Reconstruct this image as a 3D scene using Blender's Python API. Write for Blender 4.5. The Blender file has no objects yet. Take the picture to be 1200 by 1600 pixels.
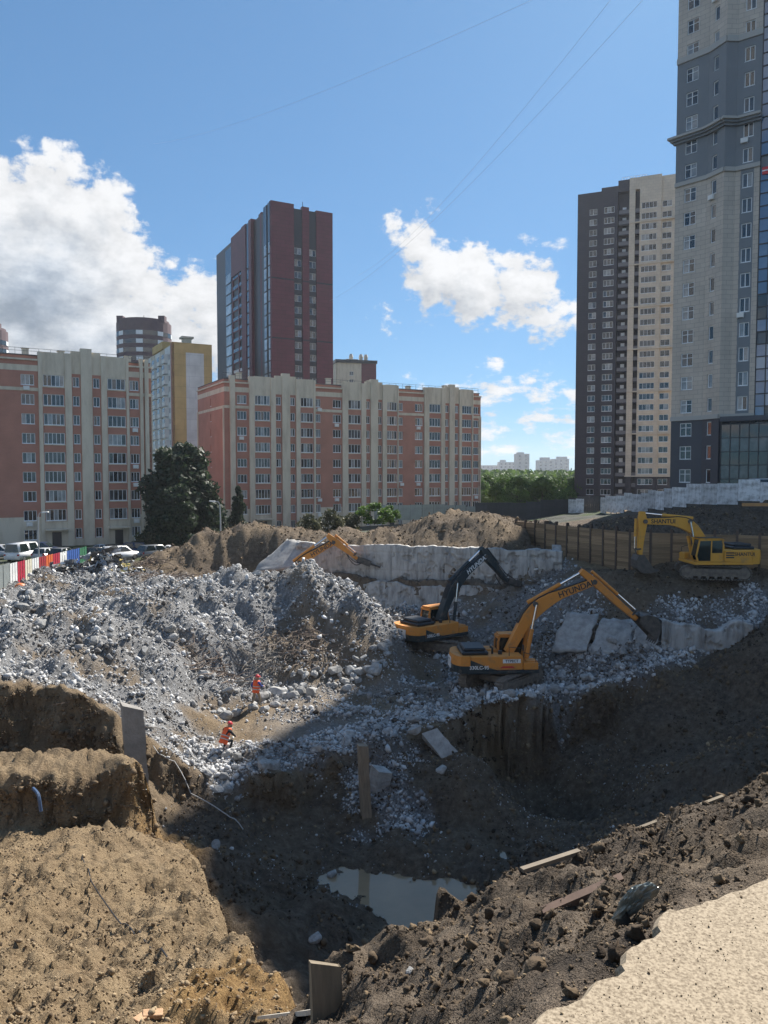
import bpy, bmesh, math, random
import numpy as np
from mathutils import Vector, Matrix

# ------------------------------------------------------------------ camera, sky, sun, exposure
scene = bpy.context.scene
col = scene.collection
H = 14.0                               # camera height over the site datum
F = 1200.0                             # focal length in photo pixels (photo is 1200 x 1600)
PITCH = math.atan(60 / F)              # camera looks slightly down
CP, SP = math.cos(PITCH), math.sin(PITCH)
cam_d = bpy.data.cameras.new('camera')
cam = bpy.data.objects.new('camera', cam_d); col.objects.link(cam)
cam.location = (0, 0, H); cam.rotation_euler = (math.pi / 2 - PITCH, 0, 0)
cam_d.sensor_fit = 'HORIZONTAL'; cam_d.sensor_width = 36; cam_d.lens = 36.0 * F / 1200
cam_d.clip_start = 0.1; cam_d.clip_end = 9000
scene.camera = cam
SUN_AZ, SUN_EL = math.radians(33.5), math.radians(44)
scene.view_settings.view_transform = 'Standard'; scene.view_settings.look = 'None'
scene.view_settings.gamma = 1.0; scene.view_settings.exposure = 1.0
scene.view_settings.use_curve_mapping = False

def W(px, py, d):
    """photo pixel + distance ahead -> world point"""
    cx, cy = (px - 600) / F, (800 - py) / F
    t = d / (CP + cy * SP)
    return Vector((t * cx, d, H + t * (cy * CP - SP)))

def direc(px, py):
    cx, cy = (px - 600) / F, (800 - py) / F
    v = Vector((cx, CP + cy * SP, cy * CP - SP)).normalized()
    return math.atan2(v.x, v.y), math.asin(v.z)

world = bpy.data.worlds.new('World'); scene.world = world; world.use_nodes = True
world.cycles.sampling_method = 'MANUAL'; world.cycles.sample_map_resolution = 512
def build_world():
    nt = world.node_tree; N = nt.nodes; L = nt.links; N.clear()
    # node group: cloud thickness for an (azimuth, elevation) vector
    g = bpy.data.node_groups.new('cloud_field', 'ShaderNodeTree')
    g.interface.new_socket('V', in_out='INPUT', socket_type='NodeSocketVector')
    g.interface.new_socket('D', in_out='OUTPUT', socket_type='NodeSocketFloat')
    gi = g.nodes.new('NodeGroupInput'); go = g.nodes.new('NodeGroupOutput')
    def node(t, **k):
        n = g.nodes.new(t)
        for a, b in k.items(): setattr(n, a, b)
        return n
    def math_(op, a, b=None, c=None, tree=g):
        n = tree.nodes.new('ShaderNodeMath'); n.operation = op
        for i, v in enumerate((a, b, c)):
            if v is None: continue
            if isinstance(v, (int, float)): n.inputs[i].default_value = v
            else: tree.links.new(v, n.inputs[i])
        return n.outputs[0]
    # domain warp
    wn = node('ShaderNodeTexNoise'); wn.inputs['Scale'].default_value = 9; wn.inputs['Detail'].default_value = 5
    wn.inputs['Roughness'].default_value = .6
    g.links.new(gi.outputs[0], wn.inputs['Vector'])
    ws = node('ShaderNodeVectorMath', operation='SUBTRACT'); g.links.new(wn.outputs['Color'], ws.inputs[0]); ws.inputs[1].default_value = (.5, .5, .5)
    wm = node('ShaderNodeVectorMath', operation='MULTIPLY_ADD'); g.links.new(ws.outputs[0], wm.inputs[0]); wm.inputs[1].default_value = (.07, .05, 0)
    g.links.new(gi.outputs[0], wm.inputs[2])
    blobs = []
    def b(px, py, rx, ry):
        a, e = direc(px, py); blobs.append((a, e, rx / 1300, ry / 1300))
    # tall cumulus at the left
    for q in ((70, 300, 75, 70), (-30, 330, 120, 100), (130, 345, 90, 75), (185, 410, 70, 85), (60, 430, 190, 150), (235, 465, 70, 65),
              (290, 480, 60, 75), (335, 490, 55, 70), (345, 540, 70, 60), (250, 540, 130, 90), (150, 520, 220, 110), (-120, 380, 200, 180), (10, 520, 200, 90)): b(*q)
    # middle cumulus
    for q in ((620, 345, 24, 26), (645, 380, 45, 45), (680, 425, 62, 62), (735, 440, 85, 72), (790, 400, 52, 34), (815, 440, 60, 66), (760, 487, 90, 30),
              (860, 490, 48, 36), (850, 378, 24, 13), (905, 500, 50, 30), (690, 490, 30, 15), (670, 360, 12, 22)): b(*q)
    # small one and low strips
    for q in ((597, 501, 23, 14), (780, 593, 62, 17), (720, 607, 70, 9), (820, 616, 130, 21), (960, 612, 130, 20), (755, 656, 65, 18), (845, 657, 75, 16),
              (765, 678, 28, 14), (850, 692, 140, 15), (560, 700, 300, 15)): b(*q)
    acc = None
    for a, e, ra, re in blobs:
        m = node('ShaderNodeVectorMath', operation='MULTIPLY_ADD'); g.links.new(wm.outputs[0], m.inputs[0])
        m.inputs[1].default_value = (1 / ra, 1 / re, 0); m.inputs[2].default_value = (-a / ra, -e / re, 0)
        ln = node('ShaderNodeVectorMath', operation='LENGTH'); g.links.new(m.outputs[0], ln.inputs[0])
        v = math_('MULTIPLY', math_('SUBTRACT', ln.outputs['Value'], 1.0), min(ra, re) * 17)
        if acc is None: acc = v
        else: acc = math_('SMOOTH_MIN', acc, v, 0.12)
    dens = math_('MULTIPLY', acc, -1.0)
    vn = node('ShaderNodeTexVoronoi', feature='F1'); vn.inputs['Scale'].default_value = 24
    vn.inputs['Detail'].default_value = 5; vn.inputs['Roughness'].default_value = .55; vn.normalize = True
    g.links.new(wm.outputs[0], vn.inputs['Vector'])
    nn = node('ShaderNodeTexNoise'); nn.inputs['Scale'].default_value = 26; nn.inputs['Detail'].default_value = 9; nn.inputs['Roughness'].default_value = .62
    sv = node('ShaderNodeSeparateXYZ'); g.links.new(gi.outputs[0], sv.inputs[0])
    # cloud layers are seen ever more edge-on towards the horizon
    yy = math_('ADD', sv.outputs[1], math_('MULTIPLY', math_('LOGARITHM', math_('ADD', math_('MAXIMUM', sv.outputs[1], 0.0), .05), 2.71828), .17))
    cv = node('ShaderNodeCombineXYZ'); g.links.new(sv.outputs[0], cv.inputs[0]); g.links.new(yy, cv.inputs[1])
    g.links.new(cv.outputs[0], nn.inputs['Vector'])
    d1 = math_('MULTIPLY_ADD', math_('SUBTRACT', .34, vn.outputs['Distance']), 1.3, dens)
    d2 = math_('MULTIPLY_ADD', math_('SUBTRACT', nn.outputs['Fac'], .515), 1.75, d1)
    # more of the same weather round the rest of the sky
    cn = node('ShaderNodeTexNoise'); cn.inputs['Scale'].default_value = 3.2; cn.inputs['Detail'].default_value = 1; g.links.new(gi.outputs[0], cn.inputs['Vector'])
    s3 = node('ShaderNodeSeparateXYZ'); g.links.new(gi.outputs[0], s3.inputs[0])
    away = math_('MULTIPLY', math_('SUBTRACT', math_('ABSOLUTE', s3.outputs[0]), .8), 4.0)
    low = math_('MULTIPLY_ADD', math_('ABSOLUTE', math_('SUBTRACT', s3.outputs[1], .33)), -4.0, 1.2)
    rest = math_('MINIMUM', math_('MULTIPLY', math_('SUBTRACT', cn.outputs['Fac'], .52), 14.0), math_('MINIMUM', away, low))
    d3 = math_('MAXIMUM', d2, math_('ADD', rest, math_('SUBTRACT', d2, dens)))
    g.links.new(d3, go.inputs[0])

    tc = N.new('ShaderNodeTexCoord')
    sp = N.new('ShaderNodeSeparateXYZ'); L.new(tc.outputs['Generated'], sp.inputs[0])
    az = math_('ARCTAN2', sp.outputs[0], sp.outputs[1], tree=nt); el = math_('ARCSINE', sp.outputs[2], tree=nt)
    cb = N.new('ShaderNodeCombineXYZ'); L.new(az, cb.inputs[0]); L.new(el, cb.inputs[1])
    g1 = N.new('ShaderNodeGroup'); g1.node_tree = g; L.new(cb.outputs[0], g1.inputs[0])
    off = N.new('ShaderNodeVectorMath'); off.operation = 'ADD'; L.new(cb.outputs[0], off.inputs[0]); off.inputs[1].default_value = (.012, .03, 0)
    g2 = N.new('ShaderNodeGroup'); g2.node_tree = g; L.new(off.outputs[0], g2.inputs[0])
    mr = N.new('ShaderNodeMapRange'); mr.interpolation_type = 'SMOOTHSTEP'; L.new(g1.outputs[0], mr.inputs[0])
    mr.inputs[1].default_value = .0; mr.inputs[2].default_value = .34
    # shade: thick parts grey, parts with cloud between them and the sun greyer
    th = N.new('ShaderNodeMapRange'); th.interpolation_type = 'SMOOTHSTEP'; L.new(g2.outputs[0], th.inputs[0])
    th.inputs[1].default_value = .1; th.inputs[2].default_value = 2.3
    cr = N.new('ShaderNodeValToRGB'); L.new(th.outputs[0], cr.inputs[0])
    cr.color_ramp.elements[0].position = 0; cr.color_ramp.elements[0].color = (.92, .93, .95, 1)
    cr.color_ramp.elements[1].position = 1; cr.color_ramp.elements[1].color = (.36, .45, .57, 1)
    e = cr.color_ramp.elements.new(.5); e.color = (.66, .72, .80, 1)
    sky = N.new('ShaderNodeTexSky'); sky.sky_type = 'NISHITA'; sky.sun_disc = False
    sky.sun_elevation = SUN_EL; sky.sun_rotation = SUN_AZ; sky.altitude = 200
    sky.air_density = 0.85; sky.dust_density = 0.5; sky.ozone_density = 4.0
    gm = N.new('ShaderNodeGamma'); gm.inputs[1].default_value = .6; L.new(sky.outputs[0], gm.inputs[0])
    hs = N.new('ShaderNodeMix'); hs.data_type = 'RGBA'; hs.blend_type = 'MULTIPLY'; hs.inputs[0].default_value = 1; L.new(gm.outputs[0], hs.inputs[6]); hs.inputs[7].default_value = (.52, .86, 1.14, 1)
    bg = N.new('ShaderNodeBackground'); L.new(hs.outputs[2], bg.inputs[0]); bg.inputs[1].default_value = SKY
    rl = N.new('ShaderNodeMapRange'); L.new(math_('SUBTRACT', g1.outputs[0], g2.outputs[0], tree=nt), rl.inputs[0])
    rl.inputs[1].default_value = -.7; rl.inputs[2].default_value = .7; rl.inputs[3].default_value = .80; rl.inputs[4].default_value = 1.16
    sh = N.new('ShaderNodeVectorMath'); sh.operation = 'SCALE'; L.new(cr.outputs[0], sh.inputs[0]); L.new(rl.outputs[0], sh.inputs['Scale'])
    bc = N.new('ShaderNodeBackground'); L.new(sh.outputs[0], bc.inputs[0]); bc.inputs[1].default_value = CLOUD
    mx = N.new('ShaderNodeMixShader'); L.new(bg.outputs[0], mx.inputs[1]); L.new(bc.outputs[0], mx.inputs[2])
    L.new(mr.outputs[0], mx.inputs[0])
    out = N.new('ShaderNodeOutputWorld'); L.new(mx.outputs[0], out.inputs[0])
SKY, CLOUD = 0.112, 0.44
build_world()
sun_d = bpy.data.lights.new('sun', 'SUN'); sun_d.energy = 4.8; sun_d.angle = math.radians(.53); sun_d.color = (1, .94, .85)
sun = bpy.data.objects.new('sun', sun_d); col.objects.link(sun)
sdir = Vector((math.sin(SUN_AZ) * math.cos(SUN_EL), math.cos(SUN_AZ) * math.cos(SUN_EL), math.sin(SUN_EL)))
sun.rotation_euler = sdir.to_track_quat('Z', 'Y').to_euler(); sun.location = (60, 60, 120)

# ------------------------------------------------------------------ helpers
rnd = random.Random(11)
nprng = np.random.default_rng(7)

class MB:
    """collects geometry, links it as one mesh object"""
    def __init__(s): s.v = []; s.f = []; s.m = []
    def quad(s, a, b, c, d, m=0):
        n = len(s.v); s.v += [tuple(a), tuple(b), tuple(c), tuple(d)]; s.f.append((n, n + 1, n + 2, n + 3)); s.m.append(m)
    def poly(s, pts, m=0):
        n = len(s.v); s.v += [tuple(p) for p in pts]; s.f.append(tuple(range(n, n + len(pts)))); s.m.append(m)
    def box(s, x0, x1, y0, y1, z0, z1, m=0, mat=None):
        n = len(s.v)
        P = [Vector((x, y, z)) for z in (z0, z1) for y in (y0, y1) for x in (x0, x1)]
        if mat is not None: P = [mat @ p for p in P]
        s.v += [tuple(p) for p in P]
        for f in ((0, 2, 3, 1), (4, 5, 7, 6), (0, 1, 5, 4), (2, 6, 7, 3), (0, 4, 6, 2), (1, 3, 7, 5)):
            s.f.append(tuple(n + i for i in f)); s.m.append(m)
    def prism(s, pts, y0, y1, m=0, mat=None, mcap=None):
        """polygon in x,z (counter-clockwise seen from -y) extruded along y"""
        n = len(s.v); k = len(pts)
        P = [Vector((p[0], y0, p[1])) for p in pts] + [Vector((p[0], y1, p[1])) for p in pts]
        if mat is not None: P = [mat @ p for p in P]
        s.v += [tuple(p) for p in P]
        c = m if mcap is None else mcap
        s.f.append(tuple(n + i for i in range(k))); s.m.append(c)
        s.f.append(tuple(n + k + i for i in reversed(range(k)))); s.m.append(c)
        for i in range(k):
            j = (i + 1) % k
            s.f.append((n + i, n + k + i, n + k + j, n + j)); s.m.append(m)
    def tube(s, pts, r, k=8, m=0, caps=True):
        """round bar along a polyline; r a number or a list"""
        pts = [Vector(p) for p in pts]; n0 = len(s.v)
        rs = r if isinstance(r, (list, tuple)) else [r] * len(pts)
        up = None
        for i, p in enumerate(pts):
            t = (pts[min(i + 1, len(pts) - 1)] - pts[max(i - 1, 0)]).normalized()
            if up is None:
                up = Vector((0, 0, 1)) if abs(t.z) < .9 else Vector((1, 0, 0))
            a = t.cross(up).normalized(); b_ = a.cross(t).normalized(); up = b_
            for q in range(k):
                an = 2 * math.pi * q / k
                s.v.append(tuple(p + (a * math.cos(an) + b_ * math.sin(an)) * rs[i]))
        for i in range(len(pts) - 1):
            for q in range(k):
                q2 = (q + 1) % k
                s.f.append((n0 + i * k + q, n0 + (i + 1) * k + q, n0 + (i + 1) * k + q2, n0 + i * k + q2)); s.m.append(m)
        if caps:
            s.f.append(tuple(n0 + q for q in range(k))); s.m.append(m)
            e = n0 + (len(pts) - 1) * k
            s.f.append(tuple(e + q for q in reversed(range(k)))); s.m.append(m)
    def mesh(s, name, mats, smooth=False):
        me = bpy.data.meshes.new(name)
        me.from_pydata(s.v, [], s.f)
        for mt in (mats if isinstance(mats, (list, tuple)) else [mats]): me.materials.append(mt)
        me.polygons.foreach_set('material_index', s.m)
        if smooth: me.polygons.foreach_set('use_smooth', [True] * len(s.f))
        me.update(); return me
    def build(s, name, mats, parent=None, smooth=False, bevel=0, loc=None):
        me = s.mesh(name, mats, smooth)
        if bevel:
            bm = bmesh.new(); bm.from_mesh(me)
            bmesh.ops.remove_doubles(bm, verts=bm.verts, dist=1e-4)
            bmesh.ops.recalc_face_normals(bm, faces=bm.faces)
            bmesh.ops.bevel(bm, geom=[e for e in bm.edges if e.is_manifold and e.calc_face_angle(0) > .5], offset=bevel, segments=1, affect='EDGES', clamp_overlap=True)
            bm.to_mesh(me); bm.free()
        return link(name, me, parent, loc)

def link(name, data, parent=None, loc=None):
    o = bpy.data.objects.new(name, data); col.objects.link(o)
    if parent is not None: o.parent = parent
    if loc is not None: o.location = loc
    return o
def tag(o, label=None, cat=None, group=None, kind=None):
    if label: o['label'] = label
    if cat: o['category'] = cat
    if group: o['group'] = group
    if kind: o['kind'] = kind
    return o
def empty(name, loc=(0, 0, 0), rz=0):
    o = link(name, None); o.location = loc; o.rotation_euler = (0, 0, rz); o.empty_display_size = .3
    return o
KIDS = {}
def copy_tree(o, parent=None):
    c = o.copy(); col.objects.link(c)
    if parent is not None: c.parent = parent
    for ch in list(o.children): copy_tree(ch, c)
    return c

def raw_mesh(name, verts, faces, mats, attr=None, smooth=False):
    """numpy arrays (all faces of one size) -> mesh, quickly"""
    me = bpy.data.meshes.new(name); k = faces.shape[1]
    me.vertices.add(len(verts)); me.vertices.foreach_set('co', np.ascontiguousarray(verts, np.float32).ravel())
    me.loops.add(faces.size); me.loops.foreach_set('vertex_index', np.ascontiguousarray(faces, np.int32).ravel())
    me.polygons.add(len(faces)); me.polygons.foreach_set('loop_start', np.arange(0, faces.size, k, dtype=np.int32))
    if smooth: me.polygons.foreach_set('use_smooth', np.ones(len(faces), bool))
    for mt in (mats if isinstance(mats, (list, tuple)) else [mats]): me.materials.append(mt)
    me.update(calc_edges=True)
    for nm, arr in (attr or {}).items():
        if arr.ndim == 2:
            a = me.attributes.new(nm, 'FLOAT_COLOR', 'POINT'); a.data.foreach_set('color', np.ascontiguousarray(arr, np.float32).ravel())
        else:
            a = me.attributes.new(nm, 'FLOAT', 'POINT'); a.data.foreach_set('value', np.ascontiguousarray(arr, np.float32))
    return me

# ------------------------------------------------------------------ materials
def mat(name, base, base2=None, scale=3.0, detail=6, rough=.85, rough2=None, metal=0, bump=0, bscale=20, bdist=.05, coord='Object', spec=.5, stretch=None, rand=0, contrast=(.35, .65)):
    m = bpy.data.materials.new(name); m.use_nodes = True
    nt = m.node_tree; N = nt.nodes; L = nt.links; bs = N['Principled BSDF']
    bs.inputs['Roughness'].default_value = rough; bs.inputs['Metallic'].default_value = metal
    bs.inputs['Specular IOR Level'].default_value = spec
    bs.inputs['Base Color'].default_value = (*base, 1)
    tc = N.new('ShaderNodeTexCoord'); vec = tc.outputs[coord]
    if stretch:
        mp = N.new('ShaderNodeMapping'); mp.inputs['Scale'].default_value = stretch; L.new(vec, mp.inputs[0]); vec = mp.outputs[0]
    csock = None
    if base2 is not None:
        n = N.new('ShaderNodeTexNoise'); n.inputs['Scale'].default_value = scale; n.inputs['Detail'].default_value = detail; n.inputs['Roughness'].default_value = .65
        L.new(vec, n.inputs['Vector'])
        r = N.new('ShaderNodeValToRGB'); L.new(n.outputs['Fac'], r.inputs[0])
        r.color_ramp.elements[0].position = contrast[0]; r.color_ramp.elements[0].color = (*base, 1)
        r.color_ramp.elements[1].position = contrast[1]; r.color_ramp.elements[1].color = (*base2, 1)
        csock = r.outputs[0]
        if rough2 is not None:
            mr = N.new('ShaderNodeMapRange'); L.new(n.outputs['Fac'], mr.inputs[0]); mr.inputs[3].default_value = rough; mr.inputs[4].default_value = rough2
            L.new(mr.outputs[0], bs.inputs['Roughness'])
    if rand:
        oi = N.new('ShaderNodeObjectInfo'); hv = N.new('ShaderNodeHueSaturation')
        mr = N.new('ShaderNodeMapRange'); L.new(oi.outputs['Random'], mr.inputs[0]); mr.inputs[3].default_value = 1 - rand; mr.inputs[4].default_value = 1 + rand
        L.new(mr.outputs[0], hv.inputs['Value'])
        if csock is not None: L.new(csock, hv.inputs['Color'])
        else: hv.inputs['Color'].default_value = (*base, 1)
        csock = hv.outputs[0]
    if csock is not None: L.new(csock, bs.inputs['Base Color'])
    if bump:
        n2 = N.new('ShaderNodeTexNoise'); n2.inputs['Scale'].default_value = bscale; n2.inputs['Detail'].default_value = 8; n2.inputs['Roughness'].default_value = .65
        L.new(vec, n2.inputs['Vector'])
        bp = N.new('ShaderNodeBump'); bp.inputs['Strength'].default_value = bump; bp.inputs['Distance'].default_value = bdist
        L.new(n2.outputs['Fac'], bp.inputs['Height']); L.new(bp.outputs[0], bs.inputs['Normal'])
    return m
# ------------------------------------------------------------------ terrain
def _hash(ix, iy, iz, seed):
    h = (ix.astype(np.int64) * 374761393 + iy.astype(np.int64) * 668265263 + iz.astype(np.int64) * 2147483647 + seed * 974711) & 0xFFFFFFFF
    h = ((h ^ (h >> 13)) * 1274126177) & 0xFFFFFFFF
    h = ((h ^ (h >> 16)) * 2246822519) & 0xFFFFFFFF
    return ((h ^ (h >> 15)) & 0xFFFFFF) / float(0xFFFFFF)
def vnoise(x, y, seed=0):
    ix = np.floor(x); iy = np.floor(y); fx = x - ix; fy = y - iy
    ix = ix.astype(np.int64); iy = iy.astype(np.int64); z = np.zeros_like(ix)
    u = fx * fx * fx * (fx * (fx * 6 - 15) + 10); v = fy * fy * fy * (fy * (fy * 6 - 15) + 10)
    a = _hash(ix, iy, z, seed); b = _hash(ix + 1, iy, z, seed); c = _hash(ix, iy + 1, z, seed); d = _hash(ix + 1, iy + 1, z, seed)
    return (a * (1 - u) + b * u) * (1 - v) + (c * (1 - u) + d * u) * v * 1.0 - .5
def fbm(x, y, oct=5, seed=0, gain=.5, ridged=False):
    r = np.zeros_like(x); a = 1.0; c, s = math.cos(.6), math.sin(.6)
    for i in range(oct):
        n = vnoise(x, y, seed + i * 17)
        r += a * ((.25 - np.abs(n)) * 1.6 if ridged else n)
        x, y = (c * x - s * y) * 2.03 + 11.3, (s * x + c * y) * 2.03 - 7.1; a *= gain
    return r
def tps_fit(pts, lam=.02):
    P = np.array(pts, float); n = len(P); xy = P[:, :2]; z = P[:, 2]
    d2 = ((xy[:, None] - xy[None]) ** 2).sum(-1)
    K = np.where(d2 > 0, .5 * d2 * np.log(d2 + 1e-12), 0) + lam * np.eye(n) * 20
    Q = np.hstack([np.ones((n, 1)), xy]); A = np.zeros((n + 3, n + 3)); A[:n, :n] = K; A[:n, n:] = Q; A[n:, :n] = Q.T
    s = np.linalg.solve(A, np.concatenate([z, np.zeros(3)]))
    lo, hi = z.min() - .8, z.max() + .8
    def ev(x, y):
        r = s[n] + s[n + 1] * x + s[n + 2] * y
        for i in range(n):
            q = (x - xy[i, 0]) ** 2 + (y - xy[i, 1]) ** 2
            r = r + s[i] * .5 * q * np.log(q + 1e-12)
        return np.clip(r, lo, hi)
    return ev
def pz(px, py, d):
    p = W(px, py, d); return (p.x, p.y, p.z - H)
def sdf(poly, x, y):
    """signed distance to a closed polygon, positive inside"""
    poly = np.array(poly, float); n = len(poly)
    d = np.full(x.shape, 1e18); ins = np.zeros(x.shape, bool)
    for i in range(n):
        a = poly[i]; b = poly[(i + 1) % n]; e = b - a
        t = np.clip(((x - a[0]) * e[0] + (y - a[1]) * e[1]) / (e @ e), 0, 1)
        d = np.minimum(d, (x - a[0] - t * e[0]) ** 2 + (y - a[1] - t * e[1]) ** 2)
        c = (a[1] > y) != (b[1] > y)
        with np.errstate(divide='ignore', invalid='ignore'):
            xi = a[0] + (y - a[1]) / (b[1] - a[1] + 1e-12) * e[0]
        ins ^= c & (x < xi)
    d = np.sqrt(d); return np.where(ins, d, -d)
def sm(d, w):
    t = np.clip(d / w + .5, 0, 1); return t * t * (3 - 2 * t)

# U: dig floor, rubble plateau and heap, right-hand bench
U_pts = [pz(*p) for p in (
    (0, 1080, 32.5), (100, 1085, 32.5), (190, 1098, 32), (0, 1000, 42), (100, 1005, 42), (190, 1010, 42.5), (230, 1060, 40), (270, 1040, 44), (300, 1000, 47),
    (0, 935, 55), (100, 920, 57), (200, 925, 57), (300, 918, 57), (400, 895, 57.5), (470, 889, 57.5), (530, 905, 56.5),
    (575, 950, 54.5), (605, 985, 53), (622, 1015, 51.5), (400, 1000, 50.5), (480, 985, 51.5), (540, 1020, 50.5), (330, 1060, 45.5), (420, 1060, 47.5),
    (0, 900, 66), (100, 893, 66), (200, 890, 66), (300, 890, 68), (-200, 950, 55), (-200, 1080, 33), (-200, 910, 66),
    (600, 965, 63), (720, 972, 60.5), (800, 985, 58), (870, 965, 57),
    (1000, 1040, 47), (1100, 1008, 49.5), (920, 1062, 46), (1180, 988, 51), (1000, 980, 50.5), (1100, 955, 53), (1000, 925, 54), (1100, 915, 55), (1200, 912, 55), (900, 905, 59), (960, 893, 60),
    (880, 1000, 52), (1300, 960, 52), (1300, 902, 56), (1000, 885, 62), (860, 880, 66))]
FL = -13.4
U_pts += [(-9, 40.5, FL), (-8.6, 36, FL), (-7.2, 43.4, FL), (-5, 38, FL), (-4, 46.4, FL), (-1.5, 48.5, FL), (1.2, 51.5, FL), (2.5, 57, FL), (3.4, 53.5, FL), (5, 56, FL), (0, 42, FL), (3, 46, FL), (6, 49, FL), (9, 47.5, FL),
          (8, 53, FL + .1), (4, 61, -12.6), (-3, 63, FL + .6), (-9, 64.5, FL + .4), (11, 50, -12.9), (3, 41, FL), (-9, 34, FL)]
U_f = tps_fit(U_pts)
# L: lower pit
L_pts = [pz(*p) for p in (
    (-100, 1210, 31), (0, 1205, 31), (100, 1212, 31), (200, 1225, 31), (300, 1285, 31.5), (400, 1320, 31), (350, 1275, 32.2), (500, 1340, 31.3), (450, 1400, 27), (560, 1400, 28.5), (450, 1300, 33), (575, 1288, 34),
    (800, 1345, 31.5), (850, 1380, 29), (900, 1335, 31), (1000, 1290, 32), (1000, 1210, 38), (1200, 1190, 34), (1100, 1160, 40), (1200, 1110, 41),
    (1200, 985, 46), (1150, 1022, 45.5), (1100, 1080, 43.8), (1050, 1115, 43), (1300, 960, 46), (1300, 1100, 38),
     (1000, 1165, 42.3), (920, 1190, 42.5), (1000, 1110, 44), (1100, 1040, 47.5),
    (690, 1165, 38.6), (750, 1200, 36.6), (835, 1288, 34), (700, 1250, 35), (620, 1230, 35.6), (660, 1310, 33))]
L_pts += [(8, 39.3, -18.6), (9.8, 38.4, -18.8), (6.4, 40.3, -17.8), (11, 40, -17.5), (8.6, 41.4, -18.2), (1.3, 31.4, -15.75), (3.5, 31.6, -15.6), (0.2, 27, -16.7), (3, 28.5, -16.7), (4.6, 30, -15.8), (5, 27.5, -15.6), (6.5, 29, -15.2), (6, 31, -15.3), (1.5, 29, -16.7), (-1.2, 30.2, -16.35), (-2.6, 30, -16.15), (-1.5, 26, -15.6), (4.5, 25, -16.5), (0, 22, -15.5),
          (0, 10, -10), (0, 16, -13), (5, 10, -10), (5, 18, -14), (12, 15, -11), (3, 24, -16.2), (12, 25, -14), (-3, 22, -14.6), (-2, 18, -13.2), (-9, 27, -13.5), (-6.5, 28.5, -13.9)]
L_f = tps_fit(L_pts, .01)
# S: sunny slope at the left, rising to the camera's side
S_pts = [pz(*p) for p in ((-150, 1300, 26), (0, 1300, 26), (100, 1302, 26), (200, 1306, 26.5), (0, 1320, 24), (0, 1450, 16), (0, 1600, 9.5), (200, 1600, 9.5), (150, 1350, 21.5), (250, 1330, 24),
    (300, 1500, 12.5), (200, 1450, 16), (350, 1402, 18.5), (400, 1452, 14), (470, 1512, 10.5), (-300, 1450, 16), (-200, 1600, 10), (430, 1590, 9), (330, 1352, 23))]
S_pts += [(-6, 4, -4.6), (-2, 4, -5), (-14, 5, -5), (-14, 14, -8.6), (-6, -2, -3), (-25, 20, -10)]
S_f = tps_fit(S_pts, .01)
# N: bank right in front of the camera
N_pts = [pz(*p) for p in ((1200, 1192, 7.6), (1000, 1292, 6.9), (770, 1396, 6.5), (600, 1478, 6.1), (510, 1530, 5.9), (420, 1610, 5.5), (700, 1600, 3.7), (850, 1500, 4.1), (1000, 1400, 4.7), (600, 1560, 4.7), (1150, 1300, 5.2), (1200, 1390, 3.3), (1000, 1500, 2.8), (880, 1595, 2.5), (500, 1700, 4))]
N_pts += [(3, 3, -1.72), (1.2, 1, -1.72), (5, 5, -2.2), (7, 9, -2.7), (10, 11, -2.7), (10, 2, -1.7), (3, -4, -1.72), (-1, 0, -3)]
N_f = tps_fit(N_pts, .002)
# M: ground beyond the walls
M_pts = [pz(*p) for p in ((260, 880, 69), (290, 854, 71.5), (340, 845, 71.8), (400, 834, 72), (450, 840, 72), (470, 850, 71.5), (330, 890, 69.2), (400, 887, 69.5), (480, 853, 70.3), (600, 858, 67.3), (700, 862, 66), (880, 864, 63.2),
    (560, 830, 73), (500, 842, 73.5), (600, 838, 72), (640, 838, 71.5), (655, 817, 72), (700, 806, 72), (740, 795, 71.5), (765, 808, 71), (790, 832, 70), (690, 852, 68.6), (600, 850, 69.3), (760, 852, 67.6), (820, 850, 69), (640, 818, 77), (720, 800, 77), (740, 799, 80), (850, 826, 84), (900, 815, 90),
    (890, 803, 110), (960, 802, 100), (1050, 795, 86), (1200, 788, 73), (1200, 838, 59.5), (1000, 830, 63), (1100, 834, 60.8), (1130, 812, 66), (1300, 785, 72), (1300, 840, 58), (820, 814, 112), (750, 814, 115),
    (0, 905, 66), (150, 890, 66), (200, 887, 72), (60, 885, 80), (200, 875, 84), (-150, 905, 68))]
M_pts += [(-32, 92, -10.4), (-45, 100, -10.5), (-60, 110, -10.7), (-30, 120, -10.6), (-18, 105, -10), (-8, 110, -9.4), (5, 125, -9), (-10, 140, -10.3), (20, 140, -9), (-60, 84, -10.3), (-22, 90, -9.8), (-10, 92, -8.7), (3, 95, -7.6), (-70, 140, -11), (40, 100, -3.5), (45, 88, -2.9), (60, 85, -2.7), (60, 120, -4), (45, 140, -7), (30, 130, -7)]
M_f = tps_fit(M_pts)

lip = np.array([(-30, 33), (-17, 32.4), (-13, 32.2), (-10.3, 31.8), (-9.7, 32.9), (-7.5, 33.2), (-5.6, 34), (-3, 35.6), (0, 37.6), (2.5, 39.2), (4.5, 41.4), (8.3, 43.4), (11.5, 44.6), (16, 45.4), (20, 48), (26, 50.5), (40, 53)], float)
POLY_M = [(-90, 61), (-34, 64), (-20, 66.5), (-12, 71.5), (-7.4, 70.6), (14.4, 62.9), (14.2, 69), (13.4, 75.2), (19.9, 61.6), (29.8, 57.4), (75, 40), (120, 47), (5000, 2000), (5000, 9000), (-5000, 9000), (-5000, 2000)]
POLY_S = [(-60, 25.8), (-17, 26), (-9, 26.8), (-7.4, 26), (-5.3, 24), (-4.2, 20), (-3.4, 18.2), (-2.5, 14.4), (-1.9, 12.4), (-.95, 10.6), (-.8, 8.4), (-.9, -8), (-60, -8)]
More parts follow.
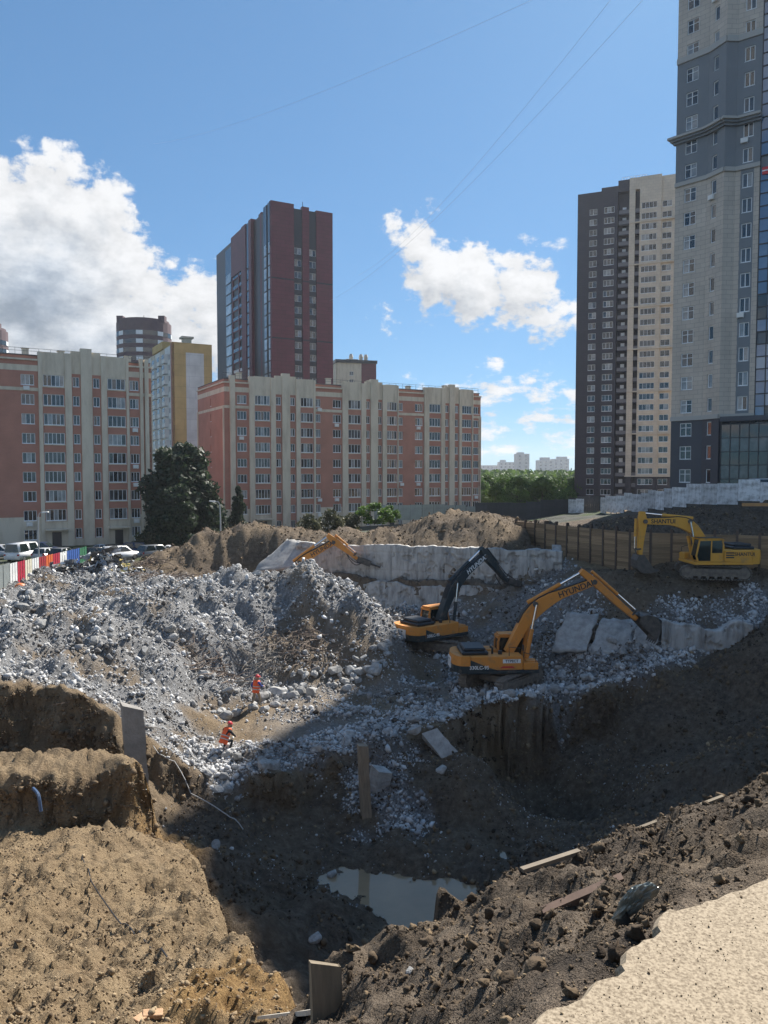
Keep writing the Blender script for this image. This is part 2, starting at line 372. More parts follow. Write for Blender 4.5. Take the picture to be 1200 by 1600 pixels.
POLY_N = [(14, 14), (7.5, 10.2), (3.9, 7.7), (2.3, 6.95), (.93, 6.55), (0, 6.2), (-.5, 6.0), (-.75, 5.6), (-.95, 5.2), (-1.1, 4), (-1.2, -8), (30, -8), (30, 14)]
POLY_LEDGE = [(-40, 30), (-40, 26.6), (-17, 26.5), (-14, 26.4), (-11.3, 26.6), (-9.2, 26.9), (-8.35, 27.8), (-8.9, 29.2), (-12, 30), (-17, 30.2)]
SLAB = [(.35, 2.05), (.52, 2.3), (.62, 2.33), (.68, 2.43), (.80, 2.47), (.86, 2.62), (.98, 2.66), (1.08, 2.82), (1.25, 2.86), (1.37, 2.98), (1.55, 3.04), (1.8, 3.3), (2.3, 3.6), (4, 4.4), (4.6, 4), (4.4, -2), (-.6, -2), (-.5, .6), (.1, 1.75)]

def height(x, y, detail=True):
    """site height relative to the camera"""
    wx = x + fbm(x * .45, y * .45, 3, 3) * 1.3 * np.clip(y / 30, .12, 1.2); wy = y + fbm(x * .45, y * .45, 3, 31) * 1.3 * np.clip(y / 30, .12, 1.2)
    z = L_f(x, y)
    lp = np.interp(wx, lip[:, 0], lip[:, 1])
    mU = sm(wy - lp, np.where(x > 3, 1.0, 1.4))
    z = z * (1 - mU) + U_f(x, y) * mU
    dM = sdf(POLY_M, x, y)
    mM = np.where(x < -9, sm(dM, 8.0), sm(dM - .1, .5))
    # M only replaces the dig beyond the walls
    Mz = M_f(x, np.minimum(y, 140.0))
    far = np.clip((y - 150) / 120, 0, 1)
    Mz = Mz * (1 - far) + (-11.5) * far
    z = z * (1 - mM) + Mz * mM
    mS = sm(sdf(POLY_S, wx, wy) - .1, .9)
    Sz = S_f(x, y)
    z = z * (1 - mS) + Sz * mS
    dl = sdf(POLY_LEDGE, wx, wy)
    mL = sm(dl - .35, 1.1)
    led = -10.75 + .3 * fbm(x * .5, y * .5, 3, 91) - .05 * (y - 27)
    z = z * (1 - mL) + np.maximum(z, led) * mL
    wx2 = x + fbm(x * 2.2, y * 2.2, 2, 5) * .3; wy2 = y + fbm(x * 2.2, y * 2.2, 2, 6) * .3
    mN = sm(sdf(POLY_N, wx2, wy2) + .1, .5)
    z = z * (1 - mN) + N_f(x, y) * mN
    if detail:
        far2 = np.clip(1.15 - y / 110, 0.0, 1)
        flat = np.maximum(np.exp(-(((x + 3) / 9) ** 2 + ((y - 44) / 6) ** 2)), np.exp(-((x - 6.4) ** 2 + (y - 48.2) ** 2) / 9))
        inslab = sm(sdf(SLAB, x, y) + .25, .3)
        near = np.clip(1.25 - y / 28, 0, 1) * np.clip(y / 9, .55, 1.25)
        site = np.clip((92 - y) / 14, 0, 1)
        z = z + site * (fbm(x * .45, y * .45, 4, 40) * .75 * (1 - .6 * flat) * np.clip(y / 18, .12, 1)
                 + fbm(x * 1.7, y * 1.7, 2, 50, ridged=True) * .22 * (1 - .6 * flat) * np.clip(y / 14, .35, 1)
                 + fbm(x * 3.6, y * 3.6, 2, 60) * .14 * far2 * np.clip(22 / np.maximum(y, 1), 0, 1) * np.clip(y / 8, .5, 1)) * (1 - inslab)
        z = z + (1 - inslab) * near * (np.abs(fbm(x * 2.3, y * 2.3, 2, 71)) * .34 + np.maximum(fbm(x * 5.2, y * 5.2, 1, 74), 0) * .2 + np.clip(1.4 - y / 8, 0, 1) * (np.abs(fbm(x * 4.2 + 3, y * 4.2, 2, 78)) * .26 + np.abs(fbm(x * 10, y * 10, 2, 75)) * .11 - .04 + fbm(x * 22, y * 22, 2, 77) * .03) - .07)
        z = z + mM * site * (fbm(x * .55, y * .4, 4, 44, ridged=True) * .8 - .55) * (y < 92)
        z = z + sm(-7.0 - x + (y - 46) * .8, 3) * sm(y - 34, 3) * sm(66 - y, 3) * (fbm(x * .28, y * .28, 4, 47, ridged=True) * 1.1 + fbm(x * .8, y * .8, 3, 48) * .5)
        z = np.where(inslab > 0, z * (1 - inslab) - 1.78 * inslab, z)
    return z

def zg(x, y):
    return float(height(np.array([float(x)]), np.array([float(y)]))[0]) + H
_zgrid = None
_zg_exact = zg
def zg(x, y):
    """height from a fine lookup grid"""
    global _zgrid
    if _zgrid is None:
        gx = np.arange(-40, 36, .14); gy = np.arange(1, 96, .14); A, B = np.meshgrid(gx, gy, indexing='ij'); _zgrid = height(A, B)
    u = (x + 40) / .14; v = (y - 1) / .14; i, j = int(u), int(v)
    if not (0 <= i < _zgrid.shape[0] - 1 and 0 <= j < _zgrid.shape[1] - 1): return _zg_exact(x, y)
    u -= i; v -= j; g = _zgrid
    return float((g[i, j] * (1 - u) + g[i + 1, j] * u) * (1 - v) + (g[i, j + 1] * (1 - u) + g[i + 1, j + 1] * u) * v) + H
def hit(px, py, d0=1.3, d1=95.0):
    """where the view ray through a photo pixel meets the ground"""
    d = d0; st = .02
    while d < d1:
        q = W(px, py, d)
        if q.z <= zg(q.x, q.y): return Vector((q.x, q.y, zg(q.x, q.y)))
        d += max(.02, d * .004)
    return W(px, py, d1)
def zgs(x, y):
    return float(height(np.array([float(x)]), np.array([float(y)]), False)[0]) + H

GC = {}
def ground_colour_mix(x, y, z):
    """which material lies where: r = grey crushed concrete, g = orange clay, b = grass/asphalt beyond"""
    n = fbm(x * .5, y * .5, 4, 120) * .8
    heapx = np.interp(y, [30, 36, 40, 42, 44, 46.5, 52, 58, 64, 70], [-10.3, -10.3, -10, -9, -7.3, -4, 1.2, 1, -3, -8])
    r = sm(heapx - x + n * 3, 2.5) * sm(y - 34.2 + n * 2, 1.2) * sm(67.5 - y + n * 2, 2)
    lp = np.interp(x, lip[:, 0], lip[:, 1])
    r = np.maximum(r, sm(y - lp - .5 + n, .8) * sm(lp + 4.5 - y + n * 3, 2.5) * sm(x + 9.5, 1) * .85)
    r = np.maximum(r, sm(y - lp - .3, .8) * sm(x - 7 + n * 2, 3) * sm(lp + np.interp(x, [8, 12, 20], [7.5, 6, 4]) - y + n * 2, 2))
    r = np.maximum(r, sm(y - 54, 5) * sm(66 - y, 3) * sm(x + 4, 3) * sm(15.5 - x, 2) * .8)
    r = np.maximum(r, sm(1.6 - np.hypot(x + .1 - (35.5 - y) * .2, (y - 36) * .45) + n * 2, 1) * .8)
    r = r * (1 - .9 * sm(3.3 - np.hypot(x - 6.4, (y - 48.2) * 1.05) + n, 1.2)) * (1 - .85 * sm(3.4 - np.hypot(x - 4, (y - 56.5) * .9) + n, 1.2))
    g = sm(2.2 - np.hypot((x + 1.6) * 1.4, (y - 10.7)) + n * 1.6, 1.2)
    g = np.maximum(g, sm(1.4 - np.hypot(x + 7.9, y - 27) + n, 1) * .8)
    b = sm(y - 92 + n * 4, 3) * (x < 30)
    b = np.maximum(b, sm(y - 79, 1.5) * (x < -20))
    r = np.maximum(r, .5 * sm(y - lp - .8, 1.5) * sm(x + 6 + n * 2, 3) * sm(14 - x, 3) * sm(62 - y, 3) * (x > heapx))
    # dark earth, shade painted in: fresh-dug pit, right-hand hill, near bank, the banks behind
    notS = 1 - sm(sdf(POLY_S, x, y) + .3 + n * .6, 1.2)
    shaded_earth = sm(lp - y + .2 + n * .6, 1.2) * notS * (.95 + n * .3) * (1 - .75 * sm(sdf(POLY_LEDGE, x, y) + .3, .8) - .0) * np.where(x < -8.6, .55, 1)
    shaded_earth = np.where(sdf(POLY_N, x, y) > -.35, 1.0 + n * .4, shaded_earth)
    shaded_earth = np.maximum(shaded_earth, sm(sdf(POLY_M, x, y), 1) * np.where(x > 13, .95, .8 + n * .5) * (y < 100))
    shaded_earth = np.maximum(shaded_earth, sm(y - lp, 1) * sm(x - 10, 3) * .8 * (y < 62)); shaded_earth = np.maximum(shaded_earth, sm(y - lp, 1) * (y < 62) * .35)
    shaded_earth = np.maximum(shaded_earth, .3 * (x < -8.6) * (y > 29) * (y < 34))
    # bare soil patches in the heap
    soil = np.clip(fbm(x * .33, y * .33, 4, 140) * 2.6 - .5, 0, 1) + .8 * sm(2.2 - np.hypot((x + 3.5) * .55, y - 50.5) + n * 2, 1.5)
    GC['raw'] = r.copy(); r = r * (1 - np.clip(soil, 0, .85)); shaded_earth = np.maximum(shaded_earth, .6 * np.clip(soil, 0, 1) * (y > 34))
    return np.stack([np.clip(r, 0, 1), np.clip(g, 0, 1), np.clip(b, 0, 1), np.clip(shaded_earth, 0, 1)], -1)

def ground_material():
    m = bpy.data.materials.new('site_earth'); m.use_nodes = True
    nt = m.node_tree; N = nt.nodes; L = nt.links; bs = N['Principled BSDF']
    tc = N.new('ShaderNodeTexCoord'); at = N.new('ShaderNodeAttribute'); at.attribute_name = 'zone'
    sp = N.new('ShaderNodeSeparateColor'); L.new(at.outputs['Color'], sp.inputs[0])
    def noise(s, d=8, r=.65, w=0):
        n = N.new('ShaderNodeTexNoise'); n.inputs['Scale'].default_value = s; n.inputs['Detail'].default_value = d; n.inputs['Roughness'].default_value = r; n.inputs['Distortion'].default_value = w
        L.new(tc.outputs['Object'], n.inputs['Vector']); return n.outputs['Fac']
    def ramp(f, *st):
        r = N.new('ShaderNodeValToRGB'); L.new(f, r.inputs[0]); r.color_ramp.elements[0].position = st[0][0]; r.color_ramp.elements[0].color = (*st[0][1], 1)
        r.color_ramp.elements[1].position = st[-1][0]; r.color_ramp.elements[1].color = (*st[-1][1], 1)
        for p, c in st[1:-1]: e = r.color_ramp.elements.new(p); e.color = (*c, 1)
        return r.outputs[0]
    def mix(f, a, b):
        x = N.new('ShaderNodeMix'); x.data_type = 'RGBA'; L.new(f, x.inputs[0]); L.new(a, x.inputs[6]); L.new(b, x.inputs[7]); return x.outputs[2]
    dirt = ramp(noise(.9, 5, .7), (.3, (.16, .108, .062)), (.48, (.28, .20, .115)), (.7, (.40, .30, .18)))
    dirt2 = ramp(noise(14, 4, .7), (.3, (.10, .066, .04)), (.5, (.29, .21, .125)), (.75, (.46, .355, .22)))
    x = N.new('ShaderNodeMix'); x.data_type = 'RGBA'; x.inputs[0].default_value = .5; L.new(dirt, x.inputs[6]); L.new(dirt2, x.inputs[7]); d = x.outputs[2]
    grey = ramp(noise(5, 5, .75), (.3, (.12, .116, .112)), (.5, (.24, .24, .24)), (.7, (.40, .40, .40)))
    clay = ramp(noise(7, 3, .7), (.3, (.15, .085, .035)), (.6, (.36, .23, .10)))
    far = ramp(noise(.15, 2, .6), (.35, (.055, .06, .045)), (.5, (.10, .10, .09)), (.65, (.06, .09, .025)))
    shaded_earth = ramp(noise(3, 5, .7), (.3, (.05, .039, .03)), (.5, (.122, .094, .069)), (.72, (.225, .18, .135)))  # darker earth ramp, carries the shade of pit, mounds and bank as colour
    d = mix(at.outputs['Alpha'], d, shaded_earth)
    c = mix(sp.outputs[0], d, grey); c = mix(sp.outputs[1], c, clay); c = mix(sp.outputs[2], c, far)
    L.new(c, bs.inputs['Base Color']); bs.inputs['Roughness'].default_value = .95; bs.inputs['Specular IOR Level'].default_value = .25
    n1 = noise(9, 5, .7); n2 = noise(55, 3, .7)
    b1 = N.new('ShaderNodeBump'); b1.inputs['Strength'].default_value = 1.0; b1.inputs['Distance'].default_value = .22; L.new(n1, b1.inputs['Height'])
    b2 = N.new('ShaderNodeBump'); b2.inputs['Strength'].default_value = .7; b2.inputs['Distance'].default_value = .02; L.new(n2, b2.inputs['Height']); L.new(b1.outputs[0], b2.inputs['Normal'])
    L.new(b2.outputs[0], bs.inputs['Normal'])
    return m

def build_ground():
    NC, NF, NR = 620, 1500, 800
    Y0 = -6.0
    tn = np.linspace(-.86, .86, NC)
    tt = np.concatenate([np.linspace(-2.2, 110, NF - 90) if False else (np.exp(np.linspace(math.log(4.2), math.log(118), NF - 60)) + Y0), np.geomspace(114, 3400, 60)])
    T, Yf = np.meshgrid(tn, tt, indexing='ij')
    X = T * (Yf - Y0)
    Z = height(X, Yf, False)
    # rows evenly spread along the surface as it runs away, so cliffs keep their detail
    dy = np.diff(Yf, axis=1); dz = np.diff(Z, axis=1); dist = np.hypot(X, Yf)[:, 1:] + 3
    w = np.minimum(np.abs(dy) + 1.1 * np.abs(dz), np.abs(dy) * 12) / dist
    for k in range(3):          # neighbouring columns keep nearly the same rows
        c = np.cumsum(np.pad(w, ((15, 15), (0, 0)), mode='edge'), 0); c = np.vstack([np.zeros((1, w.shape[1])), c]); w = (c[31:] - c[:-31]) / 31
    cum = np.concatenate([np.zeros((NC, 1)), np.cumsum(w, 1)], 1)
    Yr = np.empty((NC, NR))
    for i in range(NC):
        Yr[i] = np.interp(np.linspace(0, cum[i, -1], NR), cum[i], Yf[i])
    Tr = np.repeat(tn[:, None], NR, 1); Xr = Tr * (Yr - Y0)
    Zr = height(Xr, Yr)
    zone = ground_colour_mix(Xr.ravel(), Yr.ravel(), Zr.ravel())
    # roughen steep faces sideways
    gx = np.gradient(Zr, axis=1) / (np.gradient(Yr, axis=1) + 1e-6)
    steep = np.clip((np.abs(gx) - .8) / 2, 0, 1) * (Yr < 70)
    k_ = np.clip(Yr / 28, .25, 1.1)
    Yr = Yr + steep * k_ * (fbm(Xr * .9, Zr * 1.3, 4, 200, gain=.62) * .6 + fbm(Xr * 3.3 + 5, Zr * 4.2, 4, 205, ridged=True) * .3)
    Xr = Xr + steep * k_ * (fbm(Xr * 1.4 + 3, Zr * 2.1, 4, 207, gain=.62) * .12)
    Zr = Zr + steep * k_ * fbm(Xr * 2.2, Yr * 2.2 + Zr * 1.3, 3, 209) * .35
    V = np.stack([Xr, Yr, Zr + H], -1).reshape(-1, 3)
    global STEEP; STEEP = V[(steep.ravel() > .35) & (np.abs(Xr / np.maximum(Yr, 1)).ravel() < .58) & (Yr.ravel() > 9)]
    i, j = np.meshgrid(np.arange(NC - 1), np.arange(NR - 1), indexing='ij')
    a = i * NR + j
    Fq = np.stack([a, a + NR, a + NR + 1, a + 1], -1).reshape(-1, 4)
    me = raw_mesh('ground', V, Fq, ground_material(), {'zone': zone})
    o = link('ground', me); tag(o, kind='structure'); return o
build_ground()

def water_material():
    m = mat('muddy_water', (.30, .215, .13), (.25, .18, .11), scale=.6, rough=.03, spec=.6)
    N = m.node_tree.nodes; bs = N['Principled BSDF']; bs.inputs['IOR'].default_value = 1.33
    n = N.new('ShaderNodeTexNoise'); n.inputs['Scale'].default_value = 3; bp = N.new('ShaderNodeBump'); bp.inputs['Strength'].default_value = .03; bp.inputs['Distance'].default_value = .05
    m.node_tree.links.new(n.outputs['Fac'], bp.inputs['Height']); m.node_tree.links.new(bp.outputs[0], bs.inputs['Normal'])
    return m
mb = MB(); mb.poly([(x, y, H - 16.22) for x, y in ((-4, 23), (5, 23), (5.2, 28), (5.2, 32.3), (1, 33), (-3, 32.5), (-5, 29))])
tag(mb.build('puddle_water', water_material()), kind='structure')
# ------------------------------------------------------------------ buildings
def panel_mat(name, c1, c2, mortar, w, h, rough=.6, bump=.3, msize=.012):
    """cladding panels: colour of each panel varies, joints are fine relief"""
    m = mat(name, c1, rough=rough); nt = m.node_tree; N = nt.nodes; L = nt.links; bs = N['Principled BSDF']
    tc = N.new('ShaderNodeTexCoord'); sx = N.new('ShaderNodeSeparateXYZ'); L.new(tc.outputs['Object'], sx.inputs[0]); cb = N.new('ShaderNodeCombineXYZ')
    ad = N.new('ShaderNodeMath'); ad.operation = 'ADD'; L.new(sx.outputs[0], ad.inputs[0]); L.new(sx.outputs[1], ad.inputs[1])
    L.new(ad.outputs[0], cb.inputs[0]); L.new(sx.outputs[2], cb.inputs[1])
    b = N.new('ShaderNodeTexBrick'); L.new(cb.outputs[0], b.inputs['Vector']); b.inputs['Scale'].default_value = 1
    b.inputs['Color1'].default_value = (*c1, 1); b.inputs['Color2'].default_value = (*c2, 1); b.inputs['Mortar'].default_value = (*mortar, 1)
    b.inputs['Brick Width'].default_value = w; b.inputs['Row Height'].default_value = h; b.inputs['Mortar Size'].default_value = msize; b.offset = .5
    n = N.new('ShaderNodeTexNoise'); n.inputs['Scale'].default_value = .35; n.inputs['Detail'].default_value = 5; L.new(tc.outputs['Object'], n.inputs['Vector'])
    hv = N.new('ShaderNodeHueSaturation'); L.new(b.outputs['Color'], hv.inputs['Color'])
    mr = N.new('ShaderNodeMapRange'); L.new(n.outputs['Fac'], mr.inputs[0]); mr.inputs[1].default_value = .3; mr.inputs[2].default_value = .7; mr.inputs[3].default_value = .86; mr.inputs[4].default_value = 1.1
    L.new(mr.outputs[0], hv.inputs['Value']); L.new(hv.outputs[0], bs.inputs['Base Color'])
    bp = N.new('ShaderNodeBump'); bp.inputs['Strength'].default_value = bump; bp.inputs['Distance'].default_value = .02; bp.invert = True
    L.new(b.outputs['Fac'], bp.inputs['Height']); L.new(bp.outputs[0], bs.inputs['Normal'])
    return m
M_BRICK = panel_mat('red_brick_facade', (.45, .19, .135), (.41, .17, .12), (.45, .24, .18), .25, .075, .85, .1)
M_BEIGE = mat('beige_brick', (.47, .40, .305), (.66, .58, .46), scale=.9, detail=8, rough=.85, stretch=(1, 1, .22), contrast=(.3, .55))
M_FRAME = mat('white_window_frame', (.78, .79, .80), rough=.4)
def glass(name, c, rough=.04, c2=None):
    return mat(name, c, c2, scale=.8, rough=rough, spec=.9)
G_DARK = glass('dark_window_glass', (.018, .024, .03)); G_MID = glass('curtained_window_glass', (.10, .11, .12), .05, (.03, .035, .04)); G_PALE = glass('pale_curtain_glass', (.33, .34, .34), .08, (.16, .17, .18))
GLASSES = [G_DARK, G_DARK, G_DARK, G_MID, G_MID, G_PALE]
M_DARKMETAL = mat('dark_metal_frame', (.035, .037, .042), rough=.4)
M_ROOF = mat('roof_felt', (.12, .12, .12), rough=.9)
M_AC = mat('air_conditioner_casing', (.72, .72, .70), rough=.5)

_win = {}
def win_mesh(w, h, n, var, fm, transom=False, bar=.07, vv=0):
    key = (round(w, 2), round(h, 2), n, var, vv, fm.name, transom)
    if key not in _win:
        f = MB(); g = MB(); b = bar
        f.box(0, w, -.05, .05, 0, b); f.box(0, w, -.05, .05, h - b, h); f.box(0, b, -.05, .05, b, h - b); f.box(w - b, w, -.05, .05, b, h - b)
        for i in range(1, n):
            x = w * i / n; f.box(x - b / 2, x + b / 2, -.045, .045, b, h - b)
        if transom: f.box(b, w - b, -.04, .04, h * .62, h * .62 + .06)
        f.box(-.04, w + .04, -.16, -.05, -.06, 0)
        r = random.Random(hash(key[:5]) & 0xffff)
        for i in range(n):
            x0 = w * i / n + b / 2; x1 = w * (i + 1) / n - b / 2; t = r.uniform(-.012, .012)
            g.quad((x0, .02 + t, b / 2), (x1, .02 - t, b / 2), (x1, .02 - t, h - b / 2), (x0, .02 + t, h - b / 2))
        g.m = [r.choice((0, 0, 0, 1, 1, 2)) if r.random() < .6 else (0, 0, 0, 1, 1, 2)[var] for i in range(n)]
        _win[key] = (f.mesh('window', fm), g.mesh('pane', [G_DARK, G_MID, G_PALE]))
    return _win[key]

_ac = MB(); _ac.box(0, .8, -.33, -.03, 0, .55); _ac.tube([(.32, -.345, .27), (.32, -.325, .27)], .2, 12); _ac.box(.05, .1, -.3, 0, -.06, 0); _ac.box(.7, .75, -.3, 0, -.06, 0)
AC_ME = _ac.mesh('air_conditioner', M_AC)

class Face:
    """one wall plane of a building: x along the wall, y into the building, z up from the base"""
    def __init__(s, root, p, d, base):
        s.root = root; s.p = Vector((p[0], p[1], base)); s.d = Vector((d[0], d[1], 0)).normalized()
        s.ang = math.atan2(s.d.y, s.d.x); s.base = base
        s.M = root.matrix_world.inverted() if False else Matrix.Translation(-root.location)
    def put(s, name, me, x=0, y=0, z=0, parent=None):
        o = link(name, me, parent or s.root)
        if parent is None:
            o.matrix_local = s.M @ Matrix.Translation(s.p) @ Matrix.Rotation(s.ang, 4, 'Z') @ Matrix.Translation((x, y, z))
        return o
    def s_px(s, px):
        u = (px - 600) / F; return (u * s.p.y - s.p.x) / (s.d.x - u * s.d.y)
    def strip(s, x0, x1, z0, z1, off, openings, zone, mats, reveal=.22, name='wall', xs=(), zs=(), depth=.5):
        """wall strip with real openings; zone(x, z) picks the material"""
        xb = sorted(set([x0, x1] + [round(a, 3) for o in openings for a in o[:2]] + [x for x in xs if x0 < x < x1]))
        zb = sorted(set([z0, z1] + [round(a, 3) for o in openings for a in o[2:4]] + [z for z in zs if z0 < z < z1]))
        m = MB()
        ops = [(round(o[0], 3), round(o[1], 3), round(o[2], 3), round(o[3], 3)) for o in openings]
        y = -off
        for i in range(len(xb) - 1):
            j = 0
            while j < len(zb) - 1:
                xc = (xb[i] + xb[i + 1]) / 2; zc = (zb[j] + zb[j + 1]) / 2
                if not any(o[0] < xc < o[1] and o[2] < zc < o[3] for o in ops):
                    m.quad((xb[i], y, zb[j]), (xb[i + 1], y, zb[j]), (xb[i + 1], y, zb[j + 1]), (xb[i], y, zb[j + 1]), zone(xc, zc))
                j += 1
        for o in ops:
            a, b, c, e = o; yy = y + reveal; k = zone((a + b) / 2, e + .05)
            m.quad((a, y, c), (a, y, e), (a, yy, e), (a, yy, c), k); m.quad((b, y, c), (b, yy, c), (b, yy, e), (b, y, e), k)
            m.quad((a, y, e), (b, y, e), (b, yy, e), (a, yy, e), k); m.quad((a, y, c), (a, yy, c), (b, yy, c), (b, y, c), k)
        for j in range(len(zb) - 1):
            zc = (zb[j] + zb[j + 1]) / 2; k = zone((x0 + x1) / 2, zc)
            m.quad((x0, y, zb[j]), (x0, y, zb[j + 1]), (x0, depth, zb[j + 1]), (x0, depth, zb[j]), k)
            m.quad((x1, y, zb[j]), (x1, depth, zb[j]), (x1, depth, zb[j + 1]), (x1, y, zb[j + 1]), k)
        m.quad((x0, y, z1), (x1, y, z1), (x1, depth, z1), (x0, depth, z1), zone((x0 + x1) / 2, z1))
        return s.put(name, m.mesh(name, mats))
    def window(s, o, off, n, var=None, fm=None, transom=False, rec=.14, bar=.07):
        var = rnd.randrange(6) if var is None else var; vv = rnd.randrange(5)
        f, g = win_mesh(o[1] - o[0] - .02, o[3] - o[2] - .02, n, var, fm or M_FRAME, transom, bar, vv)
        w = s.put('window', f, o[0] + .01, -off + rec, o[2] + .01)
        link('pane', g, w); return w
    def box(s, name, x0, x1, y0, y1, z0, z1, m):
        b = MB(); b.box(x0, x1, y0, y1, z0, z1); return s.put(name, b.mesh(name, m))

def apartment(label, p, d, pxs, pend, zbase, ztop, zrow0, nrows, depth, ends):
    """nine-storey red and beige block. pxs: list of (kind, px0, px1)"""
    base = H + zbase
    root = empty('apartment_building', (p[0], p[1], base)); tag(root, label, 'building')
    f = Face(root, p, d, base)
    mats = [M_BRICK, M_BEIGE]
    zr = [zrow0 - zbase - 2.8 * k for k in range(nrows)]     # window centre heights over the base
    top = ztop - zbase
    xa = min(f.s_px(q[1]) for q in pxs); xb_ = max(f.s_px(q[2]) for q in pxs)
    b0 = zr[0]
    for i, (kind, p0, p1) in enumerate(pxs):
        x0, x1 = f.s_px(p0), f.s_px(p1); w = x1 - x0
        if kind == 'beige':
            f.strip(x0, x1, 0, top + .0, .35, [], lambda x, z: 1, mats, name='pilaster')
        elif kind == 'wide':
            f.strip(x0, x1, 0, top + .9, .3, [], lambda x, z: 1, mats, name='pilaster')
        elif kind == 'bay':
            ops = [(x0 + .12, x1 - .12, z - .8, z + .85) for z in zr[:-1]]
            tp = top + (0 if i % 2 else .1)
            f.strip(x0, x1, 0, tp, .18, ops, lambda x, z: 0 if zr[-2] - 1 < z < b0 - 1 else 1, mats, zs=[zr[-2] - 1, b0 - 1])
            for o in ops: f.window(o, .18, 5 if w > 2.9 else 4)
            for o in ops: f.box('balcony_sill', x0 + .05, x1 - .05, -.3, -.16, o[2] - .16, o[2] - .03, M_BEIGE)
            dz = zr[-1]
            m = MB(); m.box(x0 + w * .3, x0 + w * .72, -.22, -.12, 0, 2.3); f.put('door', m.mesh('door', M_DARKMETAL))
            m = MB(); m.box(x0 - .1, x1 + .1, -1.5, -.2, 2.6, 2.8); f.put('door_canopy', m.mesh('door_canopy', M_BEIGE))
        elif kind == 'small':
            a = min(.95, w * .72); xm = (x0 + x1) / 2
            ops = [(xm - a / 2, xm + a / 2, z - .7, z + .75) for z in zr]
            zt = b0 + 1.2
            f.strip(x0, x1, 0, top + .45, 0, ops, lambda x, z: 0 if 1.2 < z < zt else 1, mats, zs=[1.2, zt])
            for o in ops: f.window(o, 0, 2)
        elif kind == 'brick' or kind == 'blank':
            ops = []
            wx = {'brick': [.5]}.get(kind, [])
            if w > 6: wx = [.18, .82]
            for q in wx:
                xm = x0 + w * q; a = min(1.75, w * .8)
                ops += [(xm - a / 2, xm + a / 2, z - .75, z + .75) for z in zr]
            bands = [(-9, 4.6), (b0 - 1.62, b0 - 1.12), (b0 + 1.25, b0 + 2.1), (b0 + 2.75, 99)]
            f.strip(x0, x1, 0, top - 1.1, .02, ops, lambda x, z: 1 if any(a < z < b for a, b in bands) else 0, mats, zs=[q for ab in bands for q in ab])
            f.box('cornice', x0 + .01, x1 - .01, -.28, .1, b0 + 2.75, b0 + 3.0, M_BEIGE); f.box('band_course', x0 + .01, x1 - .01, -.12, .1, b0 - 1.6, b0 - 1.14, M_BEIGE)
            for o in ops:
                f.window(o, .02, 3)
                if rnd.random() < .22:
                    f.put('air_conditioner', AC_ME, o[0] + .3, -.03, o[2] - .75)
    # body, end walls, roof
    bd = MB(); bd.box(xa + .05, xb_ - .05, .45, depth, 0, top - .6); f.put('building_core', bd.mesh('building_core', M_BRICK))
    rf = MB(); rf.box(xa, xb_, .3, depth, top - .6, top - .45); f.put('roof', rf.mesh('roof', M_ROOF))
    for k in range(6):
        x = xa + (xb_ - xa) * (k + .5) / 6; h = rnd.uniform(.5, 1.2)
        v = MB(); v.box(x, x + .9, depth * .4, depth * .4 + .8, top - .5, top + h + .4); v.box(x - .1, x + 1, depth * .4 - .1, depth * .4 + .9, top + h + .4, top + h + .5); f.put('roof_vent', v.mesh('roof_vent', M_BEIGE))
    rl = MB()
    n = int((xb_ - xa) / 1.5)
    for k in range(n + 1):
        x = xa + (xb_ - xa) * k / n; rl.box(x - .02, x + .02, .9, .94, top - .5, top + .55)
    rl.box(xa, xb_, .9, .94, top + .5, top + .55); rl.box(xa, xb_, .9, .94, top + .1, top + .14)
    f.put('roof_railing', rl.mesh('roof_railing', M_DARKMETAL))
    for side in ends:
        if side == 'left':
            e = Face(root, f.p + f.d * xa + Vector((-f.d.y, f.d.x, 0)) * depth, (f.d.y, -f.d.x), base)
        else:
            e = Face(root, f.p + f.d * xb_, (-f.d.y, f.d.x), base)
        cx = depth * .52 if side == 'left' else depth * .4
        ops = [(cx - .4, cx + .4, z - .7, z + .7) for z in zr]
        bands = [(-9, 4.6), (b0 - 1.62, b0 - 1.12), (b0 + 1.25, b0 + 2.1), (b0 + 2.75, 99)]
        e.strip(0, depth, 0, top - 1.1, .03, ops, lambda x, z: 1 if any(a < z < b for a, b in bands) else 0, mats, zs=[q for ab in bands for q in ab])
        e.strip(-.02, .5, 0, b0 - 1.2, .2, [], lambda x, z: 1, mats, name='pilaster'); e.strip(depth - .55, depth - .02, 0, b0 - 1.2, .2, [], lambda x, z: 1, mats, name='pilaster')
        e.box('cornice', 0, depth, -.25, .1, b0 + 2.75, b0 + 3.0, M_BEIGE)
        for o in ops: e.window(o, .03, 1)
    return f

def zx(l, a, b): return [(k, q0 * a + b, q1 * a + b) for k, q0, q1 in l]
entry = lambda a, b, c, d, e, f_, g, h, i, j: [('beige', a, b), ('bay', b, c), ('beige', c, d), ('small', d, e), ('wide', e, f_), ('small', f_, g), ('beige', g, h), ('bay', h, i), ('beige', i, j)]
mid = zx([('brick', 155, 175), ('beige', 175, 195), ('brick', 195, 250)] + entry(250, 270, 333, 352, 378, 408, 432, 448, 500, 507) +
         [('brick', 507, 530), ('blank', 530, 572), ('brick', 572, 612)] + entry(612, 633, 685, 703, 722, 750, 768, 783, 825, 829) +
         [('brick', 829, 850), ('blank', 850, 890), ('brick', 890, 930)] + entry(930, 948, 995, 1010, 1028, 1048, 1066, 1075, 1115, 1119) + [('brick', 1119, 1150)], 1 / 2.5, 290)
mid[0] = ('blank', mid[0][1], mid[0][2])
FM = apartment('long nine-storey red and beige brick apartment block behind the dirt mounds', (-27.9, 135), (.879, .477), mid, None, -10.9, 17.2, 13.1, 9, 17.5, ('left', 'right'))
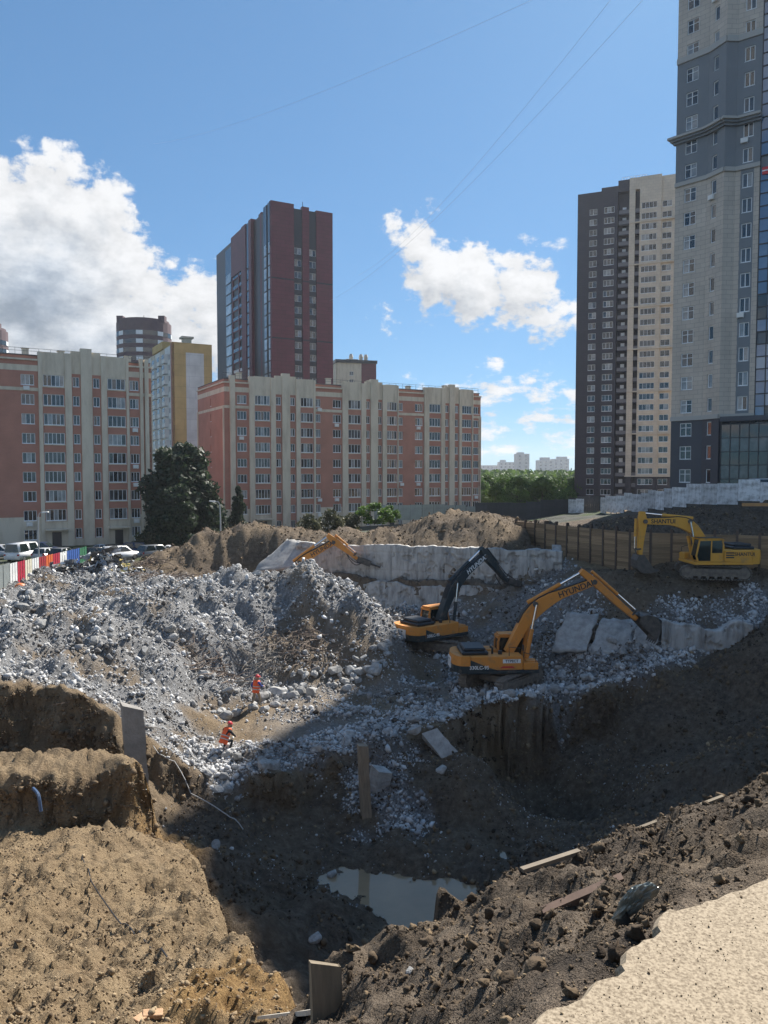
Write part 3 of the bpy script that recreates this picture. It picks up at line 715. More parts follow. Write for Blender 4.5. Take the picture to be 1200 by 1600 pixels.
left = zx([('brick', -330, -120), ('brick', -120, 30), ('blank', 30, 90), ('brick', 90, 190)] + entry(190, 208, 313, 345, 388, 440, 482, 508, 598, 610) + [('brick', 610, 662), ('beige', 662, 676), ('blank', 676, 684), ('beige', 684, 702), ('blank', 702, 715)], 1 / 3, 0)
FL_ = apartment('red and beige brick apartment block at the left behind the parked cars', (-44.4, 115.2), (.86, .51), left, None, -10.9, 17.6, 13.5, 9, 15, ('right',))

# ---- dark red glazed tower
M_MAROON = panel_mat('maroon_cladding', (.15, .028, .042), (.13, .024, .037), (.06, .014, .02), 2.4, 1.0, .5, .2, .03)
M_MAROON2 = mat('dark_recess_cladding', (.017, .019, .027), rough=.4)
M_TAN = mat('tan_fin', (.42, .33, .24), rough=.6)
G_BLUE = mat('blue_tower_glass', (.05, .085, .12), (.025, .04, .06), scale=.6, rough=.06, spec=1.0)
G_SKY = mat('light_tower_glass', (.50, .55, .58), (.22, .29, .34), scale=.5, rough=.06, spec=1.0, rand=.4)
def red_tower():
    base = H - 11
    p = (-28.9, 199); d = (.884, .468); top = 69.4 + 11
    root = empty('glazed_tower', (p[0], p[1], base)); tag(root, 'tall dark maroon tower with glazed corner behind the apartment block', 'tower')
    f = Face(root, p, d, base)
    L_ = f.s_px(520.5)
    x1 = f.s_px(320 + 605 / 4.286); x2 = f.s_px(320 + 660 / 4.286); x3 = f.s_px(320 + 705 / 4.286); x4 = f.s_px(320 + 752 / 4.286)
    rows = [top - 11.6 - 3.03 * k for k in range(18)]
    zoneM = lambda x, z: 0
    for a, b, off, tp in ((0, x1, .25, top), (x2, x3, .25, top - .2), (x4, L_, .25, top - .6)):
        f.strip(a, b, 0, tp, off, [], zoneM, [M_MAROON], name='cladding_wall', depth=1)
    for a, b in ((x1, x2), (x3, x4)):
        c = (a + b) / 2
        ops = [(c - .95, c + .95, z - .95, z + .75) for z in rows]
        f.strip(a, b, 0, top - 1.0, 0, ops, zoneM, [M_MAROON2], name='recessed_wall', depth=1, reveal=.3)
        for o in ops: f.window(o, 0, 2, rec=.2)
    for q in range(4):
        z = top - 19.5 - 15.2 * q
        for a, b in ((0, x1), (x2, x3), (x4, L_)): f.box('dark_band', a + .03, b - .03, -.29, -.2, z, z + .35, M_MAROON2)
    # long left face
    fl = Vector((-d[1], d[0])); n = fl.normalized()
    LEN = 52
    q = Vector((p[0], p[1])) + n * LEN
    e = Face(root, (q.x, q.y), (-n.x, -n.y), base)
    E = lambda zx_: e.s_px(320 + zx_ / 4.286)
    segs = [('glass', 78, 106, -2, G_BLUE), ('dark', 106, 120, -3, None), ('glass', 120, 134, -3, G_SKY), ('tan', 134, 150, -3, None), ('glass', 153, 192, 0, G_SKY),
            ('balc', 195, 262, 0, None), ('dark', 262, 270, .2, None), ('red', 270, 298, .5, None), ('glass', 298, 318, .3, G_BLUE), ('red', 318, 335, .5, None), ('glass', 335, 364, -1.5, G_SKY), ('dark', 364, 376, -.4, None), ('red', 376, 386, -.3, None), ('dark', 386, 405, -.8, None), ('glass', 405, 426, 0, G_SKY), ('dark', 426, 436, -.3, None), ('glass', 436, 455, .1, G_SKY)]
    for kind, a, b, off, gm in segs:
        xa, xb = E(a), min(E(b), LEN - .3)
        tp = top if a > 380 else (top - 2.5 if a < 190 else top - .5)
        if kind == 'red': e.strip(xa, xb, 0, tp, off, [], zoneM, [M_MAROON], name='cladding_wall', depth=4)
        elif kind == 'dark': e.strip(xa, xb, 0, tp, off, [], zoneM, [M_MAROON2], name='recessed_wall', depth=4)
        elif kind == 'tan':
            e.strip(xa, xb, 0, tp, off, [], zoneM, [M_MAROON2], name='recessed_wall', depth=4)
            for t in (.15, .5, .85): e.box('tan_fin', xa + (xb - xa) * t - .25, xa + (xb - xa) * t + .25, -off - .4, -off + .1, 0, tp - .3, M_TAN)
        elif kind == 'balc':
            e.strip(xa, xb, 0, tp, -1.6, [], zoneM, [M_MAROON2], name='recessed_wall', depth=4)
            e.strip(xa, xb, top - 12, tp, .2, [], zoneM, [M_MAROON], name='cladding_wall', depth=1)
            for z in rows:
                e.box('balcony_slab', xa, xb, .1, 1.7, z - 1.5, z - 1.2, M_MAROON); e.box('balcony_rail', xa, xb, .05, .12, z - 1.2, z - .3, G_BLUE)
            for t in (0, .62): e.box('balcony_fin', xa + (xb - xa) * t, xa + (xb - xa) * t + .8, 0, 1.6, 0, top - 12, M_MAROON)
        else:
            e.strip(xa, xb, 0, tp, off - .25, [], zoneM, [M_MAROON2], name='recessed_wall', depth=4)
            up = MB(); up.box(xa + .1, xb - .1, -off, .2 - off, top - 11, tp - .2); e.put('crown_glazing', up.mesh('crown_glazing', G_BLUE))
            gb = MB(); gb.box(xa + .35, xb - .35, -off - .02, .15 - off, .25, 2.85); gme = gb.mesh('glass_panel', gm)
            for z in rows: e.put('glass_panel', gme, 0, 0, z - 1.5)
    core = MB(); core.box(.3, L_ - .1, .9, LEN - 1, 0, top - 1.2); f.put('building_core', core.mesh('building_core', M_MAROON2))
    mm = MB(); mm.tube([(12, 8, top - 1), (12, 8, top + 4)], .08, 5); f.put('roof_mast', mm.mesh('roof_mast', M_DARKMETAL))
red_tower()

# ---- yellow block with white panels
M_YELLOW = panel_mat('yellow_panels', (.62, .43, .18), (.59, .41, .17), (.44, .30, .13), 6.0, 2.8, .8, .3, .03)
M_WHITEP = panel_mat('white_panels', (.72, .72, .68), (.69, .69, .66), (.5, .5, .5), 3.0, 2.8, .7, .3, .03)
def yellow_block():
    base = H - 11; p = (-54.7, 200); d = (.88, .48); top = 34 + 11
    root = empty('panel_building', (p[0], p[1], base)); tag(root, 'tall yellow panel building with white strip between left block and tower', 'building')
    f = Face(root, p, d, base); Lx = f.s_px(333.5)
    a, b = f.s_px(293), f.s_px(321)
    f.strip(0, a, 0, top, 0, [], lambda x, z: 0, [M_YELLOW]); f.strip(b, Lx, 0, top, 0, [], lambda x, z: 0, [M_YELLOW])
    f.strip(a, b, 0, top, -.05, [], lambda x, z: 1 if z < top - 2.5 else 0, [M_YELLOW, M_WHITEP], zs=[top - 2.5])
    n = Vector((-.48, .88)).normalized(); q = Vector(p) + n * 38
    e = Face(root, (q.x, q.y), (-n.x, -n.y), base)
    e.strip(36.2, 38, 0, top - .2, 0, [], lambda x, z: 0, [M_BRICK])
    rows = [top - 3.4 - 2.8 * k for k in range(14)]
    for k in range(6):
        x0 = k * 6; ops = [(x0 + 3.6, x0 + 5.4, z - .8, z + .7) for z in rows]
        e.strip(x0, x0 + 6.03, 0, top - .8, 0, ops, lambda x, z: 0, [M_WHITEP if k % 2 else M_BEIGE])
        for o in ops: e.window(o, 0, 2, var=rnd.choice((0, 3, 5)))
        bb = MB(); bb.box(0, 2.9, -1.0, 0, 0, 1.05); bb.box(0.1, 2.8, -.95, 0, 1.06, 2.3); bme = bb.mesh('glazed_balcony', M_WHITEP); gg = MB(); gg.box(.15, 2.75, -1.01, -.99, 1.12, 2.25); gme = gg.mesh('pane', G_MID)
        for z in rows:
            o = e.put('glazed_balcony', bme, x0 + .35, 0, z - 1.5); link('pane', gme, o)
    c = MB(); c.box(.2, Lx - .2, .45, 37, 0, top - .5); f.put('building_core', c.mesh('building_core', M_BEIGE))
    c = MB(); c.box(4.2, 6.4, 5, 7, top - .5, top + 2); c.box(3.7, 6.9, 4.5, 7.5, top + 2, top + 2.5); f.put('lift_house', c.mesh('lift_house', M_BEIGE))
    c = MB(); c.box(-.3, 3, 10, 22, top - .5, top + 1.5); f.put('roof_parapet', c.mesh('roof_parapet', M_YELLOW))
yellow_block()

# ---- round dark towers far behind
M_PLUM = mat('plum_brick', (.10, .062, .072), (.125, .08, .09), scale=.4, rough=.8)
def round_tower(px, d, ztop, r, label):
    x = (px - 600) / F * d; base = H - 12; top = ztop + 12
    root = empty('round_tower', (x, d, base)); tag(root, label, 'tower')
    K = 24
    pts = lambda rr, z: [(rr * math.cos(2 * math.pi * k / K), rr * math.sin(2 * math.pi * k / K), z) for k in range(K)]
    def ring(name, r0, z0, z1, m):
        b = MB(); A, B = pts(r0, z0), pts(r0, z1)
        for k in range(K): b.quad(A[k], A[(k + 1) % K], B[(k + 1) % K], B[k])
        b.poly(B); b.poly(A[::-1]); b.build(name, m, root)
    ring('wall', r, 0, top, M_PLUM); ring('parapet', r * .93, top, top + 1, M_PLUM)
    for k in range(7):
        z = top - 5.5 - 3.2 * k
        ring('window_band', r + .06, z, z + 1.7, G_DARK)
        for q in range(K):
            if q % 3: continue
            an = 2 * math.pi * (q + .5) / K
            b = MB(); b.box(-.05, .12, -r * .12, r * .12, 0.05, 1.65); o = b.build('window_frame', M_FRAME, root, loc=(math.cos(an) * (r * .995), math.sin(an) * r * .995, z)); o.rotation_euler = (0, 0, an)
    for sx in (-.75, .8):
        b = MB(); b.box(r * sx - 1.2, r * sx + 1.2, -r * .5, -r * .2, top, top + 2.4); b.build('roof_turret', M_PLUM, root)
    b = MB(); b.box(-2, 3, -2, 2, top + 1, top + 1.8); b.tube([(0, 0, top), (0, 0, top + 3.5)], .12, 5); b.build('roof_hut', M_PLUM, root)
round_tower(229, 300, 57.5, 10.2, 'dark plum round tower rising behind the left apartment block')
round_tower(-22, 300, 55, 9.2, 'rounded dark tower cut off by the left edge of the picture')

# ---- small far block with roof vents
def far_block():
    d = 300; base = H - 12; p = W(527, 600, d); top = 43 + 12
    root = empty('apartment_block', (p.x, d, base)); tag(root, 'distant beige and red block with roof vents right of the maroon tower', 'building')
    f = Face(root, (p.x, d), (.95, .25), base)
    a, b = f.s_px(565), f.s_px(588)
    rows = [top - 4 - 3 * k for k in range(6)]
    for x0, x1, m in ((0, a, M_BEIGE), (a, b, M_MAROON)):
        c = (x0 + x1) / 2 + .8; ops = [(c - .8, c + .8, z - .8, z + .7) for z in rows] if m is M_BEIGE else []
        f.strip(x0, x1, 0, top, 0, ops, lambda x, z: 0, [m])
        for o in ops: f.window(o, 0, 2)
    f.box('cornice', -.8, b + .3, -.6, 12, top, top + 1.2, M_MAROON2); f.box('building_core', -.4, b, .5, 12, 0, top - .1, M_BEIGE)
    for k, x in enumerate((6.5, 10.5, 12.5)):
        c = MB(); c.box(x - .6, x + .6, 4, 5.5, top + 1.2, top + 3); c.tube([(x, 4.7, top + 3), (x, 4.7, top + 4.2)], [.9, .5], 10); f.put('roof_vent', c.mesh('roof_vent', M_BEIGE))
    f.box('roof_edge', 4.2, 9, 3, 7, top + 1.2, top + 2, M_BEIGE)
far_block()

# ---- dark and cream tower
M_CHOC = panel_mat('charcoal_brown_cladding', (.047, .042, .055), (.04, .036, .048), (.025, .022, .028), 1.2, .6, .6, .15, .02)
M_CREAM = panel_mat('cream_cladding', (.62, .53, .42), (.59, .50, .40), (.42, .36, .29), 1.2, .75, .7, .2, .02)
def cream_tower():
    base = H - 8.5; d = (.92, -.39)
    p = W(896, 740, 216.5); p = (p.x, 216.5)
    root = empty('residential_tower', (p[0], p[1], base)); tag(root, 'tall charcoal and cream residential tower with rows of open balconies', 'tower')
    f = Face(root, p, d, base)
    X = lambda zx_: f.s_px(870 + zx_ / 2.857)
    rows = [W(922, 250 + (228 + 46.4 * k) / 2.857, 214).z - base for k in range(28)]
    tops = {k: v for k, v in (('a', 77 + 8.5), ('b', 77.8 + 8.5), ('c', 79.2 + 8.5), ('d', 79.4 + 8.5), ('e', 79.0 + 8.5))}
    ch = [M_CHOC, M_CREAM]
    def col_(x0, x1, top, off, wx, ww, zone, n, first=0, var=None, h=(.85, .75)):
        ops = [(X(wx) - ww / 2, X(wx) + ww / 2, z - h[0], z + h[1]) for z in rows[first:]]
        f.strip(X(x0), X(x1), 0, top, off, ops, zone, ch, name='wall', zs=[rows[25] - 1.6])
        for o in ops: f.window(o, off, n, fm=M_FRAME, var=var)
    dark = lambda x, z: 0
    cream = lambda x, z: 1 if z > rows[25] - 1.6 else 0
    col_(78, 182, tops['a'], 0, 147, 2.0, dark, 2)
    col_(182, 254, tops['b'], .25, 217, 2.7, dark, 3)
    # open balconies
    f.strip(X(254), X(312), 0, tops['c'], -1.7, [], dark, ch, name='recessed_wall')
    f.box('balcony_head', X(254) + .02, X(312) - .02, 0, 1.7, rows[0] + 4.4, tops['c'], M_CHOC)
    f.strip(X(318), X(352), 0, tops['d'], -1.4, [], dark, ch, name='recessed_wall')
    rail = mat('balcony_rail_panel', (.16, .15, .16), rough=.5)
    def balcony(xa, xb):
        r = MB(); w = xb - xa; r.box(0, w, 0, 1.75, -.25, 0)
        r.box(0, w, .03, .1, .95, 1.02)
        s_ = MB(); s_.box(.02, w - .02, .05, .09, .02, .92)
        d_ = MB(); d_.box(w * .3, w * .3 + 1.0, 1.55, 1.68, 0, 2.1)
        return r.mesh('balcony', M_CHOC), s_.mesh('rail_panel', rail), d_.mesh('balcony_door', M_FRAME)
    for xa, xb in ((X(258), X(304)), (X(328), X(350))):
        ms = balcony(xa, xb)
        for z in rows[:]:
            o = f.put('balcony', ms[0], xa, 0, z - 1.45); link('rail_panel', ms[1], o); link('balcony_door', ms[2], o)
            if rnd.random() < .35:
                b = f.put('air_conditioner', AC_ME, xa + rnd.uniform(.1, max(.2, xb - xa - 1)), 1.2, z - 1.0)
    f.strip(X(304), X(330), 0, tops['d'], .2, [], cream, ch, name='pier', zs=[rows[25] - 1.6])
    f.strip(X(350), X(358), 0, tops['d'], .2, [], cream, ch, name='pier', zs=[rows[25] - 1.6])
    f.box('balcony_head', X(330), X(350), -.1, 1.4, rows[0] + 4.5, tops['d'] - .05, M_CREAM)
    col_(358, 445, tops['d'], .2, 392, 3.9, cream, 4)
    col_(445, 600, tops['e'], -.3, 470, 2.4, cream, 2, var=0)
    for k in range(8):
        z = rows[25 - 4 * k] - 1.6 if 25 - 4 * k >= 0 else None
        if z: f.box('cornice', X(300) if k == 0 else X(306), X(600), -.45, .5, z, z + .3, M_CREAM)
    f.box('building_core', .3, X(600), 1.8, 20, 0, tops['a'] - 1, M_CHOC)
    f.box('roof_house', X(262), X(360), 3, 14, tops['a'] - 1, tops['d'] + .4, M_CREAM)
    m = MB()
    for k in range(9):
        x = X(265) + k * .8; m.tube([(x, 3.2, tops['d'] + .4), (x, 3.2, tops['d'] + 1.6)], .05, 4)
    m.tube([(X(265), 3.2, tops['d'] + 1.6), (X(265) + 6.4, 3.2, tops['d'] + 1.6)], .05, 4); f.put('roof_railing', m.mesh('roof_railing', M_FRAME))
cream_tower()

# ---- tall stone-clad tower at the right
M_STONE = panel_mat('stone_panels', (.54, .47, .395), (.49, .425, .36), (.33, .285, .25), 1.15, .56, .55, .5, .025)
M_SLATE = mat('slate_blue_cladding', (.15, .17, .19), (.17, .19, .21), scale=.4, rough=.5)
M_BASE = mat('dark_base_cladding', (.045, .05, .066), (.055, .06, .076), scale=.4, rough=.45)
M_TRIM = mat('stone_trim', (.40, .385, .36), rough=.6)
G_CURT = [mat('curtain_wall_glass_a', (.16, .25, .38), (.10, .17, .27), scale=.4, rough=.05, spec=1), mat('curtain_wall_glass_b', (.28, .36, .45), rough=.06, spec=1), mat('curtain_wall_glass_c', (.03, .045, .05), rough=.05, spec=.8), mat('curtain_wall_glass_d', (.10, .17, .28), rough=.05, spec=1)]
G_LOW = mat('lobby_glass', (.012, .016, .018), rough=.03, spec=1)
TOWER_TOP = 68.0
def stone_tower():
    base = H - 4; top = TOWER_TOP + 4
    PT = [(37.2, 100), (40.0, 97), (41.0, 94.5), (42.4, 94.6), (46.3, 91.6), (58, 82)]
    root = empty('stone_tower', (37.2, 100, base)); tag(root, 'very tall stone-clad tower with slate bands at the right edge', 'tower')
    zb = 7.1 + 4; z1, z2, z3 = 36.7 + 4, 41.8 + 4, 51.7 + 4      # base cladding, slate from z1 to z3, big cornice z2
    rows = [z for z in (-.3 + 4 + 2.95 * k for k in range(29)) if z < top - 1.6]
    zone = lambda x, z: 2 if z < zb else (1 if z1 < z < z3 else 0)
    mats = [M_STONE, M_SLATE, M_BASE]
    specs = [(0, [(1.95, 1.55, 2)], .0), (1, [(1.1, .8, 1)], 0), (2, [], 0), (3, [(1.35, 1.15, 2)], 0), (4, [], 0)]
    for i, wins, off in specs:
        a = Vector(PT[i]); b = Vector(PT[i + 1]); e = Face(root, a, b - a, base); ln = (b - a).length
        ops = [(c - w / 2, c + w / 2, z - .85, z + .85) for c, w, n in wins for z in rows if not (i == 3 and z < zb)]
        zz = zone
        if i == 3:
            slate = lambda x, z: 2 if z < zb else (1 if z1 < z < z3 or (z < z1 and .6 < x < 2.1) else 0)
            e.strip(0, 2.75, 0, top, 0, ops, slate, mats, zs=[zb, z1, z3], xs=[.6, 2.1], name='wall')
        elif i == 4:
            pass
        else:
            e.strip(0, ln, 0, top, 0, ops, zone, mats, zs=[zb, z1, z3], name='wall')
        for c, w, n in wins:
            for o in [o for o in ops]: e.window(o, 0, n, rec=.16, bar=.09, transom=(i == 0))
        wl = 2.75 if i == 3 else ln
        if i < 4:
            for z, pr, h in ((zb - .35, .25, .55), (z1 - .3, .22, .5), (z3 - .1, .2, .7), (top - 8, .3, .5)):
                e.box('band_course', -.02, wl + .02, -pr, .2, z, z + h, M_TRIM)
            for q in range(3):
                e.box('cornice', -.25 - .25 * q, wl + .1, -.35 - .3 * q, .2, z2 - .1 + .28 * q, z2 + .18 + .28 * q, M_SLATE if q < 2 else M_TRIM)
        for o in ops:
            if rnd.random() < .08: e.put('air_conditioner', AC_ME, o[0] - .2, -.03, o[2] - .65)
        if i in (3, 4):   # curtain wall
            x0 = 2.75 if i == 3 else 0
            n = max(1, int(round((ln - x0) / 1.15)))
            wdt = (ln - x0) / n
            bk = MB(); bk.box(x0, ln, .25, .5, 0, top); e.put('curtain_wall_frame', bk.mesh('curtain_wall_frame', M_SLATE))
            gmesh = []
            for gm in G_CURT + [G_LOW]:
                g = MB(); g.quad((.05, 0, .05), (wdt - .05, 0, .05), (wdt - .05, 0, 1.4), (.05, 0, 1.4)); gmesh.append(g.mesh('glass_panel', gm))
            mu = MB()
            for k in range(n + 1): mu.box(x0 + k * wdt - .04, x0 + k * wdt + .04, -.02, .24, 0, top)
            e.put('mullion', mu.mesh('mullion', M_DARKMETAL))
            tr = MB(); zf = .3
            while zf < top:
                tr.box(x0, ln, .0, .23, zf - .05, zf + .05); zf += 1.475
            e.put('transom', tr.mesh('transom', M_DARKMETAL))
            zf = .3; r_ = 0
            while zf < min(top, 75):
                for k in range(n):
                    if zf < zb - .6: g = gmesh[4]
                    else: g = gmesh[rnd.choice((0, 0, 0, 1, 3, 3, 2 if rnd.random() < .3 else 0))]
                    if r_ % 14 == 13: g = None
                    if g: e.put('glass_panel', g, x0 + k * wdt, .1, zf)
                zf += 1.475; r_ += 1
    # lower glazed lobby storeys in front of the recess
    a = Vector(PT[2]); b = Vector((46.0, 90.6)); e = Face(root, a + Vector((.1, -.5)), b - a, base); ln = (b - a).length
    fr = MB(); n = 6
    for k in range(n + 1): fr.box(ln * k / n - .05, ln * k / n + .05, -.1, .1, 0, zb - .8)
    for k in range(7): fr.box(0, ln, -.08, .08, k * 1.65, k * 1.65 + .12)
    e.put('lobby_frame', fr.mesh('lobby_frame', M_DARKMETAL))
    for k in range(n):
        for j in range(6):
            g = MB(); g.quad((ln * k / n, 0, j * 1.65), (ln * (k + 1) / n, 0, j * 1.65), (ln * (k + 1) / n, 0, j * 1.65 + 1.65), (ln * k / n, 0, j * 1.65 + 1.65)); e.put('glass_panel', g.mesh('glass_panel', G_LOW if j % 2 else GLASSES[3]))
    e.box('lobby_cornice', -.1, ln + 3, -.4, .6, zb - .8, zb - .2, M_BASE)
    # the bulk of the tower
    fp = [(37.5, 100.2), (40.2, 97.3), (41.3, 94.9), (42.6, 95.0), (46.5, 92.1), (58, 82.7), (76, 97), (58, 124), (46, 122)]
    c = MB(); k = len(fp)
    for z, rev in ((0, True), (top - .3, False)):
        q = [(x - 37.2, y - 100, z) for x, y in fp]; c.poly(q[::-1] if rev else q)
    for i in range(k):
        (x0, y0), (x1, y1) = fp[i], fp[(i + 1) % k]
        c.quad((x0 - 37.2, y0 - 100, 0), (x1 - 37.2, y1 - 100, 0), (x1 - 37.2, y1 - 100, top - .3), (x0 - 37.2, y0 - 100, top - .3))
    c.build('building_core', M_STONE, root)
    # red and white banner in a window of the curtain wall
    bn = MB(); bn.box(0, 1.7, -.12, -.05, 0, .35, 0); bn.box(0, 1.7, -.12, -.05, .36, .5, 1); bn.box(0, 1.7, -.12, -.05, .51, .85, 0)
    e3 = Face(root, Vector(PT[3]), Vector(PT[4]) - Vector(PT[3]), base)
    e3.put('window_banner', bn.mesh('window_banner', [mat('banner_red', (.6, .05, .06), rough=.7), M_FRAME]), 3.0, 0, 39.3)
stone_tower()

# ---- far skyline
M_FARB = mat('far_concrete', (.30, .32, .35), (.36, .38, .40), scale=.1, rough=.8)
def far_building(px0, px1, ytop, d, label, steps=()):
    a, b = W(px0, 745, d), W(px1, 745, d); zt = W(px0, ytop, d).z; base = H - 12
    root = empty('skyline_building', (a.x, d, base)); tag(root, label, 'building')
    w = b.x - a.x; h = zt - base
    m = MB(); m.box(0, w, 0, 30, 0, h); m.build('wall', M_FARB, root)
    for s0, s1, hh in steps:
        m = MB(); m.box(w * s0, w * s1, 3, 20, h, h + hh); m.build('roof_house', M_FARB, root)
    n = max(2, int(w / 9)); r = int(h / 7)
    wm = MB(); wm.box(0, 4.2, -.15, .05, 0, 3.4); wme = wm.mesh('window', G_DARK)
    for i in range(n):
        for j in range(r):
            o = link('window', wme, root, (w * (i + .5) / n - 2.1, 0, h - 6 - j * 7))
far_building(807, 827, 709, 1500, 'tall slim grey block on the far skyline', ((.1, .6, 3),))
far_building(841, 864, 719, 1650, 'stepped grey block right of the slim one on the skyline', ((.2, .8, 6),))
far_building(864, 889, 717, 1700, 'low wide grey block on the skyline beside the dark tower', ((.3, .9, 5),))
far_building(780, 806, 722, 1750, 'low grey block left of the slim one on the skyline', ((.1, .4, 5),))
far_building(752, 780, 727, 1900, 'lowest grey block on the skyline next to the apartment block')
# ------------------------------------------------------------------ walls, slabs and fences of the site
M_CONC = mat('dirty_white_concrete', (.46, .45, .43), (.17, .16, .15), scale=1.1, detail=9, rough=.9, bump=.6, bscale=5, bdist=.12, stretch=(1.6, 1.6, .35), contrast=(.42, .72))
M_CONC2 = mat('grey_concrete', (.25, .245, .235), (.42, .41, .39), scale=2.2, detail=8, rough=.92, bump=.5, bscale=14, bdist=.04, coord='Object')
M_SOIL = mat('dark_soil', (.10, .075, .055), (.18, .14, .10), scale=3, rough=.95, bump=.8, bscale=6, bdist=.12)
def rough_wall(name, a, b, z0, z1, parent, m, amp=.2, nx=420, nz=44, lean=0.0, seed=0, thick=.7, ragged=.35):
    a = Vector(a); b = Vector(b); d = (b - a); ln = d.length; d.normalize(); nrm = Vector((d.y, -d.x))
    s = np.linspace(0, ln, nx); t = np.linspace(0, 1, nz); S, T = np.meshgrid(s, t, indexing='ij')
    zt = z1 + fbm(s * .6, s * 0 + seed, 5, 300 + seed) * ragged * 2
    Z = z0 + (zt[:, None] - z0) * T
    o = fbm(S * .9, Z * .5, 5, 310 + seed, gain=.6) * amp + fbm(S * 3.1, Z * .8, 3, 320 + seed) * amp * .35 + lean * (1 - T)
    o = o - .09 * (((S + .3 * seed) % 2.4) < .11) - .05 * (((Z + seed) % 1.6) < .1) - .16 * (fbm(S * 1.1, Z * 1.4, 4, 330 + seed, gain=.7) > .24)
    X = a.x + d.x * S + nrm.x * o; Y = a.y + d.y * S + nrm.y * o
    V1 = np.stack([X, Y, Z], -1).reshape(-1, 3)
    # top strip back over the thickness, then down the back
    V2 = np.stack([X[:, -1] - nrm.x * thick, Y[:, -1] - nrm.y * thick, Z[:, -1] + fbm(s * 2, s * 0, 3, 9) * .1], -1)
    V3 = V2.copy(); V3[:, 2] = z0
    i, j = np.meshgrid(np.arange(nx - 1), np.arange(nz - 1), indexing='ij'); q = i * nz + j
    F1 = np.stack([q, q + nz, q + nz + 1, q + 1], -1).reshape(-1, 4)
    n1 = len(V1); k = np.arange(nx - 1); top = k * nz + nz - 1
    F2 = np.stack([top, top + nz, n1 + k + 1, n1 + k], -1); F3 = np.stack([n1 + k, n1 + k + 1, n1 + nx + k + 1, n1 + nx + k], -1)
    off = np.array(parent.location) if parent is not None else np.zeros(3)
    me = raw_mesh(name, np.vstack([V1, V2, V3]) - off, np.vstack([F1, F2, F3]), m)
    return link(name, me, parent)
def retaining_wall():
    root = empty('retaining_wall', (3, 66, H - 13)); tag(root, 'long broken white concrete retaining wall behind the excavators', 'wall')
    rough_wall('wall_tier', (-8.2, 70.6), (14.6, 62.7), H - 10, H - 6.35, root, M_CONC, .06, seed=1, ragged=.14)
    rough_wall('wall_tier', (-8.4, 69.6), (14.8, 61.3), H - 14.2, H - 9.5, root, M_CONC, .12, lean=.9, seed=2, ragged=.2)
    rough_wall('soil_ledge', (-8.3, 69.9), (14.2, 61.75), H - 10.4, H - 9.15, root, M_SOIL, .3, nz=8, seed=3, ragged=.3, lean=.3)
    rough_wall('broken_edge', (14.5, 62.6), (15.1, 65.6), H - 10.5, H - 6.4, root, M_CONC2, .35, nx=30, seed=4, ragged=.9)
retaining_wall()

def slab_thing(name, label, cat, pts, thick, m, seed=0):
    """broken slab: quad given by four world points, ragged, with thickness"""
    A, B, C, D = [np.array(p) for p in pts]; n = 14
    u, v = np.meshgrid(np.linspace(0, 1, n), np.linspace(0, 1, n), indexing='ij')
    P = (A * ((1 - u) * (1 - v))[..., None] + B * (u * (1 - v))[..., None] + C * (u * v)[..., None] + D * ((1 - u) * v)[..., None])
    nr = np.cross(B - A, D - A); nr /= np.linalg.norm(nr)
    edge = ((u == 0) | (u == 1) | (v == 0) | (v == 1))
    jit = np.stack([fbm(u * 5 + seed, v * 5, 3, 400), fbm(u * 5 + seed, v * 5, 3, 410), fbm(u * 5 + seed, v * 5, 3, 420)], -1) * .22
    P = P + jit * edge[..., None] + nr * (fbm(u * 4, v * 4 + seed, 4, 430) * .06)[..., None]
    Q = P - nr * thick
    c = P.reshape(-1, 3).mean(0); V = np.vstack([P.reshape(-1, 3), Q.reshape(-1, 3)]) - c
    i, j = np.meshgrid(np.arange(n - 1), np.arange(n - 1), indexing='ij'); q = (i * n + j).ravel()
    F1 = np.stack([q, q + n, q + n + 1, q + 1], -1); F2 = F1[:, ::-1] + n * n
    ring = [k * n for k in range(n)] + [(n - 1) * n + k for k in range(1, n)] + [k * n + n - 1 for k in range(n - 2, -1, -1)] + [k for k in range(n - 2, 0, -1)]
    F3 = np.array([[ring[k], ring[k] + n * n, ring[(k + 1) % len(ring)] + n * n, ring[(k + 1) % len(ring)]] for k in range(len(ring))])
    o = link(name, raw_mesh(name, V, np.vstack([F1, F2, F3]), m), None, tuple(c)); tag(o, label, cat); return o
w_ = lambda px, py, d: tuple(W(px, py, d))
slab_thing('concrete_slab', 'smooth pale slab tilted behind the orange boom, leftmost of three', 'slab', (w_(862, 1016, 49.4), w_(919, 1018, 49), w_(934, 960, 51), w_(884, 954, 51.4)), .3, M_CONC2, 1)
slab_thing('concrete_slab', 'middle one of three smooth tilted slabs under the excavator bucket', 'slab', (w_(922, 1020, 49), w_(980, 1022, 48.6), w_(994, 970, 50.4), w_(938, 964, 50.8)), .3, M_CONC2, 2)
slab_thing('concrete_slab', 'rightmost and smallest of the three smooth tilted slabs', 'slab', (w_(984, 1026, 48.5), w_(1028, 1026, 48.2), w_(1026, 984, 49.6), w_(994, 974, 50)), .3, M_CONC2, 3)
slab_thing('concrete_slab', 'big grey slab leaning against the left earth mound', 'slab', (w_(395, 893, 69), w_(470, 886, 69), w_(474, 846, 71.5), w_(448, 842, 71.5)), .35, M_CONC2, 4)
rw = rough_wall('broken_wall_stub', tuple(W(1034, 1000, 48.8))[:2], tuple(W(1176, 1000, 48.6))[:2], H - 12, H - 9.75, None, M_CONC, .14, nx=160, nz=26, seed=7, ragged=.3)
tag(rw, 'jagged pale concrete wall stub right of the excavator bucket', 'wall')

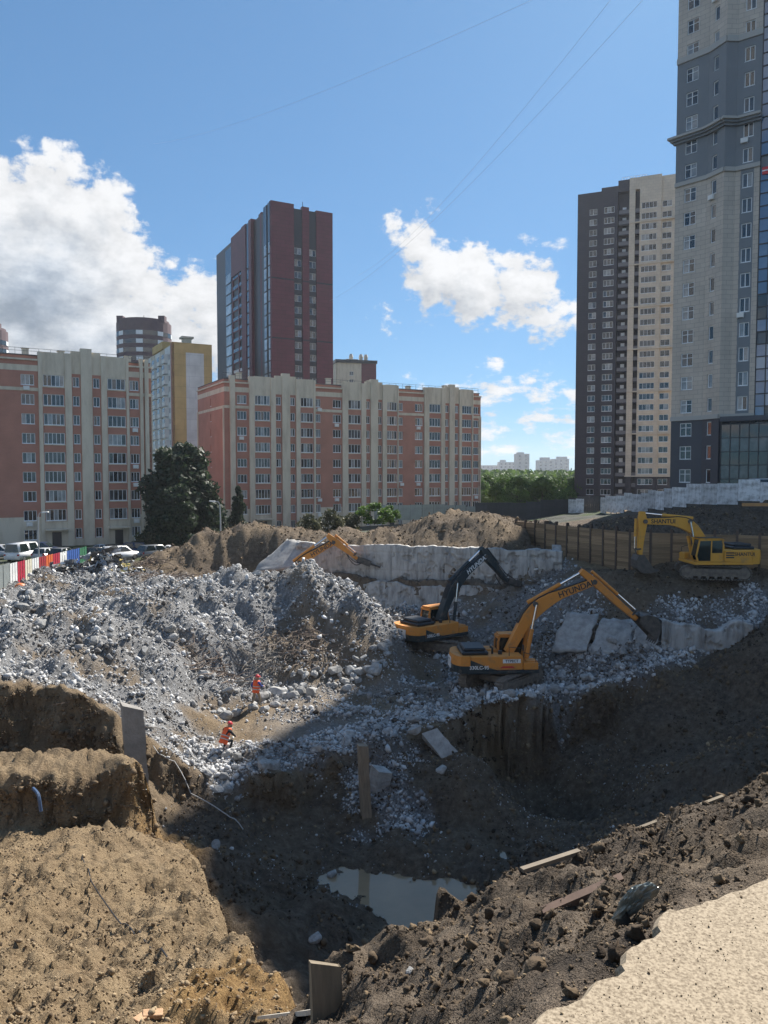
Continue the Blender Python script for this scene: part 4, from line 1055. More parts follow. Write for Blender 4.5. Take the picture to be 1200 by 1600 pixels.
# upright broken pillar by the left bank, timber-like pile in the pit, fallen pile end on the edge
def pillar(name, label, cat, foot, topz, w, t, rz, lean, m, jag=.4):
    b = MB(); h = topz - foot[2]
    n = 9; prof = []
    for k in range(n + 1):
        z = h * k / n; prof.append(z)
    r = random.Random(hash(label) & 0xff)
    for k in range(n):
        z0, z1 = prof[k], prof[k + 1]
        a = [(-w / 2 + r.uniform(-.03, .03), -t / 2), (w / 2 + r.uniform(-.03, .03), -t / 2 + r.uniform(-.02, .02)), (w / 2, t / 2), (-w / 2, t / 2)]
        if k == 0: prev = [(x, y, z0) for x, y in a]
        cur = [(x, y, z1 + (jag * (1 if x < 0 else -.6) * r.uniform(.5, 1) if k == n - 1 else r.uniform(-.05, .05))) for x, y in a]
        for q in range(4): b.quad(prev[q], prev[(q + 1) % 4], cur[(q + 1) % 4], cur[q])
        prev = cur
    b.poly(prev)
    o = b.build(name, m, None, loc=foot); o.rotation_euler = (lean[0], lean[1], rz); tag(o, label, cat); return o
M_PILLAR = mat('weathered_concrete', (.20, .19, .175), (.31, .29, .265), scale=1.5, detail=8, rough=.92, bump=.7, bscale=9, bdist=.05)
p = W(222, 1250, 31.2); pillar('concrete_pillar', 'broken upright concrete pillar at the end of the left bank', 'pillar', (p.x - .1, p.y, p.z - .4), W(205, 1103, 31.2).z, .8, .5, .5, (0, -.06), M_PILLAR, .3)
p = W(573, 1290, 34.3); pillar('pile_post', 'single upright pile standing in the shaded pit', 'post', (p.x, p.y, p.z - .5), W(566, 1163, 34.3).z, .42, .4, .3, (0, -.045), mat('brown_pile', (.20, .155, .11), (.29, .23, .165), scale=3, rough=.9, bump=.5, bscale=12, stretch=(3, 3, .5)), .06)
p = W(700, 1172, 38.2); pillar('pile_stub', 'fallen concrete pile stub hanging over the pit edge', 'pile', (p.x + .35, p.y - .7, p.z - .5), p.z + 1.5, .8, .75, .4, (-.75, -.55), M_CONC2, .2)
p = W(590, 1225, 35.6); pillar('concrete_block', 'squat concrete block beside the upright pile', 'block', (p.x, p.y, p.z - .4), p.z + .75, .8, .7, .6, (.15, .1), M_CONC2, .15)

# timber lagging wall behind the yellow excavator
def lagging():
    P = [Vector((12.9, 75.0)), Vector((19.6, 61.0)), Vector((29.6, 56.8))]; a = P[0]
    root = empty('timber_lagging_wall', (a.x, a.y, H - 8.4)); tag(root, 'timber lagging wall between steel posts behind the yellow excavator', 'wall')
    mp = mat('lagging_plank', (.34, .235, .135), (.22, .15, .09), scale=1.2, detail=6, rough=.85, bump=.4, bscale=20, bdist=.02, stretch=(.4, 1, 6), rand=.3)
    ms = mat('rusty_steel_post', (.07, .055, .045), (.11, .07, .05), scale=4, rough=.7)
    hh = 3.75; k = 17; ph = hh / k
    po = MB(); po.box(-.09, .09, -.06, -.045, 0, hh + .3); po.box(-.012, .012, -.045, .14, 0, hh + .3); po.box(-.09, .09, .14, .155, 0, hh + .3); pom = po.mesh('steel_post', ms)
    for p, q, n in ((P[0], P[1], 10), (P[1], P[2], 7)):
        d = q - p; ln = d.length; d.normalize(); ang = math.atan2(d.y, d.x); w = ln / n; pl = []
        for v in range(4):
            m = MB(); r = random.Random(v); m.box(.07, w - .07, r.uniform(-.02, .01), .09, .008, ph - .008); pl.append(m.mesh('plank', mp))
        for i in range(n):
            t = p - a + d * (i * w)
            o = link('steel_post', pom, root, (t.x, t.y, rnd.uniform(-.1, .1))); o.rotation_euler = (0, 0, ang)
            for j in range(k):
                o = link('plank', pl[rnd.randrange(4)], root, (t.x + rnd.uniform(-.015, .015), t.y + rnd.uniform(-.015, .015), j * ph)); o.rotation_euler = (0, rnd.uniform(-.006, .006), ang)
    t = P[2] - a; m = MB(); m.box(0, 14, 0, .1, 0, hh); o = m.build('plank_run', mp, root, loc=(t.x, t.y, 0)); o.rotation_euler = (0, 0, ang)
lagging()

# metal hoarding panels along the street at the right
M_HOARD = mat('peeling_white_hoarding', (.62, .64, .66), (.26, .27, .28), scale=1.6, detail=9, rough=.6, bump=.2, rand=.18, contrast=(.45, .68))
M_HOARDD = mat('dark_hoarding', (.035, .038, .042), (.06, .06, .065), scale=1.2, rough=.7, rand=.2)
def hoarding(label, pts, h, m, w=2.0, name='hoarding_fence', step=0):
    a0 = Vector(pts[0]); root = empty(name, pts[0]); tag(root, label, 'fence')
    pan = MB(); n = 8
    for k in range(n):
        x0, x1 = w * k / n, w * (k + 1) / n; y0 = .03 if k % 2 else 0; 
        pan.box(x0, x1, y0, y0 + .02, 0, h)
    pan.box(0, w, -.03, 0, h * .25, h * .25 + .06); pan.box(0, w, -.03, 0, h * .8, h * .8 + .06)
    pm = pan.mesh('panel', m)
    po = MB(); po.box(-.04, .04, .05, .13, -.3, h + .1); pom = po.mesh('fence_post', M_DARKMETAL)
    for (p, q) in zip(pts[:-1], pts[1:]):
        p = Vector(p); q = Vector(q); d = q - p; ln = Vector((d.x, d.y)).length; c = max(1, round(ln / w)); ang = math.atan2(d.y, d.x)
        for i in range(c):
            t = p + d * (i / c) - a0; o = link('panel', pm, root, (t.x, t.y, t.z + rnd.uniform(-.08, .12) + (.25 if step and i % 4 == 1 else 0)))
            o.rotation_euler = (rnd.uniform(-.03, .03), rnd.uniform(-.012, .012), ang); o.scale = (ln / c / w * .985, 1, 1)
            o = link('fence_post', pom, root, t); o.rotation_euler = (0, 0, ang)
    return root
hp = [tuple(W(*q)) for q in ((888, 801, 112), (912, 801, 108), (938, 802, 104), (962, 801, 98), (1000, 798, 92), (1050, 792, 85), (1120, 787, 79), (1260, 786, 73), (1500, 790, 68))]
hoarding('peeling white metal hoarding along the street above the lagging wall', hp[2:], 2.15, M_HOARD, step=1)
hoarding('short run of white hoarding panels standing apart at the dark tower', hp[:2], 2.0, M_HOARD)
hoarding('low dark hoarding in front of the green trees', [tuple(W(*q)) for q in ((742, 816, 116), (800, 815, 115), (890, 808, 114), (940, 806, 107))], 2.9, M_HOARDD)
hoarding('long pale site fence along the foot of the apartment block', [tuple(W(*q)) for q in ((585, 812, 112), (660, 812, 112), (745, 814, 116))], 2.2, mat('pale_green_hoarding', (.34, .36, .33), (.26, .27, .25), scale=.8, rough=.7))
b = MB(); b.box(0, 9, -.1, .5, 0, .28); o = b.build('orange_beam', mat('orange_timber', (.50, .27, .10), (.42, .22, .09), scale=2, rough=.8), None, loc=tuple(W(1163, 791, 70))); tag(o, 'long orange beam lying on the bank under the white hoarding', 'beam')

# coloured hoarding at the left by the parked cars
def colour_fence():
    a = W(-30, 930, 54); b = W(130, 892, 76); a.z = H - 8.95; b.z = H - 9.45; d = b - a; ln = Vector((d.x, d.y)).length; ang = math.atan2(d.y, d.x)
    root = empty('coloured_fence', a); tag(root, 'fence of grey, white, red, orange and blue panels beside the cars', 'fence')
    cols = [('grey', (.22, .25, .25)), ('grey', (.22, .25, .25)), ('grey', (.22, .25, .25)), ('white', (.72, .74, .74)), ('crimson', (.40, .02, .05)), ('cream', (.66, .63, .50)), ('white', (.70, .70, .68)), ('dark_red', (.32, .03, .04)), ('orange', (.62, .13, .035)), ('crimson', (.40, .02, .05)), ('white', (.66, .68, .68)), ('blue', (.03, .10, .36)), ('blue', (.03, .10, .36)), ('green', (.03, .16, .08))]
    # panel ends read from the picture
    px = [-60, -40, -20, 13, 25, 37, 48, 59, 70, 81, 92, 103, 113, 123, 134]
    f = lambda q: ((q - 600) / F * a.y - a.x) / (d.x / ln - (q - 600) / F * d.y / ln)
    for k, (nm, c) in enumerate(cols):
        x0, x1 = f(px[k]), f(px[k + 1]); m = MB(); w = x1 - x0
        for q in range(6): m.box(w * q / 6, w * (q + 1) / 6, .03 * (q % 2), .03 * (q % 2) + .02, 0, 2.0)
        mt = bpy.data.materials.get('panel_' + nm) or mat('panel_' + nm, c, tuple(v * .8 for v in c), scale=2, rough=.55)
        o = m.build('panel', mt, root, loc=(d.x / ln * x0, d.y / ln * x0, d.z * x0 / ln + .1)); o.rotation_euler = (0, 0, ang)
        p = MB(); p.box(-.03, .03, .06, .12, -.3, 2.1); o = p.build('fence_post', M_DARKMETAL, root, loc=(d.x / ln * x0, d.y / ln * x0, d.z * x0 / ln)); o.rotation_euler = (0, 0, ang)
colour_fence()

# ------------------------------------------------------------------ lettering
def text_mesh(s, size, m, name='lettering', ext=.004, squeeze=1.0):
    c = bpy.data.curves.new(name, 'FONT'); c.body = s; c.size = size; c.extrude = ext; c.align_x = 'CENTER'; c.align_y = 'CENTER'; c.offset = size * .02
    o = bpy.data.objects.new(name, c); col.objects.link(o)
    dg = bpy.context.evaluated_depsgraph_get(); me = bpy.data.meshes.new_from_object(o.evaluated_get(dg)); me.name = name
    bpy.data.objects.remove(o); bpy.data.curves.remove(c)
    me.materials.clear(); me.materials.append(m); return me

# ------------------------------------------------------------------ excavators
M_BLACK = mat('black_plastic', (.02, .021, .024), rough=.45)
M_TRACK = mat('muddy_track_steel', (.10, .088, .076), (.21, .18, .145), scale=3, rough=.75, bump=.3)
M_CHROME = mat('chrome_rod', (.75, .75, .75), rough=.18, metal=1)
M_CABGLASS = mat('cab_glass', (.012, .02, .02), rough=.05, spec=.8)
M_DECAL = mat('white_decal', (.75, .75, .74), rough=.5)
M_REDDECAL = mat('red_decal', (.5, .03, .03), rough=.5)
def paint(name, c): return mat(name, c, tuple(v * .35 + d * .6 for v, d in zip(c, (.22, .17, .12))), scale=2.2, detail=9, rough=.42, rough2=.8, bump=.08, contrast=(.52, .74))
M_ORANGE = paint('orange_paint', (.62, .235, .035)); M_YELL = paint('yellow_paint', (.64, .31, .035)); M_NAVY = paint('dark_teal_paint', (.016, .028, .034))
M_STEEL = mat('worn_dark_steel', (.045, .042, .04), (.11, .095, .08), scale=3, rough=.6)

def boomshape(pts, widths):
    """outline polygon round a centre line in x,z"""
    L_, R_ = [], []
    n = len(pts)
    for i, p in enumerate(pts):
        a = Vector(pts[max(i - 1, 0)]); b = Vector(pts[min(i + 1, n - 1)]); t = (b - a).normalized(); nn = Vector((-t.y, t.x)); p = Vector(p)
        L_.append(p + nn * widths[i] / 2); R_.append(p - nn * widths[i] / 2)
    return [(q.x, q.y) for q in R_] + [(q.x, q.y) for q in reversed(L_)]
def smoothline(pts, k=5):
    """quadratic round the middle points"""
    P = [Vector(p) for p in pts]; out = [P[0]]
    for i in range(1, len(P) - 1):
        a = P[i].lerp(P[i - 1], .45); b = P[i].lerp(P[i + 1], .45)
        for j in range(k + 1):
            t = j / k; out.append(a.lerp(P[i], t).lerp(P[i].lerp(b, t), t))
    out.append(P[-1]); return [tuple(q) for q in out]

def excavator(label, loc, heading, track_dir, body_m, boom_m, low_m, foot, bend, tip, rear, sticktip, tool, tool_end, brand, brand_m, side, scale=1.0, brand2=None, rear_glyph=None, tilt=0):
    root = empty('excavator', loc, heading); root.scale = (scale,) * 3; tag(root, label, 'excavator', 'excavators on the building site')
    root.rotation_euler = (0, tilt, heading)
    # tracks
    LN, HT, WD = 4.9, 1.0, .6; r = HT / 2; st = LN - HT
    loop = []
    per = 2 * st + 2 * math.pi * r; n = 52
    for k in range(n):
        s = per * k / n
        if s < st: loop.append((-st / 2 + s, 0, 0))
        elif s < st + math.pi * r: a = (s - st) / r; loop.append((st / 2 + r * math.sin(a), r - r * math.cos(a), a))
        elif s < 2 * st + math.pi * r: loop.append((st / 2 - (s - st - math.pi * r), HT, math.pi))
        else: a = (s - 2 * st - math.pi * r) / r; loop.append((-st / 2 - r * math.sin(a), r + r * math.cos(a), math.pi + a))
    tm = MB()
    for x, z, a in loop:
        M = Matrix.Translation((x, 0, z)) @ Matrix.Rotation(-a, 4, 'Y')
        tm.box(-.075, .068, -WD / 2, WD / 2, 0, .05, 0, M); tm.box(-.02, .02, -WD / 2, WD / 2, -.035, 0, 0, M)
    tme = tm.mesh('track', M_TRACK)
    fr = MB(); fr.box(-st / 2, st / 2, -.16, .16, .22, .78); fr.box(-st / 2 + .3, st / 2 - .3, -.24, .24, .5, .7)
    fme = fr.mesh('track_frame', M_TRACK)
    wh = MB(); wh.tube([(0, -.2, 0), (0, .2, 0)], r - .08, 18); wh.tube([(0, -.23, 0), (0, .23, 0)], .2, 12); wme = wh.mesh('drive_wheel', M_TRACK)
    ro = MB(); ro.tube([(0, -.22, 0), (0, .22, 0)], .12, 10); rme = ro.mesh('roller', M_TRACK)
    ct, sn = math.cos(track_dir), math.sin(track_dir)
    for sgn in (-1, 1):
        o = link('track', tme, root, (-sn * 1.32 * sgn, ct * 1.32 * sgn, .035)); o.rotation_euler = (0, 0, track_dir)
        link('track_frame', fme, o)
        link('drive_wheel', wme, o, (-st / 2, 0, r)); link('drive_wheel', wme, o, (st / 2, 0, r))
        for k in range(7): link('roller', rme, o, (-st / 2 + st * (k + .5) / 7, 0, .17))
    m = MB(); m.box(-1.1, 1.1, -1.05, 1.05, .45, .85); m.tube([(0, 0, .85), (0, 0, 1.12)], .75, 20); o = m.build('undercarriage', M_TRACK, root, bevel=.04); o.rotation_euler = (0, 0, track_dir)
    # upper structure
    m = MB(); m.box(-2.4, 1.95, -1.5, 1.5, 1.12, 1.34); m.build('platform', low_m, root, bevel=.03)
    cw = MB(); K = 10; out = [(-2.3, -1.5), (-2.3, 1.5)]
    arc = [(-2.3 - 1.05 * math.sin(math.pi * k / K) ** .55, 1.5 * math.cos(math.pi * k / K)) for k in range(1, K)]
    ring = out[:1] + [out[1]] + arc
    for (z0, z1, mm, sh) in ((1.16, 1.62, 1, .93), (1.62, 2.2, 0, 1.0)):
        A = [((x + 2.3) * sh - 2.3, y * (.98 if mm else 1), z0) for x, y in ring]; B = [((x + 2.3) * (1 if mm else .94) - 2.3, y, z1) for x, y in ring]
        for k in range(len(ring)): cw.quad(A[k], A[(k + 1) % len(ring)], B[(k + 1) % len(ring)], B[k], mm)
        cw.poly(B, mm); cw.poly(A[::-1], mm)
    c_o = cw.build('counterweight', [body_m, low_m], root)
    bdy = MB()
    bdy.box(-2.28, .95, -1.5, -.42, 1.35, 2.2); bdy.box(-2.28, -.25, .42, 1.5, 1.35, 2.2); bdy.box(-2.28, -.5, -.42, .42, 1.35, 2.1); b_o = bdy.build('engine_housing', body_m, root, bevel=.05)
    m = MB(); m.box(.97, 1.9, -1.5, -.5, 1.35, 1.78); m.box(1.2, 1.9, -1.3, -.55, 1.78, 1.84); m.build('tool_box', body_m, root, bevel=.04)
    # dark lower flash on the flanks
    for sg in (-1, 1):
        m = MB(); y = sg * 1.503
        pl = [(-2.28, 1.35), (-.6, 1.35), (-1.1, 1.5), (-2.28, 2.0)]
        pp = [(x, y, z) for x, z in pl]; m.poly(pp if sg < 0 else pp[::-1]); m.build('flank_flash', low_m, b_o)
        for k in range(3):
            m = MB()
            m.box(-.95, -.35, y - .012, y + .012, 1.62 + .17 * k, 1.72 + .17 * k)
            if sg > 0: m.build('vent_slot', M_BLACK, b_o)
    m = MB(); m.box(-2.75, -1.1, -1.15, .95, 2.2, 2.42); m.box(-2.6, -1.25, -1.0, .8, 2.42, 2.62); m.build('engine_hood', M_BLACK, root, bevel=.07)
    m = MB(); m.tube([(-.8, -.75, 2.2), (-.8, -.75, 2.55), (-.95, -.75, 2.66)], .07, 8); m.tube([(-.35, -.9, 2.2), (-.35, -.9, 2.42)], .13, 10); m.build('exhaust', M_BLACK, root)
    hr = MB(); hr.tube([(.1, -1.42, 2.2), (.1, -1.42, 2.75), (1.0, -1.42, 2.65), (1.0, -1.42, 2.1)], .025, 6); hr.tube([(1.0, -1.42, 2.4), (1.75, -1.42, 2.2), (1.75, -1.42, 1.8)], .025, 6); hr.build('hand_rail', M_BLACK, root)
    mr = MB(); mr.box(.9, .96, -1.62, -1.4, 2.55, 2.9); mr.build('mirror', M_BLACK, root)
    # cab
    cp = [(-.2, 1.36), (1.72, 1.36), (1.88, 1.75), (1.62, 3.0), (-.08, 3.05), (-.2, 2.6)]
    cab = MB(); y0, y1 = .5, 1.5
    t = .09
    for y in (y0, y1 - t):
        def bar(a, b, w=.1):
            a = Vector(a); b = Vector(b); d = (b - a).normalized(); nn = Vector((-d.y, d.x)) * w / 2
            cab.prism([tuple(a - nn), tuple(b - nn), tuple(b + nn), tuple(a + nn)], y, y + t)
        bar((-.16, 1.4), (-.16, 2.65), .13); bar((-.16, 2.6), (-.04, 3.02)); bar((-.04, 2.99), (1.6, 2.95), .12); bar((1.6, 2.97), (1.84, 1.75)); bar((1.84, 1.8), (1.7, 1.38)); bar((.75, 1.4), (.72, 3.0), .08)
        cab.prism([(-.16, 1.36), (.75, 1.36), (.75, 2.0), (-.16, 2.0)], y + .01, y + t - .01)
    cab.box(-.06, 1.6, y0, y1, 2.98, 3.08); cab.box(-.2, 1.7, y0, y1, 1.36, 1.42); cab.box(-.2, -.1, y0, y1, 1.4, 2.1); cab.box(-.2, -.05, y0, y1, 2.85, 3.02)
    c = cab.build('cab', body_m, root)
    for y in (y0 + .03, y1 - .03):
        g = MB(); g.poly([(-.14, y, 2.0), (.72, y, 2.0), (.72, y, 2.96), (-.04, y, 2.96), (-.14, y, 2.6)]); g.build('side_window', M_CABGLASS, c)
        g = MB(); g.poly([(.76, y, 1.42), (1.68, y, 1.42), (1.82, y, 1.78), (1.58, y, 2.95), (.76, y, 2.95)]); g.build('door_window', M_CABGLASS, c)
    g = MB(); g.quad((1.85, y0 + .08, 1.78), (1.85, y1 - .08, 1.78), (1.62, y1 - .08, 2.95), (1.62, y0 + .08, 2.95)); g.build('windscreen', M_CABGLASS, c)
    g = MB(); g.quad((-.17, y0 + .1, 2.1), (-.17, y1 - .1, 2.1), (-.13, y1 - .1, 2.85), (-.13, y0 + .1, 2.85)); g.build('rear_window', M_CABGLASS, c)
    g = MB(); g.box(.2, .75, .7, 1.3, 1.42, 1.9); g.box(.2, .35, .7, 1.3, 1.9, 2.6); g.build('seat', M_BLACK, c)
    g = MB(); g.box(-.1, 1.66, y0 + .05, y1 - .05, 3.085, 3.12); g.build('roof_plate', M_BLACK if side > 0 else body_m, c)
    # boom, stick, cylinders, tool
    cl = smoothline([foot, bend, tip]); nb = len(cl)
    wd = [.5 + .42 * math.sin(math.pi * min(1, (i / (nb - 1)) * 1.05)) ** 1.2 - .08 * i / (nb - 1) for i in range(nb)]
    m = MB(); m.prism(boomshape(cl, wd), -.3, .3); boom = m.build('boom', boom_m, root, bevel=.03)
    m = MB(); m.tube([(bend[0], -.36, bend[1]), (bend[0], .36, bend[1])], .17, 14); m.tube([(tip[0], -.34, tip[1]), (tip[0], .34, tip[1])], .16, 14); m.build('pivot_pin', M_STEEL, boom)
    hs = MB()
    up = [(Vector(cl[i]) + Vector((-(Vector(cl[min(i + 1, nb - 1)]) - Vector(cl[max(i - 1, 0)])).normalized().y, (Vector(cl[min(i + 1, nb - 1)]) - Vector(cl[max(i - 1, 0)])).normalized().x)) * (wd[i] / 2 + .05)) for i in range(1, nb)]
    for y in (-.16, -.06, .06, .16): hs.tube([(q.x, y, q.y) for q in up], .035, 6)
    hs.build('hydraulic_hose', M_BLACK, boom)
    R, T_, S = Vector(rear), Vector(tip), Vector(sticktip)
    sd = (S - R).normalized(); sn_ = Vector((-sd.y, sd.x))
    ln = (S - R).length
    piv = (T_ - R).dot(sd); offp = (T_ - R).dot(sn_)
    so = [(0, .16), (piv, .5 if abs(offp) < .4 else abs(offp) + .22), (ln * .6, .3), (ln, .14)]
    # taper: deep at the pivot, slim at the ends
    below = 1 if offp > 0 else -1
    poly = [R - sn_ * below * .16, R + sd * piv - sn_ * below * .26, R + sd * ln * .7 - sn_ * below * .2, S - sn_ * below * .14, S + sn_ * below * .14, R + sd * ln * .7 + sn_ * below * .2, R + sd * piv + sn_ * below * (abs(offp) + .2), R + sn_ * below * .2]
    pl = [(q.x, q.y) for q in poly]
    area = sum(pl[i][0] * pl[(i + 1) % 8][1] - pl[(i + 1) % 8][0] * pl[i][1] for i in range(8))
    if area < 0: pl = pl[::-1]
    m = MB(); m.prism(pl, -.22, .22); stick = m.build('stick', boom_m, root, bevel=.025)
    def cyl(name, a, b, y, r, rod=.5):
        a = Vector((a[0], y, a[1])); b = Vector((b[0], y, b[1])); mid_ = a.lerp(b, rod)
        m = MB(); m.tube([a, mid_], r, 12); o = m.build(name, boom_m, root, smooth=False)
        m = MB(); m.tube([mid_, b], r * .55, 10); m.build('piston_rod', M_CHROME, o)
    for y in (-.46, .46): cyl('boom_cylinder', (1.35 if foot[0] < 1 else 1.5, 1.55), (bend[0] + .05, bend[1]), y, .13, .58)
    k = int(nb * .45); tcl = Vector(cl[k]); nrm = Vector((-(Vector(cl[k + 1]) - Vector(cl[k - 1])).normalized().y, (Vector(cl[k + 1]) - Vector(cl[k - 1])).normalized().x))
    cyl('stick_cylinder', tuple(tcl + nrm * (wd[k] / 2 + .2)), tuple(R + sd * .12), 0, .13, .6)
    TE = Vector(tool_end)
    outer = -below
    cb0 = R + sd * .55 + sn_ * outer * .42; cb1 = S - sd * .45 + sn_ * outer * .4
    cyl('bucket_cylinder', tuple(cb0), tuple(cb1), 0, .1, .6)
    m = MB(); q = [cb1 + sn_ * outer * .08, S - sd * .5, S - sd * .38, cb1 - sn_ * outer * .06 + sd * .1]
    for y in (-.27, .21): m.prism([(v.x, v.y) for v in q], y, y + .06)
    m.prism([(v.x, v.y) for v in (cb1 - sd * .05, cb1 + sd * .05, TE.lerp(S, .72) + sn_ * outer * .3 + sd * .05, TE.lerp(S, .72) + sn_ * outer * .3 - sd * .05)], -.1, .1); m.build('tool_link', M_STEEL, root)
    td = (TE - S).normalized(); tn = Vector((-td.y, td.x))
    if tool == 'bucket':
        # curved bucket: back shell + cheeks + teeth; opening towards the machine
        s_ = -1 if tn.dot(Vector((-1, 0))) < 0 else 1
        o_ = tn * s_; L = (TE - S).length
        sh = [S - td * .1 - o_ * .25, S + td * L * .15 - o_ * .55, S + td * L * .5 - o_ * .72, S + td * L * .85 - o_ * .45, TE + o_ * .15, TE + o_ * .55]
        inn = [S + td * .02 + o_ * .12] 
        w2 = .68
        m = MB()
        for a, b in zip(sh[:-1], sh[1:]):
            m.quad((a.x, -w2, a.y), (b.x, -w2, b.y), (b.x, w2, b.y), (a.x, w2, a.y))
            nn = (b - a).normalized(); nn = Vector((-nn.y, nn.x)) * .05 * s_
            m.quad((a.x + nn.x, w2, a.y + nn.y), (b.x + nn.x, w2, b.y + nn.y), (b.x + nn.x, -w2, b.y + nn.y), (a.x + nn.x, -w2, a.y + nn.y))
        for y in (-w2, w2):
            for e in (0, .04 * (1 if y < 0 else -1)): m.poly([(v.x, y + e, v.y) for v in sh + inn])
        for k in range(5):
            y = -w2 + .1 + k * (2 * w2 - .2) / 4; a = sh[-1]; d2 = (sh[-1] - sh[-2]).normalized(); n2 = Vector((-d2.y, d2.x)) * .05
            pr = [a - n2, a + d2 * .28, a + n2]; m.prism([(v.x, v.y) for v in pr], y - .06, y + .06)
        m.build('bucket', M_STEEL, root)
    else:
        m = MB(); L = (TE - S).length
        a = S + td * .05; b = S + td * L * .52
        q = [a - tn * .26, b - tn * .26, b + tn * .26, a + tn * .26]; m.prism([(v.x, v.y) for v in q], -.27, .27); m.prism([(v.x, v.y) for v in (S - td * .3 - tn * .1, a - tn * .2, a + tn * .2, S - td * .3 + tn * .1)], -.2, .2)
        br = m.build('breaker', M_STEEL, root, bevel=.03)
        m = MB(); m.tube([(b.x, 0, b.y), ((S + td * L * .9).x, 0, (S + td * L * .9).y), (TE.x, 0, TE.y)], [.085, .08, .015], 10); m.build('chisel', M_STEEL, br)
        m = MB()
        for y in (-.3, .3):
            p0 = R.lerp(S, .72) + sn_ * outer * -.25; p1 = S + td * L * .25; c_ = p0.lerp(p1, .5) + Vector((0, -1.0 - y)); 
            pts = [p0.lerp(c_, t / 8).lerp(c_.lerp(p1, t / 8), t / 8) for t in range(9)]
            m.tube([(v.x, y, v.y) for v in pts], .035, 6)
        m.build('hydraulic_hose', M_BLACK, root)
    # lettering
    i0 = next(i for i in range(nb) if i / (nb - 1) > .5); a = Vector(cl[-1]); b = Vector(cl[nb - 2]); ctr = a.lerp(b, .58 if side < 0 else .72); ang = math.atan2(a.y - b.y, a.x - b.x)
    te = text_mesh(brand, .52 if side < 0 else .44, brand_m)
    o = link('brand_lettering', te, boom)
    def place(o, x, z, a, y):
        if side < 0: o.matrix_local = Matrix.Translation((x, -y, z)) @ Matrix.Rotation(-a, 4, 'Y') @ Matrix.Rotation(math.pi / 2, 4, 'X')
        else: o.matrix_local = Matrix.Translation((x, y, z)) @ Matrix.Rotation(math.pi, 4, 'Z') @ Matrix.Rotation(a, 4, 'Y') @ Matrix.Rotation(math.pi / 2, 4, 'X')
    place(o, ctr.x, ctr.y, ang, .308)
    if brand2:
        for s_, size, x, z, mm in brand2:
            o = link('model_lettering', text_mesh(s_, size, mm), b_o); place(o, x, z, 0, 1.512)
    if rear_glyph:
        d_ = MB(); d_.box(-3.36, -3.30, -.45, .45, 1.3, 1.95); dd = d_.build('rear_plate', M_DECAL, c_o)
        o = link('rear_lettering', text_mesh(rear_glyph, .55, M_BLACK), dd); o.matrix_local = Matrix.Translation((-3.37, 0, 1.63)) @ Matrix.Rotation(-math.pi / 2, 4, 'Z') @ Matrix.Rotation(math.pi / 2, 4, 'X')
    return root, b_o

def decal(b_o, x0, x1, z0, z1, s, mm, red=True):
    m = MB(); m.box(x0, x1, -1.512, -1.5, z0, z1); d = m.build('white_sticker', M_DECAL, b_o)
    o = link('sticker_lettering', text_mesh(s, (z1 - z0) * .95, mm), d); o.matrix_local = Matrix.Translation(((x0 + x1) / 2, -1.518, (z0 + z1) / 2)) @ Matrix.Rotation(math.pi / 2, 4, 'X')
    if red:
        m = MB(); m.prism([(x0 - .2, z0 - .3), (x0 + .75, z0 - .3), (x0 + .6, z0 - .18), (x0, z0 - .18)], -1.51, -1.5); m.build('red_sticker', M_REDDECAL, b_o)

def gl(px, d, py=None, z=None):
    p = W(px, 1000, d); q = [zg(p.x + a, d + b) for a in (-1.6, 0, 1.6) for b in (-1.6, 0, 1.6)]; return (p.x, d, sum(q) / 9 + .06)
_, bo = excavator('nearest orange excavator, its bucket resting on the shaded rubble', gl(785, 47.6, z=-13.35), math.radians(4), math.radians(44), M_ORANGE, M_ORANGE, M_NAVY,
    (.35, 2.1), (2.0, 5.15), (5.75, 6.5), (4.95, 7.2), (8.55, 4.1), 'bucket', (9.9, 3.3), 'HYUNDAI', M_BLACK, -1, 1.0,
    [('330LC-9S', .3, -1.75, 1.52, M_DECAL)], 'T')
decal(bo, -.3, .8, 1.78, 2.02, 'TTPECT', M_BLACK)
_, bo = excavator('orange excavator with a dark boom and hammer in front of the white wall', gl(681, 57, z=-13.3), math.radians(38), math.radians(118), M_ORANGE, M_NAVY, M_NAVY,
    (.35, 2.1), (1.75, 4.9), (5.0, 6.7), (4.65, 7.35), (7.6, 4.5), 'breaker', (10.6, 3.75), 'HYUNDAI', M_DECAL, -1, 1.0,
    [('330LC-9S', .3, -1.6, 1.5, M_DECAL)], 'T')
excavator('orange excavator behind the rubble heap showing only its boom', gl(432, 66.5, z=-13.0), math.radians(9), math.radians(20), M_ORANGE, M_ORANGE, M_NAVY,
    (.4, 2.1), (2.0, 5.0), (5.0, 6.7), (4.5, 7.35), (7.1, 5.2), 'breaker', (9.4, 4.3), 'HYUNDAI', M_BLACK, -1, 1.0)
excavator('yellow excavator parked on the upper bench before the timber wall', gl(1110, 56.5, z=-7.72), math.radians(181), math.radians(-14), M_YELL, M_YELL, M_YELL,
    (.35, 2.2), (1.85, 4.25), (5.2, 4.25), (5.4, 5.0), (5.5, 1.75), 'bucket', (5.0, .35), 'SHANTUI', M_BLACK, 1, .98,
    [('SHANTUI', .36, -1.72, 1.9, M_BLACK)])
